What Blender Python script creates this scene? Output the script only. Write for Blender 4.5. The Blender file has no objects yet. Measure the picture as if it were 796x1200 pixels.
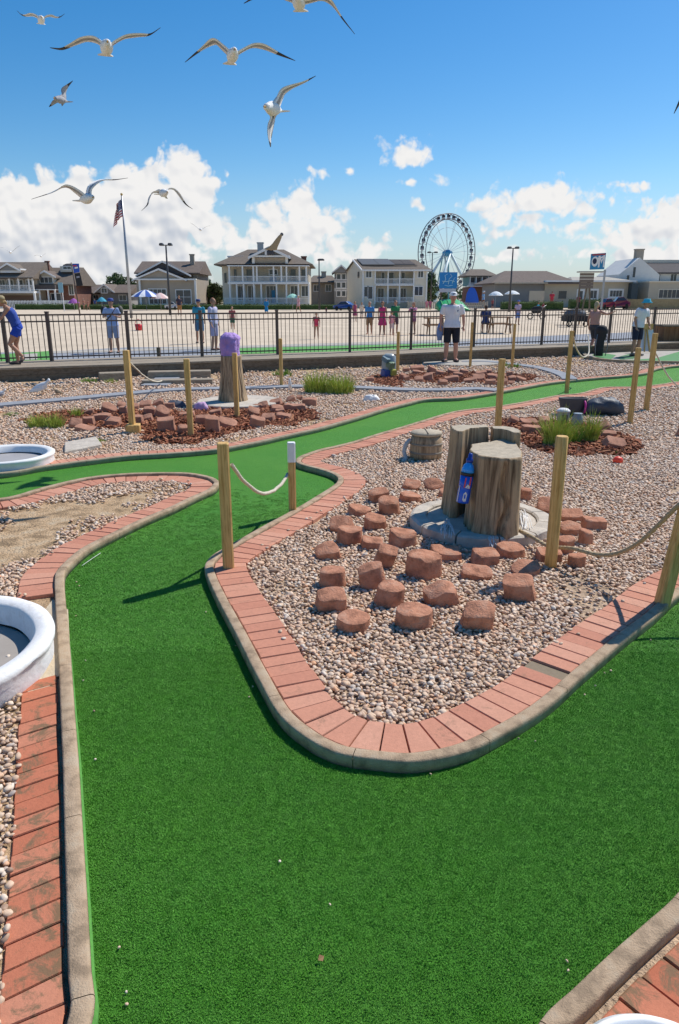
import bpy, bmesh, math, random
import numpy as np
from mathutils import Vector, Matrix, noise
from mathutils.geometry import tessellate_polygon
rnd = random.Random(11)
npr = np.random.default_rng(5)
SC = bpy.context.scene
COL = SC.collection
rad = math.radians
CAMH = 1.68
PITCH = math.atan(252/840.0)
_c, _s = math.cos(PITCH), math.sin(PITCH)

# ------------------------------------------------------------------ camera survey helpers
def ray(x, y):
    b = 600-y
    return (x-398, 840*_c+b*_s, -840*_s+b*_c)
def G(x, y, z=0.0):
    d = ray(x, y); t = (z-CAMH)/d[2]
    return Vector((d[0]*t, d[1]*t, z))
def AY(x, y, Y):
    d = ray(x, y); t = Y/d[1]
    return Vector((d[0]*t, Y, CAMH+d[2]*t))
def hx(x, Y): return AY(x, 348, Y).x
def hz(y, Y): return AY(398, y, Y).z

# ------------------------------------------------------------------ mesh builder
class MB:
    def __init__(s): s.v = []; s.f = []; s.m = []; s.sm = []
    def add(s, vs, fs, mi=0, smooth=False):
        o = len(s.v); s.v += [tuple(v) for v in vs]
        for f in fs:
            s.f.append(tuple(i+o for i in f)); s.m.append(mi); s.sm.append(smooth)
        return s
    def box(s, x0, x1, y0, y1, z0, z1, mi=0):
        return s.add([(x0,y0,z0),(x1,y0,z0),(x1,y1,z0),(x0,y1,z0),(x0,y0,z1),(x1,y0,z1),(x1,y1,z1),(x0,y1,z1)],
              [(0,3,2,1),(4,5,6,7),(0,1,5,4),(1,2,6,5),(2,3,7,6),(3,0,4,7)], mi)
    def obox(s, c, size, rz=0, mi=0, tilt=0):
        m = Matrix.Translation(c) @ Matrix.Rotation(rz, 4, 'Z') @ Matrix.Rotation(tilt, 4, 'X')
        a, b, h = [q/2 for q in size]
        vs = [m @ Vector(p) for p in ((-a,-b,-h),(a,-b,-h),(a,b,-h),(-a,b,-h),(-a,-b,h),(a,-b,h),(a,b,h),(-a,b,h))]
        return s.add(vs, [(0,3,2,1),(4,5,6,7),(0,1,5,4),(1,2,6,5),(2,3,7,6),(3,0,4,7)], mi)
    def beam(s, p0, p1, w, h=None, mi=0):
        h = h or w; p0 = Vector(p0); p1 = Vector(p1); d = (p1-p0).normalized()
        up = Vector((0,0,1)) if abs(d.z) < .95 else Vector((0,1,0))
        a = d.cross(up).normalized()*w/2; b = a.cross(d).normalized()*h/2
        vs = [p0-a-b, p0+a-b, p0+a+b, p0-a+b, p1-a-b, p1+a-b, p1+a+b, p1-a+b]
        return s.add(vs, [(0,3,2,1),(4,5,6,7),(0,1,5,4),(1,2,6,5),(2,3,7,6),(3,0,4,7)], mi)
    def loft(s, rings, mi=0, smooth=True, cap=True, closed=False):
        n = len(rings[0]); vs = [p for r in rings for p in r]; fs = []
        K = len(rings)
        for i in range(K if closed else K-1):
            for j in range(n):
                k = (j+1) % n; q = (i+1) % K
                fs.append((i*n+j, i*n+k, q*n+k, q*n+j))
        s.add(vs, fs, mi, smooth)
        if cap and not closed:
            o = len(s.v)-len(vs)
            s.f.append(tuple(o+j for j in range(n))[::-1]); s.m.append(mi); s.sm.append(False)
            s.f.append(tuple(o+(K-1)*n+j for j in range(n))); s.m.append(mi); s.sm.append(False)
        return s
    def tube(s, pts, r, n=8, mi=0, closed=False, smooth=True):
        pts = [Vector(p) for p in pts]; K = len(pts)
        rr = r if isinstance(r, (list, tuple)) else [r]*K
        rings = []; ref = None
        for i, p in enumerate(pts):
            a = pts[(i-1) % K] if (closed or i > 0) else p
            b = pts[(i+1) % K] if (closed or i < K-1) else p
            d = (b-a)
            d = d.normalized() if d.length > 1e-9 else Vector((0,0,1))
            if ref is None:
                ref = Vector((0,0,1)) if abs(d.z) < .9 else Vector((1,0,0))
            u = d.cross(ref).normalized(); w = u.cross(d).normalized(); ref = w
            q = rr[i]; qa, qb = q if isinstance(q, (tuple, list)) else (q, q)
            rings.append([p+u*qa*math.cos(2*math.pi*j/n)+w*qb*math.sin(2*math.pi*j/n) for j in range(n)])
        return s.loft(rings, mi, smooth, True, closed)
    def ell(s, c, r, n=14, m=8, mi=0, smooth=True, rot=None):
        rings = []
        for i in range(m+1):
            t = math.pi*(i/m); z = -math.cos(t); q = max(math.sin(t), .02)
            ring = [Vector((r[0]*q*math.cos(2*math.pi*j/n), r[1]*q*math.sin(2*math.pi*j/n), r[2]*z)) for j in range(n)]
            if rot: ring = [rot @ p for p in ring]
            rings.append([p+Vector(c) for p in ring])
        return s.loft(rings, mi, smooth)
    def lathe(s, prof, c, n=32, mi=0, smooth=True, cap=True):
        c = Vector(c)
        rings = [[c+Vector((r*math.cos(2*math.pi*j/n), r*math.sin(2*math.pi*j/n), z)) for j in range(n)] for r, z in prof]
        return s.loft(rings, mi, smooth, cap)
    def prism(s, poly, z0, z1, mi=0, smooth=False):
        n = len(poly)
        s.add([(p[0],p[1],z0) for p in poly]+[(p[0],p[1],z1) for p in poly],
              [tuple(range(n))[::-1], tuple(range(n, 2*n))]+[(i,(i+1)%n,n+(i+1)%n,n+i) for i in range(n)], mi, smooth)
        return s
    def ext(s, poly, y0, y1, mi=0):      # polygon in x,z extruded along y
        n = len(poly)
        return s.add([(p[0],y0,p[1]) for p in poly]+[(p[0],y1,p[1]) for p in poly],
              [tuple(range(n)), tuple(range(n, 2*n))[::-1]]+[(i,n+i,n+(i+1)%n,(i+1)%n) for i in range(n)], mi)
    def extx(s, poly, x0, x1, mi=0):     # polygon in y,z extruded along x
        n = len(poly)
        return s.add([(x0,p[0],p[1]) for p in poly]+[(x1,p[0],p[1]) for p in poly],
              [tuple(range(n)), tuple(range(n, 2*n))[::-1]]+[(i,n+i,n+(i+1)%n,(i+1)%n) for i in range(n)], mi)
    def build(s, name, mats, parent=None, bevel=0, seg=1, attr=None):
        off = parent_world(parent) if parent else Vector((0,0,0))
        me = bpy.data.meshes.new(name)
        me.from_pydata([(v[0]-off.x, v[1]-off.y, v[2]-off.z) for v in s.v], [], s.f)
        for m in (mats if isinstance(mats, (list, tuple)) else [mats]): me.materials.append(m)
        me.polygons.foreach_set('material_index', s.m)
        me.polygons.foreach_set('use_smooth', s.sm)
        if attr:
            a = me.attributes.new('tone', 'FLOAT', 'FACE'); a.data.foreach_set('value', attr)
        me.validate(); me.update()
        bm = bmesh.new(); bm.from_mesh(me); bmesh.ops.recalc_face_normals(bm, faces=bm.faces); bm.to_mesh(me); bm.free()
        o = bpy.data.objects.new(name, me); COL.objects.link(o)
        if parent: o.parent = parent
        if bevel:
            b = o.modifiers.new('bevel', 'BEVEL'); b.width = bevel; b.segments = seg; b.limit_method = 'ANGLE'; b.angle_limit = rad(40)
        return o
def parent_world(p):
    v = Vector((0,0,0))
    while p: v += Vector(p.location); p = p.parent
    return v
def tag(o, label=None, cat=None, group=None, kind=None):
    if label: o['label'] = label
    if cat: o['category'] = cat
    if group: o['group'] = group
    if kind: o['kind'] = kind
    return o
def thing(name, label, cat, loc=(0,0,0), group=None):
    o = bpy.data.objects.new(name, None); COL.objects.link(o); o.location = loc
    o.empty_display_size = .1
    return tag(o, label, cat, group)
def struct(name, mb, mat, **k): return tag(mb.build(name, mat, **k), kind='structure')

# ------------------------------------------------------------------ materials
def nodes(name):
    m = bpy.data.materials.new(name); m.use_nodes = True
    nt = m.node_tree; b = nt.nodes['Principled BSDF']
    return m, nt, b
def N(nt, typ, **k):
    n = nt.nodes.new(typ)
    for a, v in k.items():
        if a.startswith('i_'):
            key = a[2:]; key = int(key) if key.isdigit() else key.replace('_', ' ')
            n.inputs[key].default_value = v
        else: setattr(n, a, v)
    return n
def coords(nt, scale=(1,1,1), world=False):
    tc = N(nt, 'ShaderNodeNewGeometry') if world else N(nt, 'ShaderNodeTexCoord')
    mp = N(nt, 'ShaderNodeMapping'); mp.inputs['Scale'].default_value = scale
    nt.links.new(tc.outputs['Position' if world else 'Object'], mp.inputs[0])
    return mp.outputs[0]
def ramp(nt, fac, stops):
    r = N(nt, 'ShaderNodeValToRGB'); e = r.color_ramp.elements
    while len(e) < len(stops): e.new(.5)
    for i, (p, c) in enumerate(stops):
        e[i].position = p; e[i].color = (*c, 1) if len(c) == 3 else c
    nt.links.new(fac, r.inputs[0]); return r.outputs[0]
def mix(nt, fac, a, b, blend='MIX'):
    m = N(nt, 'ShaderNodeMix', data_type='RGBA', blend_type=blend)
    for sock, v in ((m.inputs[0], fac), (m.inputs[6], a), (m.inputs[7], b)):
        if hasattr(v, 'links'): nt.links.new(v, sock)
        elif isinstance(v, (int, float)): sock.default_value = v
        else: sock.default_value = (*v, 1) if len(v) == 3 else v
    return m.outputs[2]
def noi(nt, vec, scale, detail=6, rough=.6, dist=0):
    n = N(nt, 'ShaderNodeTexNoise', i_Scale=scale, i_Detail=detail, i_Roughness=rough, i_Distortion=dist)
    nt.links.new(vec, n.inputs['Vector']); return n.outputs['Fac']
def bump(nt, b, h, strength=.3, dist=.01, prev=None):
    n = N(nt, 'ShaderNodeBump', i_Strength=strength, i_Distance=dist)
    nt.links.new(h, n.inputs['Height'])
    if prev: nt.links.new(prev, n.inputs['Normal'])
    nt.links.new(n.outputs[0], b.inputs['Normal']); return n.outputs[0]
def mat(name, col, rough=.75, var=.18, scale=6, bmp=.25, bscale=60, bdist=.004, st=(1,1,1), col2=None, metal=0, world=False, spec=.5):
    m, nt, b = nodes(name); v = coords(nt, st, world)
    f = noi(nt, v, scale, 5)
    lo = tuple(max(0, c*(1-var)) for c in col); hi = tuple(min(1, c*(1+var)) for c in col)
    if col2: st_ = [(.36, lo), (.52, hi), (.68, col2)]
    else: st_ = [(.3, lo), (.7, hi)]
    nt.links.new(ramp(nt, f, st_), b.inputs['Base Color'])
    b.inputs['Roughness'].default_value = rough; b.inputs['Metallic'].default_value = metal
    b.inputs['Specular IOR Level'].default_value = spec
    if bmp: bump(nt, b, noi(nt, v, bscale, 4), bmp, bdist)
    return m
def hexc(r, g, b):
    f = lambda c: ((c/255+.055)/1.055)**2.4 if c > 10 else c/255/12.92
    return (f(r), f(g), f(b))

def mat_turf(name, c1, c2, world=True):
    m, nt, b = nodes(name); v = coords(nt, (1,1,1), True)
    big = noi(nt, v, 1.3, 4); fine = noi(nt, coords(nt, (420,160,1), True), 1, 3, .7); mid = noi(nt, v, 16, 4, .65)
    col = ramp(nt, mid, [(.3, c1), (.7, c2)])
    col = mix(nt, .55, col, ramp(nt, fine, [(.33, tuple(c*.45 for c in c1)), (.7, tuple(min(1, c*1.45) for c in c2))]))
    col = mix(nt, ramp(nt, big, [(.35, (0,0,0)), (.75, (.4,.4,.4))]), col, (c2[0]*1.9, c2[1]*1.15, c2[2]*1.6))
    nt.links.new(col, b.inputs['Base Color']); b.inputs['Roughness'].default_value = .75
    b.inputs['Specular IOR Level'].default_value = .25
    bump(nt, b, fine, .9, .012)
    return m
def mat_inst(name, stops, rough=.7, bmp=.2, patch=None):
    m, nt, b = nodes(name)
    oi = N(nt, 'ShaderNodeObjectInfo')
    v = coords(nt)
    col = ramp(nt, oi.outputs['Random'], stops)
    nt.nodes[-1].color_ramp.interpolation = 'LINEAR'
    col = mix(nt, .35, col, ramp(nt, noi(nt, v, 3, 5), [(.3, (.45,.4,.36)), (.7, (1,1,1))]), 'MULTIPLY')
    if patch:
        wv = coords(nt, (1,1,1), True)
        col = mix(nt, ramp(nt, noi(nt, wv, 2.2, 5, .6), [(.42, (0,0,0)), (.72, (.55,.55,.55))]), col, patch)
        col = mix(nt, ramp(nt, noi(nt, wv, 14, 4, .6), [(.35, (.45,.45,.45)), (.6, (0,0,0))]), col, tuple(c*.75 for c in patch))
    nt.links.new(col, b.inputs['Base Color']); b.inputs['Roughness'].default_value = rough
    b.inputs['Specular IOR Level'].default_value = .35
    return m
def mat_tone(name, stops, dirt=(.2,.15,.1), dirtamt=.5, rough=.85, lo=.57):
    m, nt, b = nodes(name); v = coords(nt, (1,1,1), True)
    at = N(nt, 'ShaderNodeAttribute', attribute_name='tone')
    col = ramp(nt, at.outputs['Fac'], stops)
    col = mix(nt, .5, col, ramp(nt, noi(nt, v, 55, 5, .7), [(.25, (.55,.55,.55)), (.75, (1.0,1.0,1.0))]), 'MULTIPLY')
    d = noi(nt, v, 9, 7, .75, .6)
    nt.links.new(mix(nt, ramp(nt, d, [(lo, (0,0,0)), (lo+.09, (dirtamt,)*3)]), col, dirt), b.inputs['Base Color'])
    b.inputs['Roughness'].default_value = rough; b.inputs['Specular IOR Level'].default_value = .3
    bump(nt, b, noi(nt, v, 130, 5, .7), .5, .004)
    return m
def mat_wood(name, c1, c2, knots=True, grain=70, rough=.75, vert=True):
    m, nt, b = nodes(name); v = coords(nt, (1,1,.06) if vert else (.06,1,1))
    oi = N(nt, 'ShaderNodeObjectInfo')
    g = noi(nt, v, grain, 5, .65, .8)
    col = ramp(nt, g, [(.3, c2), (.55, c1), (.8, tuple(min(1, c*1.15) for c in c1))])
    if knots:
        vo = N(nt, 'ShaderNodeTexVoronoi', i_Scale=5.5, i_Randomness=1.0)
        nt.links.new(coords(nt, (1,1,.55) if vert else (.55,1,1)), vo.inputs['Vector'])
        col = mix(nt, ramp(nt, vo.outputs['Distance'], [(.06, (.85,)*3), (.13, (0,0,0))]), col, tuple(c*.25 for c in c2))
    big = noi(nt, coords(nt), 5, 4)
    col = mix(nt, .5, col, ramp(nt, big, [(.3, (.72,.7,.66)), (.65, (1,1,1))]), 'MULTIPLY')
    nt.links.new(col, b.inputs['Base Color']); b.inputs['Roughness'].default_value = rough
    b.inputs['Specular IOR Level'].default_value = .3
    bump(nt, b, g, .5, .004)
    return m
def plain(name, col, rough=.6, metal=0, spec=.5):
    return mat(name, col, rough, .07, 9, .12, 80, .002, metal=metal, spec=spec)

M = {}
M['turf'] = mat_turf('turf', (.045,.205,.012), (.075,.29,.024))
M['turf_edge'] = mat('turf_edge', (.10,.30,.05), .8, .2, 60)
M['sand'] = mat('beach_sand', (.60,.49,.365), .95, .13, .35, .5, 30, .02, world=True, spec=.15)
M['gravel_base'] = mat('gravel_base', (.48,.35,.24), .95, .35, 22, .9, 45, .03, world=True, spec=.15)
M['dirt'] = mat('dirt', (.44,.30,.175), .95, .3, 7, .9, 60, .03, (1,1,1), (.58,.45,.30), world=True, spec=.15)
M['pebble'] = mat_inst('pebble', [(0, (.34,.22,.15)), (.14, (.56,.38,.255)), (.3, (.74,.54,.375)), (.45, (.62,.43,.295)), (.58, (.80,.62,.46)), (.7, (.72,.44,.27)), (.8, (.52,.43,.36)), (.9, (.84,.71,.57)), (1, (.78,.40,.20))], .6)
M['mulch_chip'] = mat_inst('mulch_chip', [(0, (.16,.05,.025)), (.35, (.34,.115,.055)), (.7, (.44,.17,.085)), (1, (.52,.25,.13))], .9)
M['mulch_base'] = mat('mulch_base', (.26,.09,.05), .95, .4, 30, .9, 60, .03, world=True)
M['blade'] = mat_inst('turf_blade', [(0, (.06,.23,.010)), (.5, (.09,.34,.018)), (1, (.15,.44,.04))], .6, patch=(.13,.36,.05))
M['brick'] = mat_tone('brick', [(0, (.50,.155,.08)), (.5, (.57,.20,.11)), (.9, (.60,.245,.145)), (.96, (.30,.22,.14)), (1, (.27,.21,.14))], (.17,.12,.065), .85, lo=.50)
M['brick_far'] = mat_tone('brick_clean', [(0, (.56,.235,.15)), (.5, (.62,.28,.18)), (.9, (.66,.33,.22)), (.96, (.30,.22,.14)), (1, (.27,.21,.14))], (.2,.13,.08), .45)
M['kerb'] = mat('kerb_concrete', (.36,.26,.17), .9, .22, 14, .7, 170, .006, (1,1,1), (.46,.36,.25), world=True, spec=.2)
M['kerb_far'] = mat('kerb_concrete_pale', (.33,.275,.19), .9, .18, 14, .6, 120, .006, world=True, spec=.2)
M['conc'] = mat('concrete', (.42,.385,.33), .9, .16, 7, .4, 90, .006, world=True, spec=.2)
M['conc_grey'] = mat('concrete_grey', (.28,.29,.31), .9, .12, 5, .3, 60, .006, world=True, spec=.2)
M['stone_disc'] = mat('carved_concrete', (.52,.46,.385), .9, .2, 9, .7, 60, .008, spec=.2)
M['rock'] = mat('red_stone', (.42,.195,.12), .95, .22, 14, .8, 75, .01, (1,1,1), (.54,.30,.20), world=True, spec=.15)
M['rock_dark'] = mat('red_stone_dark', (.42,.215,.145), .95, .25, 8, .8, 60, .01, world=True, spec=.15)
M['pine'] = mat_wood('pine_post', (.70,.445,.165), (.42,.225,.06))
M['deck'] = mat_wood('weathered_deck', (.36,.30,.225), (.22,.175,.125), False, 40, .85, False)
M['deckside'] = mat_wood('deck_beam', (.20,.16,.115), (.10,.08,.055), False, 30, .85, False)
M['drift'] = mat_wood('carved_stump', (.47,.335,.205), (.12,.075,.042), False, 26, .9)
M['drifttop'] = mat('stump_top', (.43,.36,.26), .9, .2, 20, .6, 60, .008)
M['rope'] = mat('rope', (.62,.55,.43), .9, .15, 90, .8, 260, .004)
M['ropetan'] = mat('rope_tan', (.42,.32,.19), .9, .2, 90, .8, 260, .004)
M['white'] = plain('white_paint', (.78,.77,.75))
M['whitewash'] = mat('whitewashed_concrete', (.78,.76,.73), .8, .04, 14, .4, 45, .006, (1,1,1), (.68,.64,.60))
M['fence'] = plain('fence_bronze', (.105,.068,.052), .5)
M['metal'] = plain('grey_metal', (.35,.36,.38), .4, .6)
M['darkmetal'] = plain('dark_metal', (.06,.06,.065), .5, .3)
M['glass'] = mat('window_glass', (.05,.06,.075), .12, .3, .6, 0)
M['black'] = plain('black_fabric', (.02,.02,.023), .8)
M['tarp'] = mat('dark_cover', (.045,.06,.085), .55, .2, 6, .6, 12, .02)
M['beige'] = mat('beige_siding', (.46,.41,.32), .85, .05, 1, .3, 3, .02)
M['cream'] = mat('cream_siding', (.66,.61,.50), .85, .05, 1, .2, 3, .02)
M['taupe'] = mat('taupe_siding', (.36,.31,.25), .85, .06, 1, .2, 3, .02)
M['greysid'] = mat('grey_siding', (.25,.25,.25), .85, .06, 1, .2, 3, .02)
M['brickwall'] = mat('brown_brick_wall', (.2,.095,.07), .9, .25, 3, .3, 6, .02)
M['shingle'] = mat('roof_shingle', (.17,.135,.105), .95, .2, 2.5, .5, 5, .05)
M['shingle_dark'] = mat('roof_shingle_dark', (.085,.075,.075), .95, .2, 2.5, .5, 5, .05)
M['shingle_red'] = mat('roof_shingle_brown', (.155,.118,.095), .95, .2, 2.5, .5, 5, .05)
M['trim'] = plain('white_trim', (.74,.74,.73))
M['whitesid'] = mat('white_siding', (.66,.65,.62), .85, .05, 1, .2, 3, .02)
M['solar'] = plain('solar_panel', (.16,.15,.13), .35)
M['hedge'] = mat('hedge_leaf', (.06,.10,.022), .9, .5, 6, .9, 8, .2)
M['leaf'] = mat('leaf', (.06,.105,.03), .8, .5, 1.2, 0)
M['leaf2'] = mat('leaf_olive', (.10,.125,.04), .8, .45, 1.2, 0)
M['bark'] = mat('bark', (.12,.09,.065), .95, .3, 8)
M['blade_y'] = mat('tuft_blade', (.33,.40,.06), .8, .4, 14, 0, st=(1,1,1), col2=(.50,.48,.14))
M['blade_g'] = mat('tuft_blade_green', (.22,.36,.05), .8, .4, 14, 0)
def C(name, col, rough=.7):
    if name not in M: M[name] = plain(name, col, rough)
    return M[name]
# ------------------------------------------------------------------ camera, light, sky
cam_d = bpy.data.cameras.new('camera'); cam = bpy.data.objects.new('camera', cam_d); COL.objects.link(cam)
cam.location = (0,0,CAMH); cam.rotation_euler = (math.pi/2-PITCH, 0, 0)
cam_d.sensor_fit = 'VERTICAL'; cam_d.sensor_height = 36; cam_d.lens = 36*840/1200.0
cam_d.clip_start = .05; cam_d.clip_end = 4000
SC.camera = cam
SUN_EL, SUN_AZ = rad(51), math.atan2(.515, .44)
sd = bpy.data.lights.new('sun', 'SUN'); sd.energy = 4.3; sd.angle = rad(.5); sd.color = (1,.955,.88)
so = bpy.data.objects.new('sun', sd); COL.objects.link(so)
sdir = Vector((math.sin(SUN_AZ)*math.cos(SUN_EL), math.cos(SUN_AZ)*math.cos(SUN_EL), math.sin(SUN_EL)))
so.rotation_euler = sdir.to_track_quat('Z', 'Y').to_euler()
so.location = sdir*50
W = bpy.data.worlds.new('World'); SC.world = W; W.use_nodes = True
wt = W.node_tree; wt.nodes.clear()
out = wt.nodes.new('ShaderNodeOutputWorld'); bg = wt.nodes.new('ShaderNodeBackground')
wt.links.new(bg.outputs[0], out.inputs[0])
sky = wt.nodes.new('ShaderNodeTexSky'); sky.sky_type = 'NISHITA'; sky.sun_disc = False
sky.sun_elevation = SUN_EL; sky.sun_rotation = SUN_AZ; sky.altitude = 0
sky.air_density = 1.0; sky.dust_density = .35; sky.ozone_density = 3.0
SKY_STR = .105
bg.inputs['Strength'].default_value = SKY_STR
# clouds: round puffs on a far dome, direction based (gnomonic about north), broken up with fractal noise
tcw = wt.nodes.new('ShaderNodeTexCoord')
sep = wt.nodes.new('ShaderNodeSeparateXYZ'); wt.links.new(tcw.outputs['Generated'], sep.inputs[0])
def wm(op, a, b=None, c=None, clamp=False, nt=None):
    nt = nt or wt
    n = nt.nodes.new('ShaderNodeMath'); n.operation = op; n.use_clamp = clamp
    for i, v in enumerate((a, b, c)):
        if v is None: continue
        if hasattr(v, 'links'): nt.links.new(v, n.inputs[i])
        else: n.inputs[i].default_value = v
    return n.outputs[0]
ysafe = wm('MAXIMUM', sep.outputs[1], .02)
cu = wm('DIVIDE', sep.outputs[0], ysafe); cv = wm('DIVIDE', sep.outputs[2], ysafe)
cmb = wt.nodes.new('ShaderNodeCombineXYZ'); wt.links.new(cu, cmb.inputs[0]); wt.links.new(cv, cmb.inputs[1])
# px x, px y, half-width, half-height
PUFF = [(20,262,70,55),(60,240,45,42),(100,238,48,45),(140,225,40,36),(175,215,34,34),(212,203,34,36),(240,226,30,26),(205,240,60,45),
 (150,262,90,50),(60,290,110,55),(160,305,110,40),(245,272,38,30),(275,290,30,20),(322,250,30,24),(352,240,30,28),(382,262,34,26),(340,280,70,34),
 (430,290,50,18),(395,300,70,20),(475,180,32,17),(460,186,18,9),(370,202,20,9),(408,195,8,6),(523,210,18,8),(477,215,13,5),(488,241,10,5),(272,203,6,5),
 (562,240,34,12),(600,243,44,18),(640,232,50,20),(672,238,24,15),(618,256,60,14),(640,264,34,9),(676,263,28,9),(592,273,24,9),(570,282,20,7),(655,290,30,7),
 (728,217,30,8),(756,216,12,6),(716,239,11,8),(745,262,38,16),(780,240,44,17),(775,268,60,22),(730,280,60,14),(770,300,70,22),(700,300,50,9),(520,262,14,8),(590,300,60,8)]
grp = bpy.data.node_groups.new('puffs', 'ShaderNodeTree')
grp.interface.new_socket('P', in_out='INPUT', socket_type='NodeSocketVector')
grp.interface.new_socket('D', in_out='OUTPUT', socket_type='NodeSocketFloat')
grp.interface.new_socket('V', in_out='INPUT', socket_type='NodeSocketVector')
gi = grp.nodes.new('NodeGroupInput'); go = grp.nodes.new('NodeGroupOutput')
def gl(a, b): grp.links.new(a, b)
nzw = wt.nodes.new('ShaderNodeTexNoise'); nzw.noise_dimensions = '2D'; nzw.inputs['Scale'].default_value = 20; nzw.inputs['Detail'].default_value = 3; nzw.inputs['Roughness'].default_value = .5; wt.links.new(cmb.outputs[0], nzw.inputs['Vector'])
vs = grp.nodes.new('ShaderNodeVectorMath'); vs.operation = 'SUBTRACT'; gl(gi.outputs[1], vs.inputs[0]); vs.inputs[1].default_value = (.5,.5,.5)
vm = grp.nodes.new('ShaderNodeVectorMath'); vm.operation = 'MULTIPLY_ADD'; gl(vs.outputs[0], vm.inputs[0]); vm.inputs[1].default_value = (.035,.022,0); gl(gi.outputs[0], vm.inputs[2])
acc = None
for (px, py, rx, ry) in PUFF:
    g_ = 1.18 if px > 440 else .93; rx *= g_; ry *= g_
    d = ray(px, py); u, v = d[0]/d[1], d[2]/d[1]
    k = 1/ (840*_c+(600-py)*_s)
    ia, ib = 1/(rx*1.12*k), 1/(ry*1.12*k)
    b = grp.nodes.new('ShaderNodeVectorMath'); b.operation = 'MULTIPLY_ADD'; gl(vm.outputs[0], b.inputs[0]); b.inputs[1].default_value = (ia, ib, 0); b.inputs[2].default_value = (-u*ia, -v*ib, 0)
    l = grp.nodes.new('ShaderNodeVectorMath'); l.operation = 'LENGTH'; gl(b.outputs[0], l.inputs[0])
    o_ = wm('MULTIPLY_ADD', l.outputs['Value'], -max(min(rx, ry), 13)/26.0, max(min(rx, ry), 13)/26.0, nt=grp)   # softness in step with size
    acc = o_ if acc is None else wm('SMOOTH_MAX', acc, o_, .12, nt=grp)
gl(acc, go.inputs[0])
def cloudfield(vec):
    g = wt.nodes.new('ShaderNodeGroup'); g.node_tree = grp; wt.links.new(vec, g.inputs[0]); wt.links.new(nzw.outputs['Color'], g.inputs[1]); return g.outputs[0]
def fbm(vec, detail):
    n2 = wt.nodes.new('ShaderNodeTexNoise'); n2.noise_dimensions = '2D'; n2.inputs['Scale'].default_value = 38; n2.inputs['Detail'].default_value = detail; n2.inputs['Roughness'].default_value = .52
    wt.links.new(vec, n2.inputs['Vector']); return n2.outputs['Fac']
v2 = wt.nodes.new('ShaderNodeTexVoronoi'); v2.voronoi_dimensions = '2D'; v2.inputs['Scale'].default_value = 50; v2.inputs['Detail'].default_value = 2; v2.inputs['Roughness'].default_value = .5
vmix = wt.nodes.new('ShaderNodeVectorMath'); vmix.operation = 'MULTIPLY_ADD'; wt.links.new(nzw.outputs['Color'], vmix.inputs[0]); vmix.inputs[1].default_value = (.03,.03,0); wt.links.new(cmb.outputs[0], vmix.inputs[2])
wt.links.new(vmix.outputs[0], v2.inputs['Vector'])
off = wt.nodes.new('ShaderNodeVectorMath'); off.operation = 'ADD'; wt.links.new(cmb.outputs[0], off.inputs[0]); off.inputs[1].default_value = (.018,.042,0)
off2 = wt.nodes.new('ShaderNodeVectorMath'); off2.operation = 'ADD'; wt.links.new(cmb.outputs[0], off2.inputs[0]); off2.inputs[1].default_value = (.0035,.007,0)
f0 = fbm(cmb.outputs[0], 7); f0s = fbm(cmb.outputs[0], 1.5); f1 = fbm(off2.outputs[0], 1.5)
e0 = wm('ADD', wm('MULTIPLY_ADD', f0, .95, -.50), wm('MULTIPLY_ADD', v2.outputs['Distance'], -.42, .20))
d0 = wm('ADD', cloudfield(cmb.outputs[0]), e0); d1 = wm('ADD', cloudfield(off.outputs[0]), wm('MULTIPLY_ADD', f1, 1.3, -.62))
def mr(v, a, b, c=0, d=1, sm=True):
    n = wt.nodes.new('ShaderNodeMapRange'); n.interpolation_type = 'SMOOTHSTEP' if sm else 'LINEAR'
    wt.links.new(v, n.inputs[0]); n.inputs[1].default_value = a; n.inputs[2].default_value = b; n.inputs[3].default_value = c; n.inputs[4].default_value = d
    return n.outputs[0]
mask = mr(d0, .0, .40)
inside = wm('MULTIPLY', mask, mr(sep.outputs[1], .02, .1))
lit = wm('ADD', mr(d1, .2, 2.0, 1, .40), wm('MULTIPLY', wm('SUBTRACT', f0s, f1), 1.0), clamp=True)
def wmix(f, a, b):
    m = wt.nodes.new('ShaderNodeMix'); m.data_type = 'RGBA'
    for s_, v in ((m.inputs[0], f), (m.inputs[6], a), (m.inputs[7], b)):
        if hasattr(v, 'links'): wt.links.new(v, s_)
        elif isinstance(v, (int, float)): s_.default_value = v
        else: s_.default_value = (*v, 1)
    return m.outputs[2]
KC = 1/SKY_STR
ccol = wmix(wm('SUBTRACT', 1, lit), tuple(.80*KC*q for q in (1,.99,.98)), tuple(.42*KC*q for q in (.86,1,1.24)))
# air light whitens the lowest few degrees of the sky, as over the sea
hz_f = mr(cv, .0, .17, .60, 0)
hs = wt.nodes.new('ShaderNodeHueSaturation'); hs.inputs['Saturation'].default_value = 1.42; hs.inputs['Value'].default_value = 1.06; wt.links.new(sky.outputs[0], hs.inputs['Color'])
skyc = wmix(hz_f, hs.outputs[0], tuple(.52*KC*q for q in (.66,.85,1.13)))
wt.links.new(wmix(inside, skyc, ccol), bg.inputs['Color'])
vsx = SC.view_settings; vsx.view_transform = 'Standard'; vsx.look = 'None'; vsx.gamma = 1; vsx.exposure = 0.16; vsx.use_curve_mapping = False
SC.render.engine = 'CYCLES'

cy = SC.cycles; cy.max_bounces = 5; cy.diffuse_bounces = 3; cy.glossy_bounces = 2; cy.transmission_bounces = 4; cy.transparent_max_bounces = 6
W.cycles.sampling_method = 'MANUAL'; W.cycles.sample_map_resolution = 512
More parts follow.
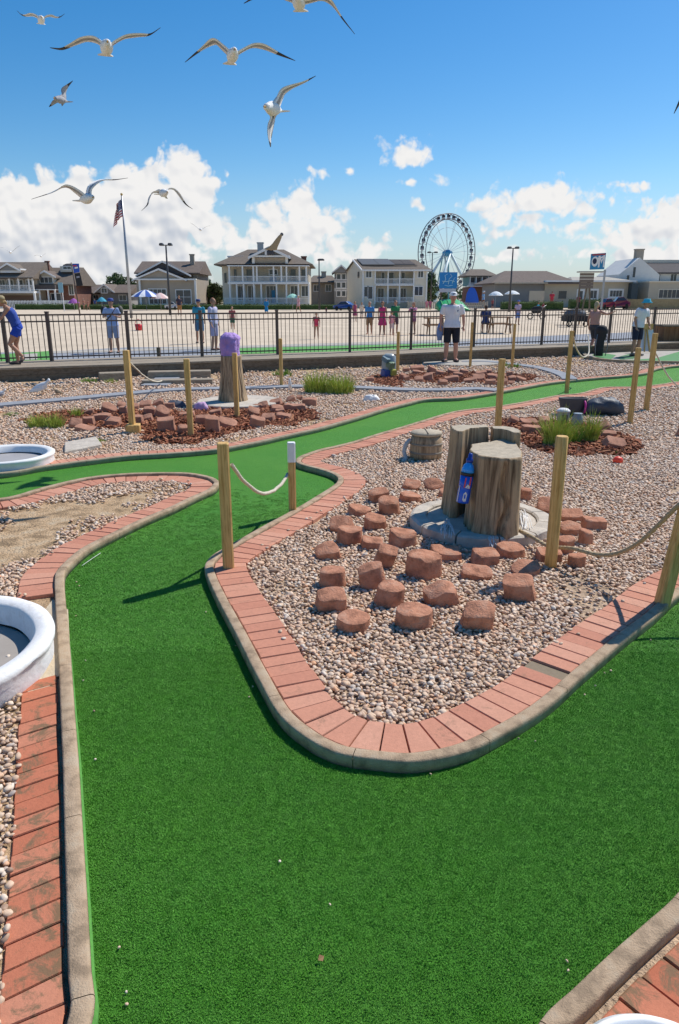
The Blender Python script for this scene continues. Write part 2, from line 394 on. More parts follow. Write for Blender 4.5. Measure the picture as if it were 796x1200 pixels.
# ------------------------------------------------------------------ survey of the course edges
def px(lst): return [tuple(G(x, y, z))[:2] for x, y, z in lst]
T, E_ = .055, 0.0
A = [(7,17.2),(11.5,17)][:0]
pathA = [(5.5,8.0),(3.6,5.3)] + px([(796,706,E_),(764,735,E_),(733,759,E_),(708,781,E_),(677,808,E_),(656,828,E_),(631,848,E_),(593,871,E_),(555,891,E_),(518,902,E_),(480,907,E_),
   (451,905,E_),(400,898,E_),(375,888,E_),(349,871,E_),(328,838,T),(300,790,T),(275,740,T),(254,700,T),(241.5,671,T),(240,661,T),(248,650,T),(263,641,T),(281,631,T),(306,617,T),(337.7,600,T),(356.5,589.5,T),(375,578,T),
   (388,570,T),(395,564,T),(395.5,559,T),(388.6,554.4,T),(375,550,T),(358,545.5,T),(349,542.5,T),(346.5,539,T),(349,535.5,T),(356.5,532,T),(375,526,T),(394,521.7,T),(413,517,T),(432,511,T),(450,505.5,T),(476,498,T),
   (500.5,490.5,T),(533,481.5,T),(551,479,T),(576,476.5,T),(596,473.5,T),(626,468,T),(659,462,T),(671,461.4,T),(683,459.5,T),(696.5,455.5,T),(711.6,453,T),(747,452.6,T),(772,450,T),(796,446.6,T)]) + [(9.0,15.9),(13,17)]
pathB = [(-.60,.7)] + px([(112,1200,E_),(109,1151,E_),(104.6,1075,E_),(101,1019,E_),(98,972,E_),(94,906,E_),(89.5,850,E_),(86,801,E_),(83,763.6,E_),(79,722,E_),(76.5,687,E_),(78,678,E_),(90,664,E_),(105.5,651,E_),(125.6,640,E_),
   (151,627,E_),(176,615,E_),(205,602.5,E_),(230.5,589.5,E_),(252,579.5,E_),(257.5,573,E_),(258,565,T),(251,559.5,T),(238,556,T),(218,553.3,T),(200,553,T),(151,554,T),(100.5,559,T),(50,570.5,T),(0,583,T)]) + [(-5.2,5.55),(-8,4.6)]
pathC = [(.18,.7),(.33,1.0)] + px([(629,1200,T),(675,1153,T),(719.5,1111,T),(752.6,1082,T),(796,1042,T)]) + [(1.42,2.12),(2.6,2.7)]
pathD = [(-8,6.6),(-5.6,6.75)] + px([(0,561,E_),(50,553,E_),(100.5,546,E_),(151,540,E_),(205,536.5,E_),(255.6,532,E_),(281,527.6,E_),(306,522.6,E_),(338,515,E_),(375,506.6,E_),(400,499.5,E_),(425,492,E_),(450,484,E_),(475,477.3,E_),
   (500.5,471.7,E_),(538,470,E_),(563,466.5,E_),(600,460,E_),(646,451.6,E_),(696.5,446,E_),(734,443,E_),(757,440,E_),(772,434.5,E_),(796,431,E_)]) + [(9.6,18.3),(13,19.2)]
def resample(P, step):
    P = np.asarray(P, float); d = np.r_[0, np.cumsum(np.hypot(*np.diff(P, axis=0).T))]
    n = max(2, int(round(d[-1]/step))+1); t = np.linspace(0, d[-1], n)
    return np.c_[np.interp(t, d, P[:,0]), np.interp(t, d, P[:,1])]
def spline(P, step=.04):
    P = np.asarray(P, float); P = np.vstack([2*P[0]-P[1], P, 2*P[-1]-P[-2]]); o = []
    for i in range(1, len(P)-2):
        p0, p1, p2, p3 = P[i-1:i+3]
        a = max(np.hypot(*(p1-p0)), 1e-4)**.5; b = max(np.hypot(*(p2-p1)), 1e-4)**.5; c = max(np.hypot(*(p3-p2)), 1e-4)**.5
        for t in np.linspace(0, b, 16, endpoint=False):
            t0, t1, t2, t3 = -a, 0, b, b+c
            A1 = (t1-t)/(t1-t0)*p0+(t-t0)/(t1-t0)*p1; A2 = (t2-t)/(t2-t1)*p1+(t-t1)/(t2-t1)*p2; A3 = (t3-t)/(t3-t2)*p2+(t-t2)/(t3-t2)*p3
            B1 = (t2-t)/(t2-t0)*A1+(t-t0)/(t2-t0)*A2; B2 = (t3-t)/(t3-t1)*A2+(t-t1)/(t3-t1)*A3
            o.append((t2-t)/(t2-t1)*B1+(t-t1)/(t2-t1)*B2)
    o.append(P[-2]); return resample(o, step)
def normals(P):
    d = np.gradient(P, axis=0); d /= np.maximum(np.hypot(d[:,0], d[:,1]), 1e-9)[:,None]
    return np.c_[-d[:,1], d[:,0]]       # left
def dist_to(P, Q):
    out = np.full(len(Q), 1e9)
    for i in range(0, len(Q), 20000):
        q = Q[i:i+20000]; out[i:i+20000] = np.sqrt(((q[:,None,:]-P[None,::2,:])**2).sum(2)).min(1)
    return out
def offset(P, d, step):
    Q = P+normals(P)*d; D = np.array([np.sqrt(((P-q)**2).sum(1)).min() for q in Q])
    return resample(Q[D > abs(d)-.006], step)
SA, SB, SC_, SD = spline(pathA), spline(pathB), spline(pathC), spline(pathD)
def inpoly(poly, Q):
    x, y = Q[:,0], Q[:,1]; r = np.zeros(len(Q), bool); n = len(poly)
    for i in range(n):
        x0, y0 = poly[i]; x1, y1 = poly[(i+1) % n]
        if y0 == y1: continue
        c = ((y0 > y) != (y1 > y)) & (x < (x1-x0)*(y-y0)/(y1-y0)+x0); r ^= c
    return r
def sheet(name, poly, z, m, **k):
    P = [Vector((p[0], p[1], 0)) for p in poly]
    tri = tessellate_polygon([P]); mb = MB(); mb.add([(p.x, p.y, z) for p in P], tri)
    return tag(mb.build(name, m), kind='structure', **k)
# ground to the horizon: beach sand
mb = MB(); n = 60
xs = np.sinh(np.linspace(-4.6, 4.6, n))*30; ys = np.r_[np.linspace(-12, 20, 6), 20+np.sinh(np.linspace(.05, 4.9, 50))*18]
mb.add([(x, y, -.02) for y in ys for x in xs], [(j*n+i, j*n+i+1, (j+1)*n+i+1, (j+1)*n+i) for j in range(len(ys)-1) for i in range(n-1)])
struct('ground', mb, M['sand'])
struct('turf', MB().add([(-9,.2,0),(13,.2,0),(13,19.3,0),(-9,19.3,0)], [(0,1,2,3)]), M['turf'])
polyA = list(map(tuple, SA))+[(13,8)]
polyB = list(map(tuple, SB))+[(-8,.7)]
polyC = list(map(tuple, SC_))+[(2.4,.7)]
DECK = [(-14,13.0),(-7.35,15.15),(-4.9,16.25),(-2.1,17.25),(.8,18.45),(4.1,20.3),(7.9,22.1),(11.6,24.1),(20,28.0)]
polyD = list(map(tuple, SD))+[(20,19.5)]+[(x, y+.1) for x, y in DECK[::-1]]+[(-14,6.6)]
def inset_poly(P, side, d, closers):
    return [tuple(p) for p in offset(P, side*d, .06)]+closers
sheet('gravel_bed', inset_poly(SA, -1, .03, [(13,8)]), .014, M['gravel_base'])
sheet('gravel_bed', inset_poly(SB, 1, .03, [(-8,.7)]), .012, M['dirt'])
sheet('gravel_bed', inset_poly(SC_, -1, .03, [(2.4,.7)]), .010, M['gravel_base'])
sheet('gravel_bed', inset_poly(SD, 1, .03, polyD[len(SD):]), .014, M['dirt'])
def kerb(P, side, h=.055, w=.055, m=M['kerb'], joint=.62):
    mb = MB(); nn = normals(P)*side
    prof = [(0,-.005),(0,h*.82),(.003,h*.95),(.009,h),(w-.008,h),(w-.002,h*.95),(w,h*.84),(w,-.005)]
    s = 0; nxt = joint; rings = []
    for i, p in enumerate(P):
        if i: s += np.hypot(*(P[i]-P[i-1]))
        dz = 0; js = 0
        if s > nxt and rings: nxt += joint*rnd.uniform(.85, 1.15); js = 1
        wob = noise.noise(Vector((p[0]*4, p[1]*4, 0)))*.0025
        ring = [(p[0]+nn[i][0]*a, p[1]+nn[i][1]*a, b+(wob if b > .01 else 0)) for a, b in prof]
        if js:
            t = (P[i]-P[i-1]); t = t/np.hypot(*t)*.0013
            rings.append([(q[0]-t[0], q[1]-t[1], q[2]) for q in ring]); mb.loft(rings, 0, True, cap=False)
            rings = [[(q[0]+t[0], q[1]+t[1], q[2]) for q in ring]]
        else: rings.append(ring)
    if len(rings) > 1: mb.loft(rings, 0, True, cap=False)
    o = mb.build('kerb', m); tag(o, kind='structure'); return o
kerb(SA, -1); kerb(SB, 1); kerb(SC_, -1); kerb(SD, 1, m=M['kerb_far'])
def bricks(P, side, gap, w=.2, pitch=.094, ztop=.034, m=M['brick'], bad=(), skew=0):
    mid = offset(P, side*(.055+gap+w/2), pitch); nn = normals(mid); mb = MB(); tone = []
    tt = np.gradient(mid, axis=0); L = np.hypot(tt[:,0], tt[:,1])
    for i in range(len(mid)-1):
        a, b = mid[i], mid[i+1]; na, nb = nn[i], nn[i+1]
        ea, eb = a+(b-a)*.03, a+(b-a)*.97
        hw = w/2*rnd.uniform(.985, 1.015); j = rnd.uniform(-.0035, .0035); dz = rnd.uniform(-.003, .002)
        na = na-tt[i]/L[i]*skew; nb = nb-tt[i]/L[i]*skew
        c = [ea+na*(hw+j), ea-na*(hw-j), eb-nb*(hw-j), eb+nb*(hw+j)]; ce = sum(c)/4
        tn = rnd.uniform(0, .9)
        q = G(650, 790, .03)
        if 'A' in bad and math.hypot(ce[0]-q.x, ce[1]-q.y) < .05: tn = 1.0; dz = -.012
        top = [ce+(k-ce)*.955 for k in c]
        vv = [(k[0], k[1], -.004) for k in c]+[(k[0], k[1], ztop-.004+dz) for k in c]+[(k[0], k[1], ztop+dz+rnd.uniform(-.001,.001)) for k in top]
        fs = [(8,9,10,11)]+[(u, (u+1)%4, 4+(u+1)%4, 4+u) for u in range(4)]+[(4+u, 4+(u+1)%4, 8+(u+1)%4, 8+u) for u in range(4)]
        mb.add(vv, fs); tone += [tn]*len(fs)
    o = mb.build('brick_edging', m, attr=tone); return tag(o, kind='structure')
bricks(SA, -1, .004, ztop=.044, m=M['brick_far'], bad='A')
# the left border changes hue towards the camera where it is dirtier
sb_i = int(np.argmin(((SB-np.array(G(83,790,0)[:2]))**2).sum(1)))
sb_k = int(np.argmin(((SB-np.array(G(77,700,0)[:2]))**2).sum(1)))
bricks(SB[:sb_i], 1, .015, m=M['brick'], ztop=.026, w=.145, pitch=.085, skew=.22)
bricks(SB[sb_k:], 1, .004, m=M['brick_far'])
bricks(SC_, -1, .02, m=M['brick'], ztop=.026, pitch=.098, w=.21)
bricks(SD, 1, .004, ztop=.044, m=M['brick_far'])
# sandy mortar patch where bricks are missing beside the white basin
q = [G(62,703,.02), G(80,715,.02), G(84,790,.02), G(62,795,.02), G(55,815,.02), G(33,812,.02), G(20,760,.02)]
sheet('mortar_patch', [(p.x, p.y) for p in q], .024, mat('mortar', (.52,.43,.31), .95, .12, 15, .6, 70, .01, world=True, spec=.1))
# green edge strip of the turf turned up against the left kerb
mb = MB(); seg = SB[3:int(np.argmin(((SB-np.array(G(90,860,0)[:2]))**2).sum(1)))+25]; nn = normals(seg)
r0 = []
for i, p in enumerate(seg):
    t = min(1, (len(seg)-i)/25); w_ = .006*t
    a = p-nn[i]*.0006; b = p-nn[i]*(w_+.0008)
    r0.append([(a[0],a[1],0),(a[0],a[1],.030*t+.004),(b[0],b[1],.014*t+.004),(b[0],b[1],0)])
mb.loft(r0, 0, False); struct('turf_strip', mb, M['turf_edge'])

# ------------------------------------------------------------------ scatter tool
def scatter(name, pts, scl, rot, protos, idx, kind='stuff'):
    me = bpy.data.meshes.new(name); me.from_pydata([tuple(p) for p in pts], [], [])
    for nm, arr in (('scl', scl), ('rot', rot)):
        a = me.attributes.new(nm, 'FLOAT_VECTOR', 'POINT'); a.data.foreach_set('vector', np.asarray(arr, np.float32).ravel())
    a = me.attributes.new('idx', 'INT', 'POINT'); a.data.foreach_set('value', np.asarray(idx, np.int32))
    o = bpy.data.objects.new(name, me); COL.objects.link(o); o['kind'] = kind
    ng = bpy.data.node_groups.new(name+'_nodes', 'GeometryNodeTree')
    ng.interface.new_socket('Geometry', in_out='INPUT', socket_type='NodeSocketGeometry')
    ng.interface.new_socket('Geometry', in_out='OUTPUT', socket_type='NodeSocketGeometry')
    a = ng.nodes.new('NodeGroupInput'); b = ng.nodes.new('NodeGroupOutput'); ins = ng.nodes.new('GeometryNodeInstanceOnPoints')
    j = ng.nodes.new('GeometryNodeJoinGeometry')
    for p in protos:
        oi = ng.nodes.new('GeometryNodeObjectInfo'); oi.inputs['Object'].default_value = p; oi.inputs['As Instance'].default_value = True
        ng.links.new(oi.outputs['Geometry'], j.inputs[0])
    def na(nm, t):
        q = ng.nodes.new('GeometryNodeInputNamedAttribute'); q.data_type = t; q.inputs['Name'].default_value = nm; return q.outputs['Attribute']
    er = ng.nodes.new('FunctionNodeEulerToRotation'); ng.links.new(na('rot', 'FLOAT_VECTOR'), er.inputs[0])
    ng.links.new(a.outputs[0], ins.inputs['Points']); ng.links.new(j.outputs[0], ins.inputs['Instance'])
    ins.inputs['Pick Instance'].default_value = True
    ng.links.new(na('idx', 'INT'), ins.inputs['Instance Index']); ng.links.new(er.outputs[0], ins.inputs['Rotation']); ng.links.new(na('scl', 'FLOAT_VECTOR'), ins.inputs['Scale'])
    ng.links.new(ins.outputs[0], b.inputs[0])
    md = o.modifiers.new('scatter', 'NODES'); md.node_group = ng
    return o
def proto(name, mb, m, smooth=True):
    o = mb.build(name, m); COL.objects.unlink(o); return o
def pebble_proto(k):
    bm = bmesh.new(); bmesh.ops.create_icosphere(bm, subdivisions=2, radius=1)
    for v in bm.verts:
        n_ = noise.noise(v.co*1.1+Vector((k*7.3,0,0)))*.38; v.co *= 1+n_
        for ax in range(3): v.co[ax] = math.copysign(abs(v.co[ax])**.9, v.co[ax])
    me = bpy.data.meshes.new('pebble'); bm.to_mesh(me); bm.free(); me.materials.append(M['pebble'])
    me.polygons.foreach_set('use_smooth', [True]*len(me.polygons))
    return bpy.data.objects.new('pebble', me)
PEB = [pebble_proto(k) for k in range(6)]
def infrustum(Q, z=.02, marg=60):
    dy, dz = Q[:,1], z-CAMH
    f = dy*_c-dz*_s; u = dy*_s+dz*_c
    X = 398+840*Q[:,0]/np.maximum(f, .1); Yp = 600-840*u/np.maximum(f, .1)
    return (f > .2) & (X > -marg) & (X < 796+marg) & (Yp < 1200+marg*2), X, Yp
def jgrid(x0, x1, y0, y1, s):
    gx, gy = np.meshgrid(np.arange(x0, x1, s), np.arange(y0, y1, s)); P = np.c_[gx.ravel(), gy.ravel()]
    P += npr.uniform(-.48, .48, P.shape)*s
    return P[infrustum(P)[0]]
mulch = []          # filled by px ellipses: centre x,y, rx, ry
MUL = [(85,490,58,10),(150,492,80,12),(225,505,62,17),(262,490,70,16),(320,487,58,14),(452,446,22,8),(545,443,100,7),(655,519,48,17),(688,512,52,23),(622,500,42,12)]
ME = []
for cx, cy, rx, ry in MUL:
    c = G(cx, cy, .02); a = G(cx+rx, cy, .02).x-c.x; b = (G(cx, cy-ry, .02).y-G(cx, cy+ry, .02).y)/2; ME.append((c.x, c.y+.0, a, b))
def mulch_f(Q):
    best = np.full(len(Q), -9.)
    for cx, cy, a, b in ME:
        best = np.maximum(best, 1-np.sqrt(((Q[:,0]-cx)/a)**2+((Q[:,1]-cy)/b)**2))
    nzv = np.array([noise.noise(Vector((q[0]*3, q[1]*3, 1))) for q in Q])*.22
    return best+nzv
def dirt_f(Q):      # bare sandy soil in the left bed
    o = np.full(len(Q), -9.)
    for (x, y, rx, ry) in ((20,640,58,34),(95,600,95,16),(60,612,75,16),(150,588,50,9)):
        c = G(x, y, 0); a = G(x+rx, y, 0).x-c.x; b = (G(x, y-ry, 0).y-G(x, y+ry, 0).y)/2
        w_ = 1.0 if x == 20 else .62
        o = np.maximum(o, w_*(1-np.sqrt(((Q[:,0]-c.x)/a)**2+((Q[:,1]-c.y)/b)**2)))
    return o
def gravel_mask(Q):
    ok = np.zeros(len(Q), bool)
    for poly, S in ((polyA, SA), (polyB, SB), (polyC, SC_), (polyD, SD)):
        i = inpoly(poly, Q); j = np.where(i)[0]
        if len(j):
            d = dist_to(S, Q[j]); ok[j] = d > (.262 if poly is not polyB else np.where(Q[j,1] < 2.75, .218, .262))+npr.uniform(-.012, .012, len(j))
    return ok
for zi, (y0, y1, s, r0_, r1_) in enumerate(((.9, 5.2, .0205, .0065, .0185), (5.2, 8.5, .026, .009, .020), (8.5, 13, .038, .013, .024), (13, 27, .065, .018, .033))):
    Q = jgrid(-9, 15, y0, y1, s); Q = Q[gravel_mask(Q)]
    Q = Q[mulch_f(Q) < .1] if y1 > 7 else Q
    if y1 > 12:     # the gravel runs thin towards the boardwalk and leaves tan soil
        dd = dist_to(np.array(resample(DECK, .3)), Q); nzv = np.array([noise.noise(Vector((q[0]*1.2, q[1]*1.2, 9))) for q in Q])
        Q = Q[npr.uniform(0, 1, len(Q)) < np.clip(.15+dd/3.2+nzv*.9, .08, .92)]
    if y0 < 9:
        df = dirt_f(Q); nzv = np.array([noise.noise(Vector((q[0]*5, q[1]*5, 4))) for q in Q])
        Q = Q[(npr.uniform(0, 1, len(Q)) > np.clip(df*3.2+nzv*.9, 0, 1.0)*(df > 0))]
    bsx = G(10,745,0); Q = Q[np.hypot(Q[:,0]-bsx.x+.05, Q[:,1]-bsx.y) > .02]
    nzq = np.array([noise.noise(Vector((q[0]*1.7, q[1]*1.7, 2))) for q in Q]); Q = Q[npr.uniform(0,1,len(Q)) > np.clip((nzq-.28)*2.6, 0, .75)]
    n = len(Q); r = r0_+(r1_-r0_)*npr.beta(1.4, 2.9, n); r[npr.uniform(0,1,n) > .985] *= 1.5
    scl = np.c_[r*npr.uniform(.9,1.35,n), r*npr.uniform(.7,1,n), r*npr.uniform(.5,.8,n)]
    rot = np.c_[npr.normal(0,.3,n), npr.normal(0,.3,n), npr.uniform(0,6.28,n)]
    zz = .016+r*.35+npr.uniform(0, .012 if y0 < 8 else .02, n)
    o = scatter('gravel', np.c_[Q, zz], scl, rot, PEB, npr.integers(0, 6, n))
    tag(o, 'loose rounded tan and cream pebbles'); print('pebbles', n)
# stray pebbles lying on the brick edging
Q = jgrid(-2, 4, 1.2, 7, .05); d = np.minimum(dist_to(SA, Q), dist_to(SB, Q)); ok = (inpoly(polyA, Q) | inpoly(polyB, Q)) & (d > .2) & (d < .28) & (npr.uniform(0,1,len(Q)) < .10); Q = Q[ok]; n = len(Q)
tag(scatter('stray_pebbles', np.c_[Q, np.full(n, .046)], npr.uniform(.008,.013,(n,3))*[1.2,1,.7], npr.uniform(0,6,(n,3))*[0,0,1], PEB, npr.integers(0,6,n)), 'stray pebbles on the brick edging')
# mulch
def chip(k):
    mb = MB(); a = 1; b = .28+.1*k; h = .12
    mb.add([(-a,-b*.6,-h),(a*.8,-b,-h),(a,b*.4,-h),(-a*.7,b,-h),(-a,-b*.5,h),(a*.7,-b*.8,h),(a,b*.5,h*.6),(-a*.8,b*.8,h)], [(0,3,2,1),(4,5,6,7),(0,1,5,4),(1,2,6,5),(2,3,7,6),(3,0,4,7)])
    return proto('chip', mb, M['mulch_chip'])
CH = [chip(k) for k in range(3)]
Q = jgrid(-7, 9, 7, 19, .04); Q = Q[gravel_mask(Q)]; f = mulch_f(Q); Q = Q[f > .10]; n = len(Q)
tag(scatter('mulch', np.c_[Q, .02+npr.uniform(0,.03,n)], npr.uniform(.02,.05,(n,1))*np.ones((1,3)), np.c_[npr.normal(0,.5,n), npr.normal(0,.4,n), npr.uniform(0,6.28,n)], CH, npr.integers(0,3,n)), 'shredded red bark mulch'); print('mulch', n)
for cx, cy, a, b in ME:
    pl = [(cx+a*(.93+.1*noise.noise(Vector((math.cos(t)*2+cx, math.sin(t)*2, 0))))*math.cos(t), cy+b*(.93+.1*noise.noise(Vector((math.cos(t)*2+cx, math.sin(t)*2, 0))))*math.sin(t)) for t in np.linspace(0, 2*math.pi, 36, endpoint=False)]
    if cy < 17.5: pass
mbm = MB(); Q = jgrid(-7, 9, 7, 19, .09); f = mulch_f(Q); ok = (f > .10) & gravel_mask(Q); 
for q in Q[ok]: mbm.obox((q[0], q[1], .010), (.13,.13,.022), rnd.uniform(0,3))
tag(mbm.build('mulch_bed', M['mulch_base']), kind='structure')
# turf pile near the camera
def tuft(k):
    r = random.Random(k); mb = MB()
    for i in range(30):
        x, y = r.uniform(-1.1,1.1), r.uniform(-1.1,1.1); a = r.uniform(0, 6.28); h = r.uniform(.5, 1.05); w = .065
        lx, ly = math.cos(a)*.4*r.uniform(.2,1.2), math.sin(a)*.4*r.uniform(.2,1.2); px_, py_ = -math.sin(a)*w, math.cos(a)*w
        mb.add([(x-px_,y-py_,0),(x+px_,y+py_,0),(x+lx*.4+px_*.8,y+ly*.4+py_*.8,h*.6),(x+lx*.4-px_*.8,y+ly*.4-py_*.8,h*.6),(x+lx,y+ly,h)], [(0,1,2,3),(3,2,4)])
    return proto('tuft', mb, M['blade'])
TU = [tuft(k) for k in range(5)]
for (y0, y1, s, hh) in ((.95, 3.2, .0150, .0060), (3.2, 6.4, .022, .0060)):
    Q = jgrid(-2.6, 3.4, y0, y1, s)
    bad = np.zeros(len(Q), bool)
    for poly, S in ((polyA, SA), (polyB, SB), (polyC, SC_), (polyD, SD)): bad |= inpoly(poly, Q) | (dist_to(S, Q) < .012)
    Q = Q[~bad]
    if y0 > 3: Q = Q[npr.uniform(0,1,len(Q)) < np.clip((6.4-Q[:,1])/2.2, 0, 1)]
    n = len(Q); k = s*.85
    sc = np.c_[np.full(n,k), np.full(n,k), npr.uniform(.8,1.25,n)*hh]
    tag(scatter('turf_pile', np.c_[Q, np.full(n, .0)], sc, np.c_[np.zeros((n,2)), npr.uniform(0,6.28,n)], TU, npr.integers(0,5,n)), 'short green artificial turf pile'); print('tufts', n)
# ------------------------------------------------------------------ posts and ropes
def post(bx, by, tx, ty, label, cat='post', size=.088, square=True, z0=.02, cap=False, rot=None, collar=False, Y=None, hgt=None, lean=(0,0)):
    g = G(bx, by, z0)
    if Y: g = AY(bx, by, Y); g.z = z0
    H = AY(tx, ty, g.y).z if hgt is None else hgt
    t = thing('rope_post', label, cat, (g.x, g.y, z0-.015), 'timber rope posts')
    size *= .8; mb = MB(); s = size/2; z1 = H
    r_ = rnd.uniform(-.3, .3) if rot is None else rot
    ox, oy = lean
    rings = []
    nseg = 6
    for i in range(nseg+1):
        z = z0-.015+(z1-z0+.015)*i/nseg; f = i/nseg
        if square: pts = [(-s,-s),(s,-s),(s,s),(-s,s)]; bevel = .012; pts2 = []
        if square:
            b = .010
            pts2 = [(-s+b,-s),(s-b,-s),(s,-s+b),(s,s-b),(s-b,s),(-s+b,s),(-s,s-b),(-s,-s+b)]
        else: pts2 = [(s*math.cos(k*math.pi/6), s*math.sin(k*math.pi/6)) for k in range(12)]
        rings.append([Vector((g.x+ox*f+(p[0]*math.cos(r_)-p[1]*math.sin(r_)), g.y+oy*f+(p[0]*math.sin(r_)+p[1]*math.cos(r_)), z)) for p in pts2])
    c = sum(rings[-1], Vector((0,0,0)))/len(rings[-1])
    rings.append([c+(p-c)*.86+Vector((0,0,.006)) for p in rings[-1]])
    mb.loft(rings, 0, not square); mb.build('shaft', M['pine'], t)
    if cap:
        mb = MB(); k = 1.06; zc = AY(bx, 541, g.y).z
        base = [p for p in rings[0]]; cb = Vector((g.x, g.y, 0))
        rr = []
        for z, kk in ((zc, k), (H+.004, k), (H+.012, k*.9)):
            rr.append([Vector(((p.x-g.x)*kk+g.x, (p.y-g.y)*kk+g.y, z)) for p in base])
        mb.loft(rr, 0, False); mb.build('painted_cap', M['white'], t)
    if collar:
        mb = MB(); mb.obox((g.x+.01, g.y, z0+.055), (.17,.17,.13), .15); mb.build('collar', M['pine'], t, bevel=.01)
    return t, g, H
P = {}
def mk(k, *a, **kw): P[k] = post(*a, **kw)
mk(1, 268,664,263,520, 'knotty square timber post at the near left brick bend, holding a white rope', rot=.18, z0=.045)
mk(2, 343,598,343,520, 'short timber post with a white painted top standing on the turf edge', cap=True, size=.074, rot=.1, z0=.045)
mk(3, 645,665,659,512, 'round-topped timber post among the red stones right of the bottle stump', square=False, size=.095)
mk(4, 776,706,805,560, 'timber post on the brick edging at the right edge, its top cut off', rot=.2, z0=.045, hgt=.98, lean=(.105,0))
mk(5, 583,508,589,421, 'timber post rising directly behind the tall carved stump', Y=8.9)
mk(6, 738,497,747,408, 'timber post in pebbles just right of the dark covered bundle')
mk(7, 757,482,770,391, 'tall timber post behind the dark bundle with a white rope running off to the right')
mk(8, 664,460,672,388, 'timber post standing at the kerb of the far green lane with a white hanging rope', z0=.045)
mk(9, 466,434,466,389, 'thin timber post beside the clear bag of plastic bottles', size=.08)
mk(10, 551,431,554,378, 'timber post just right of the man in the white cap', size=.08)
mk(11, 600,432,604,380, 'timber post at the right end of the far red stone heap', size=.08)
mk(12, 156,508,144,411, 'leaning timber post set in a square wooden collar at far left', collar=True, lean=(0,0))
mk(13, 224,511,217,421, 'timber post in red mulch left of the purple-bagged stump')
mk(14, 278,489,275,414, 'timber post right in front of the purple-bagged stump', size=.08)
mk(15, 330,454,329,397, 'timber post right of the purple-bagged stump near the boardwalk', size=.08)
def rope(p0, p1, sag, r, m, label, name='rope', extra=None, n=26, pts=None):
    p0, p1 = Vector(p0), Vector(p1)
    if pts is None:
        pts = [p0.lerp(p1, i/n)-Vector((0,0,4*sag*(i/n)*(1-i/n)))+Vector((noise.noise(Vector((i*.4,p0.x,0)))*.008, 0, noise.noise(Vector((i*.5,p0.y,3)))*.006)) for i in range(n+1)]
    mb = MB(); mb.tube(pts, r, 8)
    # three strands twisted round the core
    cum = 0; tw = [[], [], []]
    fine = []
    for a, b in zip(pts[:-1], pts[1:]):
        k = max(1, int((b-a).length/(r*.9)))
        fine += [a.lerp(b, j/k) for j in range(k)]
    for i, q in enumerate(fine[:-1]):
        d = (fine[i+1]-q).normalized(); u = d.cross(Vector((0,0,1))).normalized(); w_ = u.cross(d); cum += .9
        for s in range(3):
            a = cum*.75+s*2.094; tw[s].append(q+u*math.cos(a)*r*.55+w_*math.sin(a)*r*.55)
    for s in range(3):
        if len(tw[s]) > 3: mb.tube(tw[s], r*.62, 5)
    return tag(mb.build(name, m), label, 'rope')
def ptop(k, dz, dx=0, dy=0): return (P[k][1].x+dx, P[k][1].y+dy, P[k][2]-dz)
p1r, p2r = ptop(1, .13, .05), ptop(2, .24, -.035, -.0)
rope(p1r, p2r, .17, .0115, M['rope'], 'white sagging rope between the knotty post and the white-topped post')
g4 = P[4][1]
a4 = AY(793, 603, g4.y)
# tan rope: from the stump disc along the ground round a stone, then up to the right-hand post
pr = [G(606,620,.10), G(622,632,.10), G(645,643,.09), G(660,640,.10), G(672,655,.07), G(690,665,.05)]
def bez(pts, step=.03):
    P_ = [Vector(p) for p in pts]; P_ = [2*P_[0]-P_[1]]+P_+[2*P_[-1]-P_[-2]]; o = []
    for i in range(1, len(P_)-2):
        k = max(2, int((P_[i+1]-P_[i]).length/step))
        for j in range(k):
            t = j/k; a, b, c, d = P_[i-1:i+3]
            o.append(.5*((2*b)+(-a+c)*t+(2*a-5*b+4*c-d)*t*t+(-a+3*b-3*c+d)*t**3))
    o.append(P_[-2]); return o
def air(x, y, Y): return AY(x, y, Y)
rp = [G(606,620,.10), G(625,630,.10), G(643,640,.10), air(672,643,4.25), air(700,650,4.12), air(725,648,4.02), air(750,635,3.9), air(775,612,3.8), Vector((g4.x+.03, g4.y, .62)), Vector((g4.x+.085, g4.y-.04, .63))]
rope(rp[0], rp[-1], 0, .012, M['ropetan'], 'tan rope running from the stone disc past the round-topped post to the right-hand post', pts=bez(rp))
# the same barrier goes on outside the frame
mb = MB(); mb.obox((2.62,3.55,.46), (.088,.088,.92), .2); t_ = thing('rope_post', 'timber post on the stone bed just outside the right edge of the photo', 'post', (2.62,3.55,0), 'timber rope posts'); mb.build('shaft', M['pine'], t_)
rope((g4.x+.10,g4.y,.72), (2.6,3.55,.74), .16, .012, M['ropetan'], 'tan rope going off the right edge of the photo from the right-hand post')
q12 = P[12]
rope((q12[1].x+.03,q12[1].y,q12[2]-.13), G(190,446,.12), .10, .010, M['rope'], 'pale rope drooping from the collared post back to the timber steps')
q8 = P[8]; 
rope(None or (0,0,0), (0,0,1), 0, .012, M['rope'], 'white rope hanging in a loop from the post at the far lane kerb', pts=bez([Vector((q8[1].x+.04,q8[1].y,q8[2]-.08)), air(674,402,12.9), air(678,412,13.2), air(686,418,13.8), air(690,412,14.2), air(689,398,14.5), air(686,392,14.6)], .08)) if False else None
tag(MB().tube(bez([Vector((q8[1].x+.04,q8[1].y,q8[2]-.10)), air(674,403,12.95), air(678,413,13.2), air(684,418.5,13.8), air(690,414,14.2), air(690,402,14.6), air(689,393,14.8)], .06), .013, 8).build('rope', M['rope']), 'white rope hanging in a loop from the post at the far lane kerb', 'rope')
q7 = P[7]
rope((q7[1].x+.04,q7[1].y,q7[2]-.28), air(830,462,10.9), .22, .011, M['rope'], 'white rope swinging from the tall right post out of the photo')
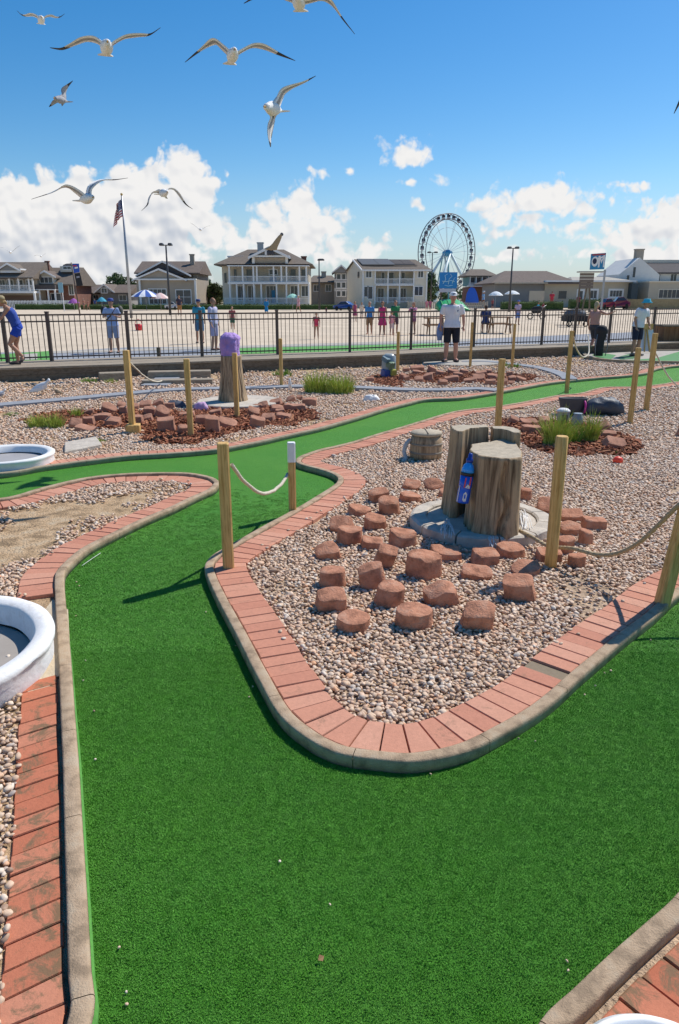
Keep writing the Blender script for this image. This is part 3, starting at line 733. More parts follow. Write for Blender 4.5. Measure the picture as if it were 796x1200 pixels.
# ------------------------------------------------------------------ red stones
def stone(x0, x1, y0, y1, shape, label, group, z0=.02, m=None, seed=None, name='red_stone', tilt=None):
    r = random.Random(seed if seed is not None else int(x0*31+y0*17))
    xc = (x0+x1)/2; f0 = G(xc, y1-1, z0); d = (Vector((0,0,CAMH))-f0).length
    w = (x1-x0)*f0.y/(840*_c+(600-y1)*_s)
    dep = w*{'disc':.9,'cyl':.85,'block':.72,'slab':.6,'wedge':.8,'wavy':.7,'small':.85}.get(shape, .75)
    cy_ = f0.y+dep*.46
    Ht = AY(xc, y0, cy_+dep*.42).z-z0
    Ht = max(.05, min(Ht*.94, w*1.3)); w *= 1.02
    cx_ = AY(xc, (y0+y1)/2, cy_).x
    n = 26; poly = []
    if shape in ('disc', 'cyl', 'small'):
        poly = [(w/2*math.cos(a)*(1+.05*math.sin(2*a+r.random()*6)), dep/2*math.sin(a)*(1+.06*math.sin(3*a+r.random()*2))) for a in np.linspace(0, 2*math.pi, n, endpoint=False)]
    else:
        e = {'block':5, 'slab':6, 'wedge':3, 'wavy':4}[shape]; ph = r.uniform(-.35, .35) if shape != 'slab' else r.uniform(-.15,.15)
        for a in np.linspace(0, 2*math.pi, n, endpoint=False):
            q = (abs(math.cos(a))**e+abs(math.sin(a))**e)**(-1/e)
            x, y = q*math.cos(a), q*math.sin(a)
            if shape == 'wedge': y *= (1-.35*(x+1)/2)
            poly.append(((x*math.cos(ph)-y*math.sin(ph)*.6)*w/2/1.08, (x*math.sin(ph)*.6+y*math.cos(ph))*dep/2))
    sx = r.uniform(-.12, .12); sy = r.uniform(.02, .2); amp = {'wavy':.14}.get(shape, .04)
    if shape in ('block', 'wedge') : sy = r.uniform(.12, .4); sx = r.uniform(-.22, .22)
    if tilt: sx, sy = tilt
    def top(x, y): return Ht - dep*.3*sy*.5 + sx*x + sy*y + amp*w*math.sin(x/w*6+r0)*.5
    r0 = r.uniform(0, 6); mb = MB(); rings = []
    def P3(x, y, z, k=1):
        n_ = noise.noise(Vector((x*12+x0, y*12+y0, z*8)))*w*.045+noise.noise(Vector((x*40+x0, y*40, z*40)))*w*.014
        L = math.hypot(x, y)+1e-6; return Vector((cx_+x*k+x/L*n_, cy_+y*k+y/L*n_, z0+z))
    tz = [top(*p) for p in poly]
    for f, k in ((-.12, 1.02), (.12, 1.04), (.3, 1.01), (.5, 1.0), (.7, .99), (.86, .985), (.95, .982), (.99, .972), (1.0, .955)):
        rings.append([P3(p[0], p[1], tz[i]*f, k) for i, p in enumerate(poly)])
    for k in (.8, .6, .4, .15):
        rings.append([Vector((cx_+p[0]*k, cy_+p[1]*k, z0+top(p[0]*k, p[1]*k)+noise.noise(Vector((p[0]*k*22+x0, p[1]*k*22, 2)))*w*.022+.003)) for p in poly])
    mb.loft(rings, 0, True)
    if shape in ('block', 'wedge', 'slab', 'wavy') or r.random() < .35:      # tumbled pieces lie tilted in the gravel
        q = 1 if shape in ('block', 'wedge') else .5
        Rt = Matrix.Rotation(r.uniform(-.28, .34)*q, 3, 'Y') @ Matrix.Rotation(r.uniform(-.10, .30)*q, 3, 'X'); c0 = Vector((cx_, cy_, z0+Ht*.4))
        mb.v = [tuple(c0+Rt @ (Vector(v)-c0)) for v in mb.v]
    # a couple of spalled chips along the upper edge
    for _ in range(r.choice((0,0,1,2))):
        a_ = r.uniform(0, 6.28); pn = Vector((math.cos(a_), math.sin(a_), r.uniform(.6, 1.4))).normalized(); far = max((Vector(v)-Vector((cx_,cy_,z0))).dot(pn) for v in mb.v); lim = far-w*r.uniform(.03,.09)
        nv = []
        for v in mb.v:
            d_ = (Vector(v)-Vector((cx_,cy_,z0))).dot(pn); nv.append(tuple(Vector(v)-pn*(d_-lim)) if d_ > lim else v)
        mb.v = nv
    o = mb.build(name, m or M['rock']); tag(o, label, 'stone', group)
    es = o.modifiers.new('edges', 'EDGE_SPLIT'); es.split_angle = rad(34)
    o['category'] = 'stone'
    return o
NG = 'red stones around the bottle stump'
NEAR = [
 (471,493,563,576,'block','small red block behind the others, just front right of the barrel tub'),
 (497,521,562,577,'wedge','pointed red block touching the rear left rim of the stone disc'),
 (432,457,572,592,'block','tall-sided red block directly behind left of a tall round red stone'),
 (469,493,576,591,'disc','low round red stone left of the disc, in front of two small blocks'),
 (444,468,581,606,'cyl','tall narrow round red stone, the rearmost upright one left of the disc'),
 (513,531,575,585,'block','small half-hidden red block tucked behind the left side of the stone disc'),
 (408,434,591,607,'disc','flat oval red stone at the rear left of the stone group'),
 (427,453,602,624,'cyl','rounded red stone with a cracked tilted top, centre left of the group'),
 (386,415,607,626,'block','red block right behind a larger round red stone at the left of the group'),
 (396,424,615,641,'cyl','plump round red stone at the left side of the group, in front of a block'),
 (423,450,629,646,'slab','low slanting red slab between two upright round stones'),
 (457,487,618,644,'cyl','rounded cube-like red stone left of the stone disc front rim'),
 (369,399,637,658,'block','leftmost red stone, a tilted brick-like block by the edging'),
 (439,464,638,668,'block','upright square red stone with a notched top in the middle of the group'),
 (477,517,643,681,'cyl','largest red stone, a broad smooth drum in front of the stone disc'),
 (504,541,639,660,'slab','flat red slab leaning in the shade of the disc front rim'),
 (374,405,662,691,'cyl','round red stone in the front left, just behind a tilted square one'),
 (420,452,658,694,'wedge','pear-shaped tilted red stone left of the large drum'),
 (440,474,680,715,'cyl','round drum-shaped red stone with a groove round its side, in the front row'),
 (370,406,689,720,'block','tilted square red stone at the front left corner of the group'),
 (395,433,715,745,'disc','nearest red stone, a wide low oval disc'),
 (465,507,706,741,'cyl','rough chipped round red stone in the front row centre'),
 (496,537,683,713,'wavy','red stone with a wavy saddle-shaped top below the large drum'),
 (540,580,705,742,'block','red slab tipped on its edge, nearest stone to the right'),
 (552,585,642,666,'block','cracked red block right of the slab under the disc rim'),
 (540,577,663,682,'slab','long low brick-shaped red stone beside the large drum'),
 (583,614,635,657,'disc','round flat-topped red stone touching the front right rim of the disc'),
 (598,634,657,678,'wedge','wedge-shaped red stone immediately left of the round-topped post'),
 (589,628,672,707,'block','split red block with a raised corner, front right of the group'),
 (628,658,585,604,'block','red block behind the round-topped post'),
 (609,623,571,588,'cyl','small round red stone peeking out behind the right of the tall stump'),
 (655,682,597,613,'block','low red block right of the round-topped post, at the back of a cluster'),
 (682,711,605,623,'slab','rightmost red stone, a flat oblong one'),
 (655,682,611,630,'wedge','rough pyramid-shaped red stone in the right-hand cluster'),
 (678,695,619,641,'small','smallest upright round red stone in the right-hand cluster'),
 (652,673,627,651,'cyl','round red stone wrapped by the tan rope'),
 (628,658,641,661,'block','red block partly behind the foot of the round-topped post'),
 (666,686,647,668,'cyl','round tipped red stone at the front of the right-hand cluster')]
for a in NEAR: stone(*a, NG)
def pile(boxes, x0, y0, s, label, group, m=None):
    kinds = ['block','slab','block','wedge','disc','wavy']
    for i, (a, b, c, d) in enumerate(boxes):
        X0, X1, Y0, Y1 = x0+a/s, x0+b/s, y0+c/s, y0+d/s
        asp = (X1-X0)/(Y1-Y0); sh = 'slab' if asp > 2.2 else ('cyl' if asp < 1.15 and i % 3 == 0 else kinds[i % 4])
        ad = {'slab':'long flat','cyl':'rounded','block':'squarish','wedge':'wedge-shaped','wavy':'uneven','disc':'low round'}[sh]
        stone(X0, X1, Y0, Y1+1, sh, f'{ad} red stone {label}', group, m=m or M['rock_dark'], z0=.03)
pile([(248,295,340,375),(298,340,330,360),(333,400,318,348),(363,420,287,320),(378,435,333,365),(428,460,292,322),(420,450,278,300),(460,500,282,308),(500,545,275,300),(515,560,295,325),(545,590,270,295),(555,612,297,337),(505,550,325,350),(462,515,325,355),(560,630,330,385),(635,680,360,392),(640,700,312,330),(590,628,280,305),(270,345,362,385),(300,340,303,325),(735,790,325,388),(700,745,325,360),(750,796,305,325)],
     0, 380, 3.06, 'in the heap left of the purple-bagged stump', 'red stones heaped at the left')
pile([(275,320,300,330),(283,340,330,370),(325,375,320,348),(378,435,318,340),(358,405,290,315),(405,450,285,310),(355,400,268,290),(415,450,258,280),(412,488,283,310),(470,525,262,295),(310,350,280,300),(450,475,255,272),(375,410,305,318),(300,330,285,300),(170,240,338,370)],
     200, 380, 3.06, 'in the heap right of the purple-bagged stump', 'red stones heaped by the purple-bagged stump')
pile([(190,225,150,180),(205,240,122,145),(240,310,113,138),(320,365,115,148),(300,350,148,185),(250,300,135,155),(260,305,165,190),(360,400,135,160),(370,418,178,208),(400,470,160,190),(415,470,130,150),(440,490,145,165),(470,515,130,150),(490,555,170,195),(530,590,155,185),(545,600,138,158),(590,625,130,150),(590,640,175,205),(600,650,150,175),(650,700,175,205),(655,690,150,170),(690,720,140,160),(700,740,160,185),(735,785,165,190),(700,730,185,200),(35,75,165,190),(210,240,160,185),(640,665,185,210)],
     420, 400, 3.98, 'in the long heap before the man in white cap', 'red stones in the long far heap')
pile([(0,48,430,465),(50,140,442,468),(140,192,432,465),(62,150,468,505),(412,470,455,500)], 596, 380, 3.98, 'by the grassy mulch bed behind the stump', 'red stones round the grassy mulch bed')
pile([(340,470,170,232),(330,420,125,165),(783,830,100,165)], 640, 480, 5.1, 'at the right end of the grassy mulch bed', 'red stones round the grassy mulch bed')
# ------------------------------------------------------------------ carved stumps, disc, bottle
def wood_col(mb, poly, z0, ztop, flare, seed, n=None, cracks=5, fl_h=.35, mi_top=1):
    """carved stump: uneven outline (poly: x,y at the top), flared foot, vertical cracks"""
    P_ = np.array(poly); c = P_.mean(0); closed = np.vstack([P_, P_[:1]]); R_ = resample(closed, np.hypot(*np.diff(closed, axis=0).T).sum()/150)[:-1]
    m_ = len(R_); r = random.Random(seed); cr = [r.randrange(m_) for _ in range(cracks)]
    rings = []; K = 26
    for i in range(K+1):
        f = i/K; z = z0+(ztop-z0)*f; fl = 1+flare*max(0, 1-f/fl_h)**1.6+.05*(1-f)
        ring = []
        for j, p in enumerate(R_):
            v = p-c; a = j/m_*6.283; rough = noise.noise(Vector((math.cos(a)*3+seed, math.sin(a)*3, z*1.3)))*.012+noise.noise(Vector((math.cos(a)*11+seed, math.sin(a)*11, z*2.2)))*.006
            for q in cr:
                qq = q+noise.noise(Vector((q, z*5, 0)))*5; dj = abs((j-qq+m_/2) % m_-m_/2)
                if dj < 2.0: rough -= .042*(1-dj/2.0)*max(0, min(1, (1.02-f)*1.6+noise.noise(Vector((q, z*3, 5)))))
            L = np.hypot(*v)+1e-6; q2 = c+v*fl+v/L*rough
            ring.append(Vector((q2[0], q2[1], z)))
        rings.append(ring)
    cen = Vector((c[0], c[1], ztop))
    rings.append([cen+(p-cen)*.955+Vector((0,0,.008)) for p in rings[-1]])
    mb.loft(rings, 0, True, cap=False)
    o = len(mb.v)-m_; mb.f.append(tuple(range(o, o+m_))); mb.m.append(mi_top); mb.sm.append(False)
dc = G(563, 607, .07); DC = Vector((dc.x, dc.y-.02, 0)); DR = .535
disc = thing('stone_disc', 'round grey carved concrete disc with a raised rim carrying the tall split stump', 'base', (DC.x, DC.y, .01))
mb = MB(); mb.lathe([(0,.0),(DR-.13,.0),(DR-.13,.078),(0,.082)][::1], DC, 48, smooth=False, cap=False); mb.build('paving', M['stone_disc'], disc)
mb = MB()
for k in range(11):
    a0 = k/11*6.283+.012+.2; a1 = (k+1)/11*6.283-.012+.2; rg = []
    for t in np.linspace(a0, a1, 7):
        wob = rnd.uniform(-.004,.004)
        rg.append([Vector((DC.x+q*math.cos(t), DC.y+q*math.sin(t), z+(wob if z > .05 else 0))) for q, z in ((DR-.125,0),(DR-.125,.088),(DR-.11,.098),(DR-.025,.096),(DR-.004,.085),(DR+.004,0))])
    mb.loft(rg, 0, False)
mb.build('rim', M['stone_disc'], disc)
# radial slabs inside the rim
st = thing('carved_stump', 'tall split carved driftwood stump on the stone disc with the blue bottle leaning on it', 'stump', (DC.x, DC.y, .08))
fY = G(585, 622, .085).y
def topxy(x, y, z):      # point of known height seen at x,y
    g = G(x, y, z); return (g.x, g.y)
zf = AY(583, 530, fY+.10).z
front = [topxy(x, y, zf) for x, y in ((549,527),(553,523),(563,522),(577,521.5),(590,520),(602,519),(609,522),(611,527),(606,531),(592,532),(570,531),(556,530))]
front = [(a*1.0, b) for a, b in front]
cf = np.array(front).mean(0)
front = [(cf[0]+(a-cf[0])*.97-.005, fY+.215+(b-cf[1])*1.9) for a, b in front]
mb = MB(); wood_col(mb, front, .075, zf, .05, 3, cracks=13)
mb.build('front_trunk', [M['drift'], M['drifttop']], st)
zr = zf+.015
rY = fY+.50
def relxy(x, y, Yr): p = AY(x, y, Yr); return p.x
rear1 = [(relxy(a, 520, rY), rY+b) for a, b in ((531,-.03),(531,.10),(540,.17),(556,.18),(576,.17),(576,.08),(564,.06),(552,.02),(544,-.05),(540,-.10),(534,-.10))]
mb = MB(); wood_col(mb, [(a-.01, b-.02) for a, b in rear1], .075, AY(550, 503, rY).z, .34, 8, cracks=6, fl_h=.95); mb.build('left_trunk', [M['drift'], M['drifttop']], st)
rear2 = [(relxy(a, 520, rY), rY+b) for a, b in ((580,.06),(580,.17),(596,.17),(606,.10),(608,-.02),(604,-.12),(597,-.10),(594,.0),(588,.05))]
mb = MB(); wood_col(mb, rear2, .075, AY(590, 505, rY).z, .06, 21, cracks=4); mb.build('right_trunk', [M['drift'], M['drifttop']], st)
# dark hollows in the bark
fx = lambda x, y: AY(x, y, fY+.04)
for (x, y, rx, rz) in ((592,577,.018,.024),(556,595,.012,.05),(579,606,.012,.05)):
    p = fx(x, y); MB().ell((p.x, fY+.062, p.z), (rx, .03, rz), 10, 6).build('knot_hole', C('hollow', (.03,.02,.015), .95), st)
# bottle
bt = thing('water_bottle', 'blue sports water bottle leaning against the tall stump', 'bottle', tuple(fx(547, 588)))
bY = fY-.01
b0 = AY(542, 589, bY); b1 = AY(552, 531, bY+.02)
ax = (b1-b0); L = ax.length; ax.normalize(); rotm = ax.to_track_quat('Z', 'Y').to_matrix()
def lath_at(prof, n=24, m=None, name='body'):
    mb = MB(); rings = [[b0+rotm @ Vector((1.22*r*math.cos(2*math.pi*j/n), 1.22*r*math.sin(2*math.pi*j/n), z*L)) for j in range(n)] for r, z in prof]
    mb.loft(rings, 0, True); return mb.build(name, m, bt)
lath_at([(.030,0),(.036,.01),(.037,.05),(.037,.27),(.034,.30),(.037,.33),(.0375,.56)], m=C('bottle_blue', (.015,.11,.62), .25), name='body')
lath_at([(.039,.555),(.039,.61),(.036,.625)], m=C('bottle_black', (.015,.015,.02), .4), name='band')
lath_at([(.037,.62),(.036,.68),(.028,.76),(.017,.80),(.016,.82)], m=C('bottle_sky', (.03,.32,.85), .25), name='shoulder')
lath_at([(.020,.815),(.020,.88),(.013,.90),(.012,.97),(.008,1.0)], m=C('bottle_cap', (.012,.05,.33), .3), name='cap')
tocam = (Vector((0,0,CAMH))-b0).normalized(); sidev = ax.cross(tocam).normalized(); fr = sidev.cross(ax).normalized()
if fr.dot(tocam) < 0: fr = -fr
rightv = Vector((1,0,0)); sgn = 1 if sidev.dot(rightv) > 0 else -1
def label_patch(name, pts, m, rr=.0388):
    rr *= 1.23
    mb = MB(); vs = []
    for a, z in pts: vs.append(b0+ax*z*L+fr*math.cos(a)*rr+sidev*sgn*math.sin(a)*rr)
    mb.add(vs, [tuple(range(len(vs)))]); o = mb.build(name, m, bt); sol = o.modifiers.new('s', 'SOLIDIFY'); sol.thickness = .0006
    return o
label_patch('red_label', [(-.2,.33),(.75,.31),(.8,.47),(.75,.55),(-.15,.52)], C('label_red', (.7,.06,.05), .4))
label_patch('white_swoosh', [(.0,.33),(.35,.40),(.75,.36),(.75,.31)], M['white'], .0392)
label_patch('white_mark', [(-.1,.08),(.1,.05),(.45,.06),(.5,.2),(.2,.25),(-.05,.2)], M['white'])
label_patch('mark_hole', [(.08,.11),(.3,.11),(.3,.19),(.08,.19)], C('bottle_blue', (.015,.11,.62), .25), .0393)
label_patch('side_text', [(-1.0,.02),(-.85,.02),(-.8,.35),(-.95,.35)], M['white'])
# white cords tied on the disc
mb = MB()
for k in range(16):
    a = G(524+rnd.uniform(-3,3), 611+rnd.uniform(-3,3), .10); b = G(524+rnd.uniform(-9,9), 624+rnd.uniform(-6,8), .10)
    mb.tube(bez([a, (a+b)/2+Vector((rnd.uniform(-.02,.02),0,.02)), b], .02), .0022, 5)
tag(mb.build('cord_bundle', M['white']), 'bundle of thin white cord on the left of the stone disc', 'cord')
mb = MB()
for k in range(6):
    a = G(576+rnd.uniform(-3,3), 628, .102); b = G(578+rnd.uniform(-5,5), 641+rnd.uniform(-2,2), .07)
    mb.tube(bez([a, (a+b)/2+Vector((rnd.uniform(-.02,.02),0,.01)), b], .02), .0022, 5)
tag(mb.build('cord_bundle', M['white']), 'few white cord ends hanging over the front rim of the disc', 'cord')
mb = MB()
for k in range(12):
    a = G(612+rnd.uniform(-3,3), 600+rnd.uniform(-3,3), .10); b = G(618+rnd.uniform(-6,8), 618+rnd.uniform(-6,4), .10)
    mb.tube(bez([a, (a+b)/2+Vector((rnd.uniform(-.02,.02),0,.03)), b], .02), .0022, 5)
tag(mb.build('cord_bundle', M['white']), 'tangle of white cord on the right of the stone disc', 'cord')
# barrel tub with a metal hook
bc = G(501, 541, .02); bw = (520-483)*.5*bc.y/(840*_c+(600-541)*_s)
tb = thing('barrel_tub', 'low grey-brown half barrel with a lid standing on the pebbles', 'barrel', (bc.x, bc.y+bw, .01))
c_ = Vector((bc.x, bc.y+bw, .01)); hb = AY(501, 509, bc.y+bw).z-.01
mb = MB(); mb.lathe([(bw*.98,0),(bw*1.04,hb*.3),(bw*1.02,hb*.7),(bw*.93,hb)], c_, 30); mb.build('staves', M['drift'], tb)
for z in (.28, .62):
    mb = MB(); mb.lathe([(bw*1.055,hb*z),(bw*1.06,hb*(z+.08)),(bw*1.0,hb*(z+.08)),(bw*1.0,hb*z)], c_, 30); mb.build('hoop', C('hoop', (.26,.22,.17), .8), tb)
mb = MB(); mb.lathe([(bw*.99,hb+.0),(bw*1.0,hb+.022),(bw*.97,hb+.03),(.01,hb+.034)], c_, 30)
mb.build('lid', M['drifttop'], tb)
mb = MB(); mb.box(c_.x-.004, c_.x+.004, c_.y-bw*.95, c_.y+bw*.95, hb+.036, hb+.047); mb.build('lid_seam', C('hollow', (.03,.02,.015)), tb)
mb = MB(); hk = [Vector((c_.x-bw*1.02, c_.y-.03, hb*.85)), Vector((c_.x-bw*1.3, c_.y-.06, hb*.7)), Vector((c_.x-bw*1.45, c_.y-.08, hb*.4)), Vector((c_.x-bw*1.35, c_.y-.12, hb*.15)), Vector((c_.x-bw*1.6, c_.y-.16, .02))]
mb.tube(bez(hk, .02), [.022]*1+[.022]*(len(bez(hk,.02))-1), 8); mb.build('hook', C('hook_metal', (.45,.44,.42), .35), tb)
# ------------------------------------------------------------------ purple-bagged stump
ps = G(270, 474, .05); 
pd = thing('stone_pad', 'low round concrete pad under the purple-bagged stump', 'base', (ps.x+.05, ps.y+.35, 0)); 
mb = MB(); mb.lathe([(.68,.0),(.68,.05),(.66,.06),(0,.062)], (ps.x+.1, ps.y+.32, .012), 40, smooth=False); mb.build('slab', M['stone_disc'], pd)
ww = 1/(840*_c+(600-450)*_s)*ps.y
sp_ = thing('bagged_stump', 'tall flared carved stump with a purple bag pulled over its top', 'stump', (ps.x, ps.y+.3, .05))
poly = [(ps.x+math.cos(a)*12*ww*(1+.06*math.sin(3*a)), ps.y+.3+math.sin(a)*12*ww) for a in np.linspace(0, 6.283, 22, endpoint=False)]
Yc = ps.y+.3; zt = AY(270, 417, Yc).z
mb = MB(); wood_col(mb, poly, .05, zt, .42, 12, cracks=6, fl_h=.95); mb.build('trunk', [M['drift'], M['drifttop']], sp_)
mb = MB(); ztt = AY(270, 390, Yc).z; rb = 10.2*ww; rings = []
for i in range(15):
    f = i/14; z = zt-.03+(ztt-zt+.03)*f; rr = rb*(1.02+.10*math.sin(f*3.0))*(1 if f < .78 else math.cos((f-.78)/.22*1.2)**.8)
    ring = []
    for j in range(40):
        a = j/40*6.283; q = rr*(1+noise.noise(Vector((math.cos(a)*2, math.sin(a)*2, z*5)))*.22+abs(noise.noise(Vector((math.cos(a)*5+z*6, math.sin(a)*5, z*12))))*.30-.06)
        ring.append(Vector((ps.x-.01+q*math.cos(a), Yc+q*math.sin(a), z+noise.noise(Vector((a*2,f*4,0)))*.03*f)))
    rings.append(ring)
mb.loft(rings, 0, True); tag(mb.build('fabric_bag', mat('purple_fabric', (.42,.26,.60), .8, .18, 6, .7, 16, .04)), 'crumpled purple fabric bag covering the top of the tall stump', 'bag')
# white swan-neck scrap and folded cloths near stump foot
def cloth(name, x, y, w, h, m, label, cat, seed=1, sz=1.0, z=.03):
    g = G(x, y, z); sx = w/2*g.y/(840*_c+(600-y)*_s); mb = MB(); rings = []
    hh = (AY(x, y-h, g.y+sx*.5).z-z)
    for i in range(9):
        f = i/8; t = f*math.pi/2; rr = max(math.cos(t), .06)**.7
        rings.append([Vector((g.x+sx*rr*math.cos(a)*(1+.3*noise.noise(Vector((math.cos(a)*2+seed, math.sin(a)*2, f*2)))), g.y+sx*.55+sx*.6*rr*math.sin(a)*(1+.3*noise.noise(Vector((math.cos(a)*3+seed, math.sin(a)*3, f*2)))), z-.01+hh*math.sin(t)*(1+.3*noise.noise(Vector((math.cos(a)*2, math.sin(a)*2+seed, f*3)))))) for a in np.linspace(0, 6.283, 26, endpoint=False)])
    mb.loft(rings, 0, True); return tag(mb.build(name, m), label, cat)
cloth('folded_cloth', 235, 481, 19, 10, C('lilac', (.55,.35,.55), .8), 'small lilac cloth on the mulch left of the tall stump', 'cloth', 2)
cloth('dark_bag', 205, 478, 26, 9, C('navy_cloth', (.06,.07,.10), .8), 'dark folded bag among the left red stones', 'bag', 5)
cloth('white_scrap', 435, 470, 20, 8, M['white'], 'white shell-like object lying on gravel left of the far lane', 'shell', 3)
cloth('pale_stone', 507, 462, 1, 1, M['conc'], 'x', 'y') if False else None
cloth('black_cloth', 283, 438, 8, 12, M['black'], 'small black bag against the right side of the tall stump', 'bag', 7)
# white bottle at the kerb
g = G(340, 458, .03)
tb2 = thing('small_marker', 'small white marker peg beside the far path', 'marker', tuple(g)); MB().lathe([(.03,0),(.03,.14),(.02,.18),(.02,.22),(.0,.23)], g, 12).build('peg', M['white'], tb2)
# ------------------------------------------------------------------ basins
def basin(c, R_, h, rim_w, floor_z, label, m_in, m_out=M['whitewash'], rough=.012, lip=.0, tilt=0):
    t = thing('basin', label, 'basin', (c.x, c.y, 0)); mb = MB(); n = 96
    prof = [(R_*.93,-.0),(R_*.97,h*.35),(R_*.96,h*.55),(R_-.005,h*.8),(R_,h*.92),(R_-.015,h),(R_-rim_w*.5,h+.004),(R_-rim_w,h-.004),(R_-rim_w-.012,h*.9),(R_-rim_w-.03,floor_z+.01)]
    rings = []
    for i, (r, z) in enumerate(prof):
        rings.append([Vector((c.x+(r+noise.noise(Vector((math.cos(a)*4, math.sin(a)*4, z*9+i)))*rough*(1.8 if i < 4 else .6))*math.cos(a), c.y+(r+noise.noise(Vector((math.cos(a)*4, math.sin(a)*4, z*9+i)))*rough*(1.8 if i < 4 else .6))*math.sin(a), z+noise.noise(Vector((math.cos(a)*3, math.sin(a)*3, 7)))*rough*.5)) for a in np.linspace(0, 6.283185, n, endpoint=False)])
    mb.loft(rings, 0, True, cap=False); mb.build('wall', m_out, t)
    mb = MB(); mb.lathe([(R_-rim_w-.028,floor_z),(R_*.3,floor_z-.006),(.0,floor_z-.006)], (c.x,c.y,0), 48, cap=False); mb.build('floor', m_in, t)
    return t
a, b, c2 = G(63,742,.17), G(47,708,.17), G(16,786,.17)
def circ(p, q, r):
    ax_, ay_, bx_, by_, cx_, cy_ = p.x, p.y, q.x, q.y, r.x, r.y
    d = 2*(ax_*(by_-cy_)+bx_*(cy_-ay_)+cx_*(ay_-by_))
    ux = ((ax_**2+ay_**2)*(by_-cy_)+(bx_**2+by_**2)*(cy_-ay_)+(cx_**2+cy_**2)*(ay_-by_))/d
    uy = ((ax_**2+ay_**2)*(cx_-bx_)+(bx_**2+by_**2)*(ax_-cx_)+(cx_**2+cy_**2)*(bx_-ax_))/d
    return Vector((ux, uy, 0)), math.hypot(p.x-ux, p.y-uy)
cc, cr = circ(a, b, c2); print('basin', cc, cr)
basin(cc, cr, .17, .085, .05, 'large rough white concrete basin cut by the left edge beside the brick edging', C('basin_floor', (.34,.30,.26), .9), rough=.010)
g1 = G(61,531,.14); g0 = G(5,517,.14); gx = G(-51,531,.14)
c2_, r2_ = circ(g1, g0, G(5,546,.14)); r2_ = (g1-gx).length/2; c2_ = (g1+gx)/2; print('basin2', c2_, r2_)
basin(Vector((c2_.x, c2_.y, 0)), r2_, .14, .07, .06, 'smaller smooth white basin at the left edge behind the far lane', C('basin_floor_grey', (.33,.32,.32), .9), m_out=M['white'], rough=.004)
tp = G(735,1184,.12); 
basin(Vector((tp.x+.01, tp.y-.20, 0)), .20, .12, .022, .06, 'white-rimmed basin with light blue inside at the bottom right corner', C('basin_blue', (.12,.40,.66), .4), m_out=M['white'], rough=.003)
# ------------------------------------------------------------------ grass tufts
def grass(x, y, wpx, hpx, label, m=None, nb=220, seed=1, depth=.5, kind='grass_clump'):
    g = G(x, y, .02); sx = wpx/2*g.y/(840*_c+(600-y)*_s); H = AY(x, y-hpx, g.y+sx*depth).z; r = random.Random(seed); mb = MB()
    for i in range(nb):
        a = r.uniform(0, 6.28); q = math.sqrt(r.random()); bx_, by_ = g.x+sx*.8*q*math.cos(a), g.y+sx*depth+sx*depth*q*math.sin(a)
        h = H*r.uniform(.5, 1.05)*(1-.35*q); la = a+r.uniform(-.8,.8); lean = h*r.uniform(.05,.55)*(.3+q)
        w = r.uniform(.0035,.007)*max(1, g.y/8); rt = r.uniform(0, 3.14); wx, wy = math.cos(rt)*w, math.sin(rt)*w; vs = []
        for k in range(4):
            f = k/3; x_, y_, z_ = bx_+math.cos(la)*lean*f*f, by_+math.sin(la)*lean*f*f, .01+h*(f-.18*f*f*lean/h); ww_ = (1-f*.85)
            vs += [(x_-wx*ww_, y_-wy*ww_, z_), (x_+wx*ww_, y_+wy*ww_, z_)]
        mb.add(vs, [(0,1,3,2),(2,3,5,4),(4,5,7,6)])
    return tag(mb.build(kind, m or M['blade_y']), label, 'grass clump', 'ornamental grass clumps')
grass(372,462,36,34,'left half of the large yellow-green grass clump right of the purple-bagged stump',nb=420,seed=3)
grass(399,463,38,32,'right half of the large yellow-green grass clump right of the purple-bagged stump',nb=420,seed=4)
grass(42,503,26,22,'yellow-green grass clump at the left end of the left red stones',seed=5)
grass(62,503,26,24,'yellow-green grass clump in the mulch beside the left red stones',seed=6,nb=240)
grass(88,490,18,16,'small yellow-green clump behind the left red stones',seed=7,nb=120)
grass(103,449,22,9,'low green tuft by the boardwalk at the far left',M['blade_g'],nb=110,seed=8)
grass(128,449,18,7,'sparse dry tuft by the boardwalk at the far left',M['blade_y'],nb=60,seed=9)
grass(331,441,30,11,'low green tuft behind the post right of the purple-bagged stump',M['blade_g'],nb=120,seed=10)
grass(655,524,38,54,'tall bright grass clump behind the tall split stump',M['blade_y'],nb=420,seed=11)
grass(672,520,26,30,'dense low grass clump in the middle of the right mulch bed',M['blade_g'],nb=260,seed=12)
grass(693,519,22,44,'upright yellow grass clump at the right of the mulch bed',M['blade_y'],nb=260,seed=13)
grass(603,432,17,9,'small green tuft at the right end of the far red heap',M['blade_g'],nb=90,seed=14)
grass(591,430,10,11,'wispy green tuft right of the man in the white cap',M['blade_g'],nb=30,seed=15)
grass(726,533,8,8,'tiny green sprig beside the red ball',M['blade_g'],nb=20,seed=16)
grass(685,412,18,14,'shaded green tuft under the far hanging rope',M['blade_g'],nb=90,seed=17)
grass(112,520,26,7,'short green grass patch in front of the grey slab at far left',M['blade_g'],nb=150,seed=18)
grass(12,488,26,6,'low dark green patch at the left edge behind the smaller basin',M['blade_g'],nb=120,seed=19)
# grey slab on the gravel (far left)
q = [G(76,524,.03), G(118,514,.03), G(111,509,.14), G(76,516,.14)]
mb = MB(); pl = [G(76,533,.03), G(120,524,.03), G(113,515,.03), G(76,522,.03)]
mb.add([(p.x,p.y,.01) for p in pl]+[(p.x,p.y,.07) for p in pl], [(3,2,1,0),(4,5,6,7),(0,1,5,4),(1,2,6,5),(2,3,7,6),(3,0,4,7)])
tag(mb.build('stone_slab', M['stone_disc'], bevel=.01), 'grey concrete slab lying tilted on the gravel behind the far lane', 'slab')
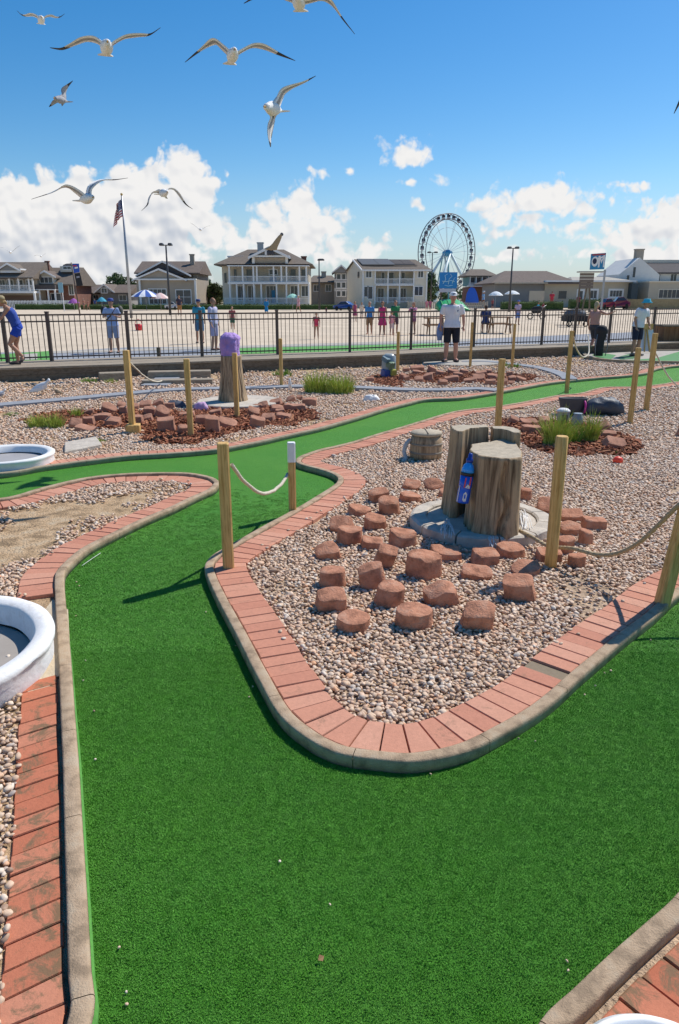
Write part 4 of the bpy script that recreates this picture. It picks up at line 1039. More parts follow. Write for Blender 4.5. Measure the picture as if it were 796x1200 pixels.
# ------------------------------------------------------------------ dark planter, covered bundle, lantern, ball
g = G(673, 488, .02)
t = thing('planter_tub', 'dark flared planter tub next to the covered bundle', 'planter', tuple(g)); k = g.y/(840*_c+(600-480)*_s)
mb = MB(); rx = 17*k; ry = rx*.55; zt = AY(673, 466, g.y+ry).z; cy0 = g.y+ry
mb.loft([[Vector((g.x+rx*q*math.cos(a), cy0+ry*q*math.sin(a), z)) for a in np.linspace(0, 6.283, 28, endpoint=False)] for q, z in ((.80,.02),(.86,zt*.5),(1,zt*.92),(1.02,zt),(.92,zt),(.9,zt*.75),(.3,zt*.7))], 0, True)
mb.build('tub', C('planter_grey', (.075,.07,.075), .7), t)
t = thing('covered_bundle', 'low dark blue-grey tarpaulin covered bundle with a pink strap', 'bundle', tuple(G(710,488,.02)))
g = G(710, 489, .02); rx = 25*k; ry = rx*.42; zt = AY(710, 467, g.y+ry).z*1.0; mb = MB(); rings = []
for i in range(21):
    f = i/20; x = (f-.5)*2; q = (1-abs(x)**2.6)**.5 if abs(x) < 1 else .05; q = max(q, .12)
    ring = []
    for j in range(20):
        a = j/20*6.283; yy = math.cos(a)*ry*q; zz = math.sin(a); z_ = .05+zt*.5*q*(1+zz) if True else 0
        nn_ = noise.noise(Vector((x*3, math.cos(a)*2, math.sin(a)*2)))*.045
        ring.append(Vector((g.x+x*rx, g.y+ry+yy*(1+nn_*3), .03+zt*.48*q*(1+zz)+nn_*.6+.03*(1-q))))
    rings.append(ring)
mb.loft(rings, 0, True); mb.build('tarpaulin', M['tarp'], t)
mb = MB(); mb.tube([Vector((g.x-rx*.93, g.y+ry+math.cos(a)*ry*.62, .06+zt*.33*(1+math.sin(a)))) for a in np.linspace(0, 6.283, 16, endpoint=False)], .014, 6, closed=True); mb.build('pink_strap', C('hot_pink', (.62,.04,.30), .6), t)
g = G(661, 496, .02); k2 = g.y/(840*_c+(600-490)*_s)
t = thing('lantern', 'white and grey lantern box with a domed top in the grassy mulch bed', 'lantern', tuple(g)); w_ = 7*k2; ztop = AY(661, 478, g.y+w_).z
mb = MB(); mb.box(g.x-w_*.85, g.x+w_*.85, g.y, g.y+w_*1.6, .02, ztop*.78); mb.build('body', C('lantern_grey', (.33,.35,.36), .5), t, bevel=.01)
mb = MB(); mb.lathe([(w_*1.15,ztop*.78),(w_*1.1,ztop*.86),(w_*.7,ztop*.98),(0,ztop)], (g.x, g.y+w_*.8, 0), 20); mb.build('lid', M['white'], t)
mb = MB(); mb.box(g.x-w_*.5, g.x+w_*.5, g.y-.006, g.y+.01, ztop*.2, ztop*.62); mb.build('panel', C('lantern_dark', (.08,.09,.10), .3), t)
g = G(676, 500, .02); t = thing('small_urn', 'small blue-grey pot between the grass clumps of the right mulch bed', 'pot', tuple(g))
mb = MB(); mb.lathe([(.05,0),(.075,.05),(.07,.12),(.05,.15),(.06,.17),(.04,.17)], (g.x,g.y,.03), 20); mb.build('pot_body', C('urn', (.25,.30,.35), .5), t)
g = G(725, 544, .02); t = thing('golf_ball_marker', 'round red-orange ball lying at the edge of the red mulch', 'ball', tuple(g))
mb = MB(); mb.ell((g.x, g.y+.03, .055), (.053,.042,.042), 20, 12); mb.build('ball_shell', C('ball_red', (.85,.07,.03), .45), t)
# cup and line on turf : small faded scuffs and a leaf
for (x, y, lab) in ((376,1124,'small brown dead leaf on the near turf'),(130,640,'thin white thread lying on the turf by the left kerb')):
    g = G(x, y, .012); mb = MB()
    if 'leaf' in lab: mb.add([(g.x-.007,g.y-.004,.013),(g.x+.006,g.y-.006,.012),(g.x+.009,g.y+.006,.016),(g.x-.004,g.y+.007,.02)], [(0,1,2,3)]); tag(mb.build('dead_leaf', C('leaf_brown', (.32,.17,.07))), lab, 'leaf')
a_ = [G(96,663,.014), G(106,656,.015), G(118,648,.014)]
tag(MB().tube(bez(a_, .03), .0016, 5).build('thread', M['white']), 'thin white thread lying on the turf by the left kerb', 'thread')
# clear bag with bottles
g = G(456, 442, .03); k3 = g.y/(840*_c+(600-430)*_s)
t = thing('clear_bag', 'clear plastic bag of blue and yellow things standing in front of the boardwalk', 'bag', tuple(g)); w_ = 8.5*k3; zt = AY(456, 415, g.y).z
mb = MB(); rings = [[Vector((g.x+w_*q*math.cos(a)*(1+.12*noise.noise(Vector((math.cos(a)*3,math.sin(a)*3,z*3)))), g.y+.12+w_*.7*q*math.sin(a), z)) for a in np.linspace(0,6.283,22,endpoint=False)] for q, z in ((.9,.03),(1,.12),(1,zt*.6),(.92,zt*.9),(.5,zt*1.0))]
mb.loft(rings, 0, True); mb.build('bag_skin', C('bag_film', (.34,.38,.38), .25), t)
for (dx, z, r, cc_) in ((-.07,.12,.09,(.03,.10,.34)),(.07,.14,.075,(.42,.40,.08)),(.02,.30,.08,(.14,.22,.14)),(-.07,.40,.06,(.10,.18,.22))):
    mb = MB(); mb.obox((g.x+dx, g.y+.01, z), (r*1.7,.17,r*1.5), .3+z, tilt=z); mb.build('contents', C('cont%d' % int(z*100), cc_, .4), t)
# grit kicked onto the turf along the kerbs
Q = jgrid(-1.6, 3.2, 1.2, 6.5, .07); bad = np.zeros(len(Q), bool)
for poly in (polyA, polyB, polyC, polyD): bad |= inpoly(poly, Q)
dd = np.minimum.reduce([dist_to(S, Q) for S in (SA, SB, SC_, SD)]); keep = (~bad) & (dd > .015) & (npr.uniform(0,1,len(Q)) < np.where(dd < .08, .10, .004)); Q = Q[keep]; n = len(Q)
tag(scatter('grit', np.c_[Q, np.full(n, .008)], npr.uniform(.002,.0055,(n,3)), npr.uniform(0,6,(n,3)), PEB, npr.integers(0,6,n)), 'sand grains and tiny stones lying on the turf')
# ------------------------------------------------------------------ boardwalk, paths, railing
DF = [G(0,431.5,.3), G(75,429,.3), G(150,426.5,.3), G(300,421,.3), G(430,416.5,.3), G(560,410,.3), G(700,405,.3), G(796,401,.3)]
DF = [DF[0]+(DF[0]-DF[1])*1.6]+DF+[DF[-1]+(DF[-1]-DF[-2])*1.6]
FL = [G(0,425,.3), G(150,420,.3), G(300,416,.3), G(430,412,.3), G(560,406,.3), G(700,402,.3), G(796,398,.3)]
FL = [FL[0]+(FL[0]-FL[1])*.8]+FL+[FL[-1]+(FL[-1]-FL[-2])*.9]
DK = thing('boardwalk', 'weathered raised timber boardwalk edge below the bronze railing', 'boardwalk', (0,18,0))
FLn = [p+Vector((-.05,.35,0)) for p in FL]
mb = MB(); n = 80
fa = resample([(p.x,p.y) for p in DF], .4); fb = resample([(p.x,p.y) for p in FLn], .4); m_ = min(len(fa), len(fb))
fb = resample([(p.x,p.y) for p in FLn], .4)
tt = np.linspace(0, 1, 61)
def interp_poly(P_, t):
    P_ = np.asarray(P_); d = np.r_[0, np.cumsum(np.hypot(*np.diff(P_, axis=0).T))]; d /= d[-1]; return np.c_[np.interp(t, d, P_[:,0]), np.interp(t, d, P_[:,1])]
F0, F1 = interp_poly([(p.x,p.y) for p in DF], tt), interp_poly([(p.x,p.y) for p in FLn], tt)
for lo, hi in ((0,.33),(.345,.66),(.675,1.0)):      # three long boards
    a = F0*(1-lo)+F1*lo; b = F0*(1-hi)+F1*hi
    mb.add([(x,y,.3) for x, y in a]+[(x,y,.3) for x, y in b]+[(x,y,.26) for x, y in a]+[(x,y,.26) for x, y in b],
       [(i,i+1,62+i-0,61+i) for i in range(60)]+[(i,122+i,123+i,i+1) for i in range(60)]+[(61+i,62+i,184+i,183+i) for i in range(60)])
mb.build('decking', M['deck'], DK)
mb = MB()
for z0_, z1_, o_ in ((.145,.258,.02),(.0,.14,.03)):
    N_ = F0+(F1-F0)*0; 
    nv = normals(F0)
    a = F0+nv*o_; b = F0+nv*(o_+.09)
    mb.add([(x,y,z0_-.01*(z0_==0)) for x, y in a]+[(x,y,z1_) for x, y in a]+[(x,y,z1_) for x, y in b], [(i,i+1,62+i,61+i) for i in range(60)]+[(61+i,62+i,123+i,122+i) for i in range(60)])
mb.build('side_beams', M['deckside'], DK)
RL = thing('railing', 'long dark bronze metal railing with thin pickets along the boardwalk', 'railing', (0,18,.3))
zt_ = lambda y: 1.28+.004*max(0, y-16)*2
def fpt(xp):      # point on the fence line seen at pixel column xp (at rail height)
    best = None
    P_ = interp_poly([(p.x,p.y) for p in FL], np.linspace(0,1,4000)); f = P_[:,1]*_c+CAMH*_s*.45; X = 398+840*P_[:,0]/(P_[:,1]*_c+(CAMH-.8)*_s)
    i = int(np.argmin(abs(X-xp))); return P_[i]
POSTX = [-78,-32,6,58,150,236,325,410,482,556,636,674,715,766,815,860]
pp = [fpt(x) for x in POSTX]
for p in pp:
    mb = MB(); mb.box(p[0]-.035, p[0]+.035, p[1]-.035, p[1]+.035, .29, 1.35); mb.box(p[0]-.042, p[0]+.042, p[1]-.042, p[1]+.042, 1.35, 1.375)
    mb.build('rail_post', M['fence'], RL)
for a, b in zip(pp[:-1], pp[1:]):
    a3, b3 = Vector((a[0],a[1],0)), Vector((b[0],b[1],0)); u = (b3-a3).normalized(); L = (b3-a3).length
    for z, h in ((1.30,.035),(1.16,.03),(.39,.03)):
        mb = MB(); mb.beam(a3+u*.036+Vector((0,0,z)), b3-u*.036+Vector((0,0,z)), .03, h); mb.build('rail', M['fence'], RL)
    k = int(L/.108); mb = MB()
    for i in range(1, k):
        q = a3.lerp(b3, i/k); mb.box(q.x-.007, q.x+.007, q.y-.007, q.y+.007, .335, 1.285)
    mb.build('picket_panel', M['fence'], RL)
# grey kerb-path loops in the gravel
def ribbon(name, pts, w, z, m, kind='structure', h=.02):
    P_ = spline([(p.x,p.y) for p in pts], .12); nn = normals(P_); mb = MB(); rg = [[(p[0]+n_[0]*w/2, p[1]+n_[1]*w/2, 0), (p[0]+n_[0]*w/2, p[1]+n_[1]*w/2, z+h), (p[0]-n_[0]*w/2, p[1]-n_[1]*w/2, z+h), (p[0]-n_[0]*w/2, p[1]-n_[1]*w/2, 0)] for p, n_ in zip(P_, nn)]
    mb.loft(rg, 0, False); return tag(mb.build(name, m), kind=kind)
ribbon('path', [G(x,y,.05) for x, y in ((-60,481),(0,475),(70,469),(145,462),(205,457),(290,455),(350,453),(420,454.5),(480,457),(530,457),(560,456),(585,458))], .34, .05, M['conc_grey'])
ribbon('path', [G(x,y,.05) for x, y in ((541,424),(570,424),(600,427),(630,431),(650,436),(663,441),(668,445))], .30, .05, M['conc_grey'])
ribbon('path', [G(x,y,.05) for x, y in ((180,452),(192,447),(200,438),(206,431))], .5, .045, M['conc_grey'])
# timber steps by the boardwalk
t = thing('timber_steps', 'low stacked timber steps in the gravel left of the purple-bagged stump', 'steps', tuple(G(190,450,0)))
for (x0, x1, y, h, zz) in ((114,152,447,.16,.0),(124,190,441,.14,.06),(165,248,452,.10,0),(172,246,445,.16,.0),(180,246,438,.24,0)):
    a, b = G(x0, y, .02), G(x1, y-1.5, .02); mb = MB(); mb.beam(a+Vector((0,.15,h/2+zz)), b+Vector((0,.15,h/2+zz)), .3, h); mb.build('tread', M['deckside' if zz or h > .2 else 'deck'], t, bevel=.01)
# raised hole pads
def pad(name, x, y, rxp, h, label, green=False, ry=None):
    g = G(x, y, .05); k = g.y/(840*_c+(600-y)*_s); R_ = rxp*k
    t = thing(name, label, 'pad', (g.x, g.y, 0)); mb = MB(); mb.lathe([(R_,.0),(R_,h),(R_*.985,h+.01),(0,h+.012)], (g.x,g.y,0), 48, smooth=False); mb.build('slab', M['conc'], t)
    return t, g, R_
pad('stone_pad', 540, 424, 46, .05, 'round pale concrete pad the man in the white cap stands on')
# right-hand putting pad: kerbed kidney outline with green and white areas
t = thing('putting_pad', 'kerbed putting pad with green turf and white concrete at the right rear', 'putting pad', tuple(G(740,418,0)))
pl = [G(x,y,.07) for x, y in ((684,415),(690,419),(712,422.5),(740,424),(796,425),(870,426),(870,409),(796,411),(735,411),(700,409),(687,411))]
PS = spline([(p.x,p.y) for p in pl]+[(pl[0].x,pl[0].y)], .1)
ptl = [Vector((p[0],p[1],0)) for p in PS]; tri = tessellate_polygon([ptl])
MB().add([(p.x,p.y,.075) for p in ptl], tri).build('surface', M['conc'], t)
mb = MB(); mb.loft([[(p[0]+n_[0]*.05,p[1]+n_[1]*.05,0),(p[0]+n_[0]*.05,p[1]+n_[1]*.05,.11),(p[0]-n_[0]*.05,p[1]-n_[1]*.05,.11),(p[0]-n_[0]*.05,p[1]-n_[1]*.05,0)] for p, n_ in zip(PS, normals(PS))], 0, False); mb.build('rim', M['kerb_far'], t)
for lst in (((694,416),(700,413),(722,416),(716,421),(700,419)), ((724,420),(740,414),(752,417),(770,420),(796,423.5),(868,424),(868,417),(796,417.5),(772,414),(796,412.5),(800,423),(742,422)))[:1]:
    q = [G(x,y,.08) for x, y in lst]; MB().add([(p.x,p.y,.081) for p in q], [tuple(range(len(q)))]).build('green_turf', C('pad_turf', (.03,.20,.03)), t)
q = [G(x,y,.08) for x, y in ((736,422),(770,419.5),(796,412),(868,411),(868,424),(796,423.5))]; MB().add([(p.x,p.y,.081) for p in q], [tuple(range(len(q)))]).build('green_turf', C('pad_turf', (.03,.20,.03)), t)
q = [G(x,y,.08) for x, y in ((722,419),(738,414.5),(748,417),(742,420.5),(728,421.5))]; MB().add([(p.x,p.y,.081) for p in q], [tuple(range(len(q)))]).build('green_turf', C('pad_turf_dark', (.02,.13,.025)), t)
# golf greens and grey walks beyond the railing
def patch(name, pts, z, m):
    q = [G(x,y,z) for x, y in pts]; tri = tessellate_polygon([[Vector((p.x,p.y,0)) for p in q]])
    return tag(MB().add([(p.x,p.y,z) for p in q], tri).build(name, m), kind='structure')
patch('promenade', ((-90,417),(0,413),(60,412),(150,407),(300,406),(430,403),(560,397),(700,391),(860,384),(900,391),(796,398),(700,404),(560,409),(430,414),(300,418),(150,423),(0,429),(-90,434)), .02, M['conc_grey'])
patch('green_lane', ((-60,419),(62,411),(62,422.5),(0,425),(-60,428)), .03, M['turf_edge'])
patch('white_kerb', ((22,415),(44,414),(44,421),(24,422)), .034, M['conc'])
patch('green_lane', ((280,408),(520,402),(520,407),(430,411),(280,415)), .03, M['turf_edge'])
patch('tan_paving', ((60,411.5),(560,397),(560,399.5),(60,414)), .026, M['conc'])
# small dark posts of the far lane
for (x, y0, y1) in ((187,407,424),):
    g = G(x, y1, .0); mb = MB(); H = AY(x, y0, g.y).z; mb.box(g.x-.045,g.x+.045,g.y-.045,g.y+.045,0,H); tag(mb.build('bollard', M['fence']), 'short dark post behind the railing at the left', 'post')
# crate / timber bin on the right
g = G(786, 409, .05); k = g.y/(840*_c+(600-400)*_s)
t = thing('timber_bin', 'brown plank bin with a flat lid at the right edge by the railing', 'bin', tuple(g)); zt = AY(786, 381, g.y).z
x0 = G(776,409,.05).x; mb = MB()
for i in range(7): mb.box(x0+i*.17, x0+i*.17+.162, g.y, g.y+.9, .12, zt-.05)
mb.build('planks', M['pine'] if False else mat_wood('bin_wood', (.30,.15,.07), (.17,.075,.03), False, 30), t)
mb = MB(); mb.box(x0-.06, x0+1.3, g.y-.06, g.y+.96, zt-.05, zt); mb.build('lid', M['deckside'], t)
# white A-frame sign with timber head and the black bag
g = G(757, 412, .11); k = g.y/(840*_c+(600-400)*_s)
t = thing('easel_board', 'white board leaning on a timber easel beside the man in the bright hat', 'board', tuple(g))
zt = AY(757, 381, g.y).z; mb = MB(); w_ = 9*k
mb.add([(g.x-w_*1.1,g.y-.05,.12),(g.x+w_*1.1,g.y-.05,.12),(g.x+w_,g.y+.22,zt-.12),(g.x-w_*.8,g.y+.22,zt-.12),(g.x-w_*1.1,g.y-.02,.12),(g.x+w_*1.1,g.y-.02,.12),(g.x+w_,g.y+.25,zt-.12),(g.x-w_*.8,g.y+.25,zt-.12)], [(0,1,2,3),(4,7,6,5),(0,4,5,1),(1,5,6,2),(2,6,7,3),(3,7,4,0)]); mb.build('panel', M['white'], t)
mb = MB(); mb.beam((g.x-w_*.9,g.y+.2,zt-.05),(g.x+w_*.9,g.y+.2,zt-.05),.06,.16); mb.build('head_rail', M['pine'], t)
for s in (-1,1):
    mb = MB(); mb.beam((g.x+s*w_*.35,g.y-.09,.11),(g.x+s*w_*.1,g.y+.16,zt-.13),.035); mb.build('leg', M['pine'], t)
g = G(702, 417, .11)
t = thing('golf_bag', 'black mesh bag standing on the putting pad', 'bag', tuple(g)); k = g.y/(840*_c+(600-400)*_s); zt = AY(702, 381, g.y).z; w_ = 6.5*k
mb = MB(); mb.loft([[Vector((g.x+dx+w_*q*math.cos(a)*(1+.15*noise.noise(Vector((math.cos(a)*2,math.sin(a)*2,z*4)))), g.y+w_*.7*q*math.sin(a), z)) for a in np.linspace(0,6.283,22,endpoint=False)] for q, z, dx in ((.8,.11,-.02),(.85,.3,-.02),(.75,.5,0),(.8,.62,.02),(1.05,.75,.02),(1.1,zt*.85,.01),(.9,zt*.95,0),(.4,zt,0))], 0, True); mb.build('sack', M['black'], t)
for s in (-1,1):
    mb = MB(); mb.tube([(g.x+s*w_*.8,g.y-.08,.7),(g.x+s*w_*1.1,g.y-.12,.4),(g.x+s*w_*.9,g.y-.1,.12)], .012, 6); mb.build('strap', C('grey_strap', (.2,.2,.22)), t)
# gulls on the ground, written in the bird section
# picnic tables on the sand
def picnic(x, y, wpx, label, rz=0):
    g = G(x, y, 0); L = wpx*g.y/(840*_c+(600-y)*_s); t = thing('picnic_table', label, 'picnic table', tuple(g), 'picnic tables on the sand')
    def wb(cx, cy, cz, sx, sy, sz, nm, m='pinewood'):
        mb = MB(); r = Matrix.Rotation(rz, 3, 'Z'); p = r @ Vector((cx, cy, 0)); mb.obox((g.x+p.x, g.y+.8+p.y, cz), (sx, sy, sz), rz); mb.build(nm, M['picnic'], t)
    if 'picnic' not in M: M['picnic'] = mat_wood('picnic_wood', (.34,.20,.11), (.2,.11,.055), False, 30)
    wb(0,0,.74,L,.72,.045,'table_top')
    for s in (-1,1): wb(0,s*.68,.44,L,.26,.04,'bench')
    for s in (-1,1):
        wb(s*L*.34,0,.415,.09,1.5,.09,'cross_beam')
        for u in (-1,1):
            mb = MB(); r = Matrix.Rotation(rz, 3, 'Z'); a = r @ Vector((s*L*.34+.06, u*.55, 0)); b = r @ Vector((s*L*.34+.06, u*.18, 0))
            mb.beam((g.x+a.x, g.y+.8+a.y, 0), (g.x+b.x, g.y+.8+b.y, .715), .05, .10); mb.build('leg', M['picnic'], t)
picnic(511, 393, 24, 'picnic table on the sand left of the man in the white cap')
picnic(588, 391, 30, 'picnic table with the seated person in dark blue')
picnic(676, 381, 28, 'dark picnic table behind the railing at the right')
# red bucket on sand
g = G(163, 387, 0); t = thing('red_bucket', 'bright red bucket standing on the sand behind the railing', 'bucket', tuple(g))
MB().lathe([(.16,0),(.2,.32),(.19,.32),(.15,.03)], g, 16).build('pail', C('red_plastic', (.6,.02,.03), .4), t)
MB().tube([(g.x-.19,g.y,.32),(g.x-.12,g.y,.5),(g.x,g.y,.56),(g.x+.12,g.y,.5),(g.x+.19,g.y,.32)], .015, 6).build('handle', C('red_plastic', (.6,.02,.03)), t)
# ------------------------------------------------------------------ people
SKIN = {'tan': (.42,.215,.135), 'fair': (.55,.32,.22), 'brown': (.24,.125,.08), 'red': (.52,.25,.17)}
def remesh(o, v, smooth=4):
    r = o.modifiers.new('remesh', 'REMESH'); r.mode = 'VOXEL'; r.voxel_size = v; r.use_smooth_shade = True
    s = o.modifiers.new('smooth', 'SMOOTH'); s.iterations = smooth; s.factor = .5
J0 = dict(pel=(0,0,.95), neck=(0,.01,1.50), head=(0,-.02,1.655),
  hipL=(-.09,0,.93), kneL=(-.11,-.02,.50), ankL=(-.12,.02,.085), toeL=(-.14,-.17,.035),
  hipR=(.09,0,.93), kneR=(.11,-.02,.50), ankR=(.12,.02,.085), toeR=(.14,-.17,.035),
  shoL=(-.185,.01,1.43), elbL=(-.235,.03,1.16), wriL=(-.235,-.04,.92), hanL=(-.235,-.08,.84),
  shoR=(.185,.01,1.43), elbR=(.235,.03,1.16), wriR=(.235,-.04,.92), hanR=(.235,-.08,.84))
def lerp3(pts, n):
    o = []
    for i in range(len(pts)-1):
        for k in range(n): o.append(Vector(pts[i][0]).lerp(Vector(pts[i+1][0]), k/n)); 
    return o
def person(label, at, h=1.75, yaw=0, pose=None, top=('tee', (.8,.8,.8)), bot=('shorts', (.03,.03,.04)), hair=(.08,.05,.03), hairlen=0, hat=None, skin='tan', lod=1, group=None, build=1.0, shoes=(.05,.04,.04), extras=None, face=True):
    """yaw 0 faces the camera. lod 0 near, 1 middle, 2 far."""
    j = dict(J0)
    if pose: j.update(pose)
    s = h/1.78; J = {k: Vector(v)*s for k, v in j.items()}
    for k in J: J[k].x *= 1 if k in ('pel','neck','head') else (.5+.5*build)
    t = thing('person', label, 'person', tuple(at), group)
    R_ = Matrix.Rotation(yaw, 3, 'Z'); o3 = Vector(at)
    vox = (.009, .018, .032)[lod]*s
    def W(mb):
        mb.v = [tuple(R_ @ Vector(v)+o3) for v in mb.v]; return mb
    pel, neck = J['pel'], J['neck']; ax_ = (neck-pel); L = ax_.length; ax_.normalize()
    sx = (J['shoR']-J['shoL']).normalized(); fwd = sx.cross(ax_).normalized()
    def torso(mb, prof, z0=-.2, z1=1.0, grow=0):
        rings = []
        for f, rx, ry, dy in prof:
            if f < z0 or f > z1: continue
            c = pel+ax_*(f*L)+fwd*(dy*s)
            rings.append([c+sx*math.cos(a)*(rx*s*build+grow)+fwd*math.sin(a)*(ry*s*build+grow) for a in np.linspace(0, 2*math.pi, 16, endpoint=False)])
        mb.loft(rings, 0, True)
    TP = [(-.20,.06,.06,0),(-.14,.135,.10,0),(-.05,.165,.12,.01),(.08,.160,.118,0),(.25,.142,.108,-.005),(.42,.148,.112,-.01),(.6,.168,.122,-.012),(.76,.178,.118,-.005),(.88,.165,.10,0),(.95,.11,.075,.005),(1.0,.065,.06,.01)]
    def limb(mb, ks, rs, n=10, grow=0, cut=1.0):
        pts = [J[k] for k in ks]; P_, Q = [], []
        for i in range(len(pts)-1):
            for q in range(4):
                f = q/4
                if (i+f)/(len(pts)-1) > cut: break
                P_.append(pts[i].lerp(pts[i+1], f)); Q.append((rs[i*2]*(1-2*f)+rs[i*2+1]*2*f if f < .5 else rs[i*2+1]*(2-2*f)+rs[i*2+2]*(2*f-1))*s*build**.5+grow)
        if cut >= 1: P_.append(pts[-1]); Q.append(rs[-1]*s+grow)
        mb.tube(P_, Q, n)
    legR = (.088,.082,.056,.058,.038); armR = (.052,.046,.038,.036,.026)
    mb = MB(); torso(mb, TP)
    for S in 'LR':
        limb(mb, ('hip'+S,'kne'+S,'ank'+S), legR); limb(mb, ('sho'+S,'elb'+S,'wri'+S), armR)
        a, b = J['ank'+S], J['toe'+S]; hd = (b-a); hd.z = 0; heel = a-hd*.28; heel.z = b.z if abs(a.z-b.z) < .12*s else a.z-.05*s
        mb.tube([heel, a.lerp(b, .15)-Vector((0,0,.02*s)), a.lerp(b, .6)-Vector((0,0,.005*s)), b], [.034*s,.043*s,.042*s,.024*s], 10)
        mb.ell(J['sho'+S], (.058*s*build,.058*s,.062*s), 10, 6)
        # hand: palm with fingers and thumb
        w_, hn = J['wri'+S], J['han'+S]; d = (hn-w_).normalized(); sd_ = d.cross(fwd).normalized(); sgn = 1 if S == 'L' else -1
        nrm = sd_.cross(d).normalized()
        if lod < 2:
            mb.tube([w_, w_.lerp(hn, .5), hn], [(.026*s,.024*s),(.040*s,.019*s),(.040*s,.016*s)], 10)
            if lod == 0:
                for q, ln in ((-1.5,.066),(-.5,.078),(.5,.074),(1.5,.058)):
                    b0_ = hn+sd_*q*.020*s; b1_ = b0_+d*ln*.5*s+nrm*.010*s; b2_ = b1_+d*ln*.42*s+nrm*.028*s
                    mb.tube([b0_-d*.02*s, b1_, b2_], [.0100*s,.0092*s,.0078*s], 7)
                th = w_.lerp(hn, .35)+sd_*(.030*s*(1 if True else -1)); mb.tube([th, th+sd_*.026*s+d*.028*s, th+sd_*.030*s+d*.060*s+nrm*.012*s], [.013*s,.011*s,.009*s], 7)
            else: mb.tube([hn, hn+d*.045*s, hn+d*.07*s+nrm*.02*s], [(.036*s,.015*s),(.032*s,.013*s),(.022*s,.011*s)], 8)
        else: mb.ell(w_.lerp(hn, .8), (.032*s,.026*s,.05*s), 8, 6)
    hd = J['head']; nk = (hd-neck)
    mb.tube([neck-ax_*.03*s, neck.lerp(hd, .5)], [.056*s,.050*s], 10)
    mb.ell(hd, (.077*s,.097*s,.118*s), 16, 12); mb.ell(hd+Vector((0,-.030*s,-.062*s)), (.052*s,.058*s,.055*s), 10, 8)
    if lod < 2:
        mb.tube([hd+Vector((0,-.090*s,.010*s)), hd+Vector((0,-.108*s,-.020*s)), hd+Vector((0,-.113*s,-.030*s))], [.009*s,.013*s,.012*s], 6)
        for q in (-1, 1): mb.ell(hd+Vector((q*.078*s,.005*s,-.005*s)), (.013*s,.020*s,.030*s), 8, 6)
    o = W(mb).build('body', C('skin_'+skin, SKIN[skin], .6), t); remesh(o, vox)
    if lod == 0 or (lod == 1 and h > 1.2 and face):
        for q in (-1, 1):
            mb = MB(); mb.ell(hd+Vector((q*.030*s,-.092*s,.012*s)), (.012*s,.007*s,.007*s), 8, 6); W(mb).build('eye', C('eye', (.03,.02,.015), .3), t)
        mb = MB(); mb.tube([hd+Vector((-.024*s,-.090*s,-.060*s)), hd+Vector((0,-.098*s,-.062*s)), hd+Vector((.024*s,-.090*s,-.060*s))], .006*s, 6); W(mb).build('mouth', C('lips', (.34,.12,.10), .6), t)
    gv = .012*s
    kind, col = top
    m_ = C('cloth_%02d%02d%02d' % tuple(int(99*c) for c in col), col, .85)
    if kind in ('tee', 'tank', 'longtee', 'dress', 'towel'):
        mb = MB()
        TS = [(f, rx*(1.02 if f > .2 else 1.08), ry*1.04, dy) for f, rx, ry, dy in TP if f > (-.1 if kind != 'tank' else -.02)]
        if kind in ('tee', 'longtee'): TS = [(-.10,.180,.135,.0)]+TS[0:]
        torso(mb, TS, -.2, .96 if kind != 'tank' else .9, gv*1.1)
        if kind in ('tee', 'longtee', 'towel'):
            for S in 'LR':
                mb.ell(J['sho'+S], (.070*s*build,.066*s,.068*s), 10, 6)
                limb(mb, ('sho'+S,'elb'+S,'wri'+S), [q*1.25+.008 for q in armR], grow=gv*.5, cut=.40 if kind == 'tee' else .95)
        if kind in ('dress', 'towel'):
            c0 = pel+ax_*L*.1; rings = []
            for f, q in ((.0,1.02),(.3,1.12),(.6,1.28),(1,1.42)):
                c = c0-Vector((0,0,1))*f*(.48 if kind == 'dress' else .72)*s
                rings.append([c+Vector((math.cos(a)*.165*s*q*(1+.05*math.sin(6*a)*f), math.sin(a)*.125*s*q*(1+.05*math.sin(6*a)*f), 0)) for a in np.linspace(0, 6.283, 24, endpoint=False)])
            mb.loft(rings, 0, True)
        o = W(mb).build({'dress':'dress','towel':'towel_robe','tank':'tank_top'}.get(kind, 'shirt'), m_, t); remesh(o, vox, 3)
    elif kind == 'bikini':
        mb = MB(); torso(mb, TP, .55, .8, gv*.7); W(mb).build('swim_top', m_, t)
    if bot:
        kind, col = bot; m_ = C('cloth_%02d%02d%02d' % tuple(int(99*c) for c in col), col, .85); mb = MB()
        torso(mb, TP, -.25, .10, gv)
        if kind in ('shorts', 'trousers'):
            cut = .52 if kind == 'shorts' else .97
            for S in 'LR':
                limb(mb, ('hip'+S,'kne'+S,'ank'+S), [.096,.092,.076,.072,.06], grow=gv*.5, cut=cut)
        elif kind == 'short_shorts':
            for S in 'LR': limb(mb, ('hip'+S,'kne'+S,'ank'+S), [.098,.098,.088,.084,.07], grow=gv*.4, cut=.27)
        o = W(mb).build({'shorts':'shorts','short_shorts':'shorts','briefs':'swim_bottoms','trousers':'trousers'}[kind], m_, t); remesh(o, vox, 3)
    if shoes and lod < 2:
        for S in 'LR':
            a, b = J['ank'+S], J['toe'+S]; hd_ = (b-a); hd_.z = 0; hl = a-hd_*.33; hl.z = b.z; mb = MB()
            if abs(a.z-b.z) > .12*s: hl = a-Vector((0,0,.06*s))
            mb.tube([hl+Vector((0,0,-.008*s)), hl.lerp(b, .5)+Vector((0,0,.0)), b+hd_.normalized()*.02*s], [(.046*s,.030*s),(.052*s,.038*s),(.042*s,.026*s)], 12); W(mb).build('shoe', C('shoe_%02d' % int(shoes[0]*99), shoes, .7), t)
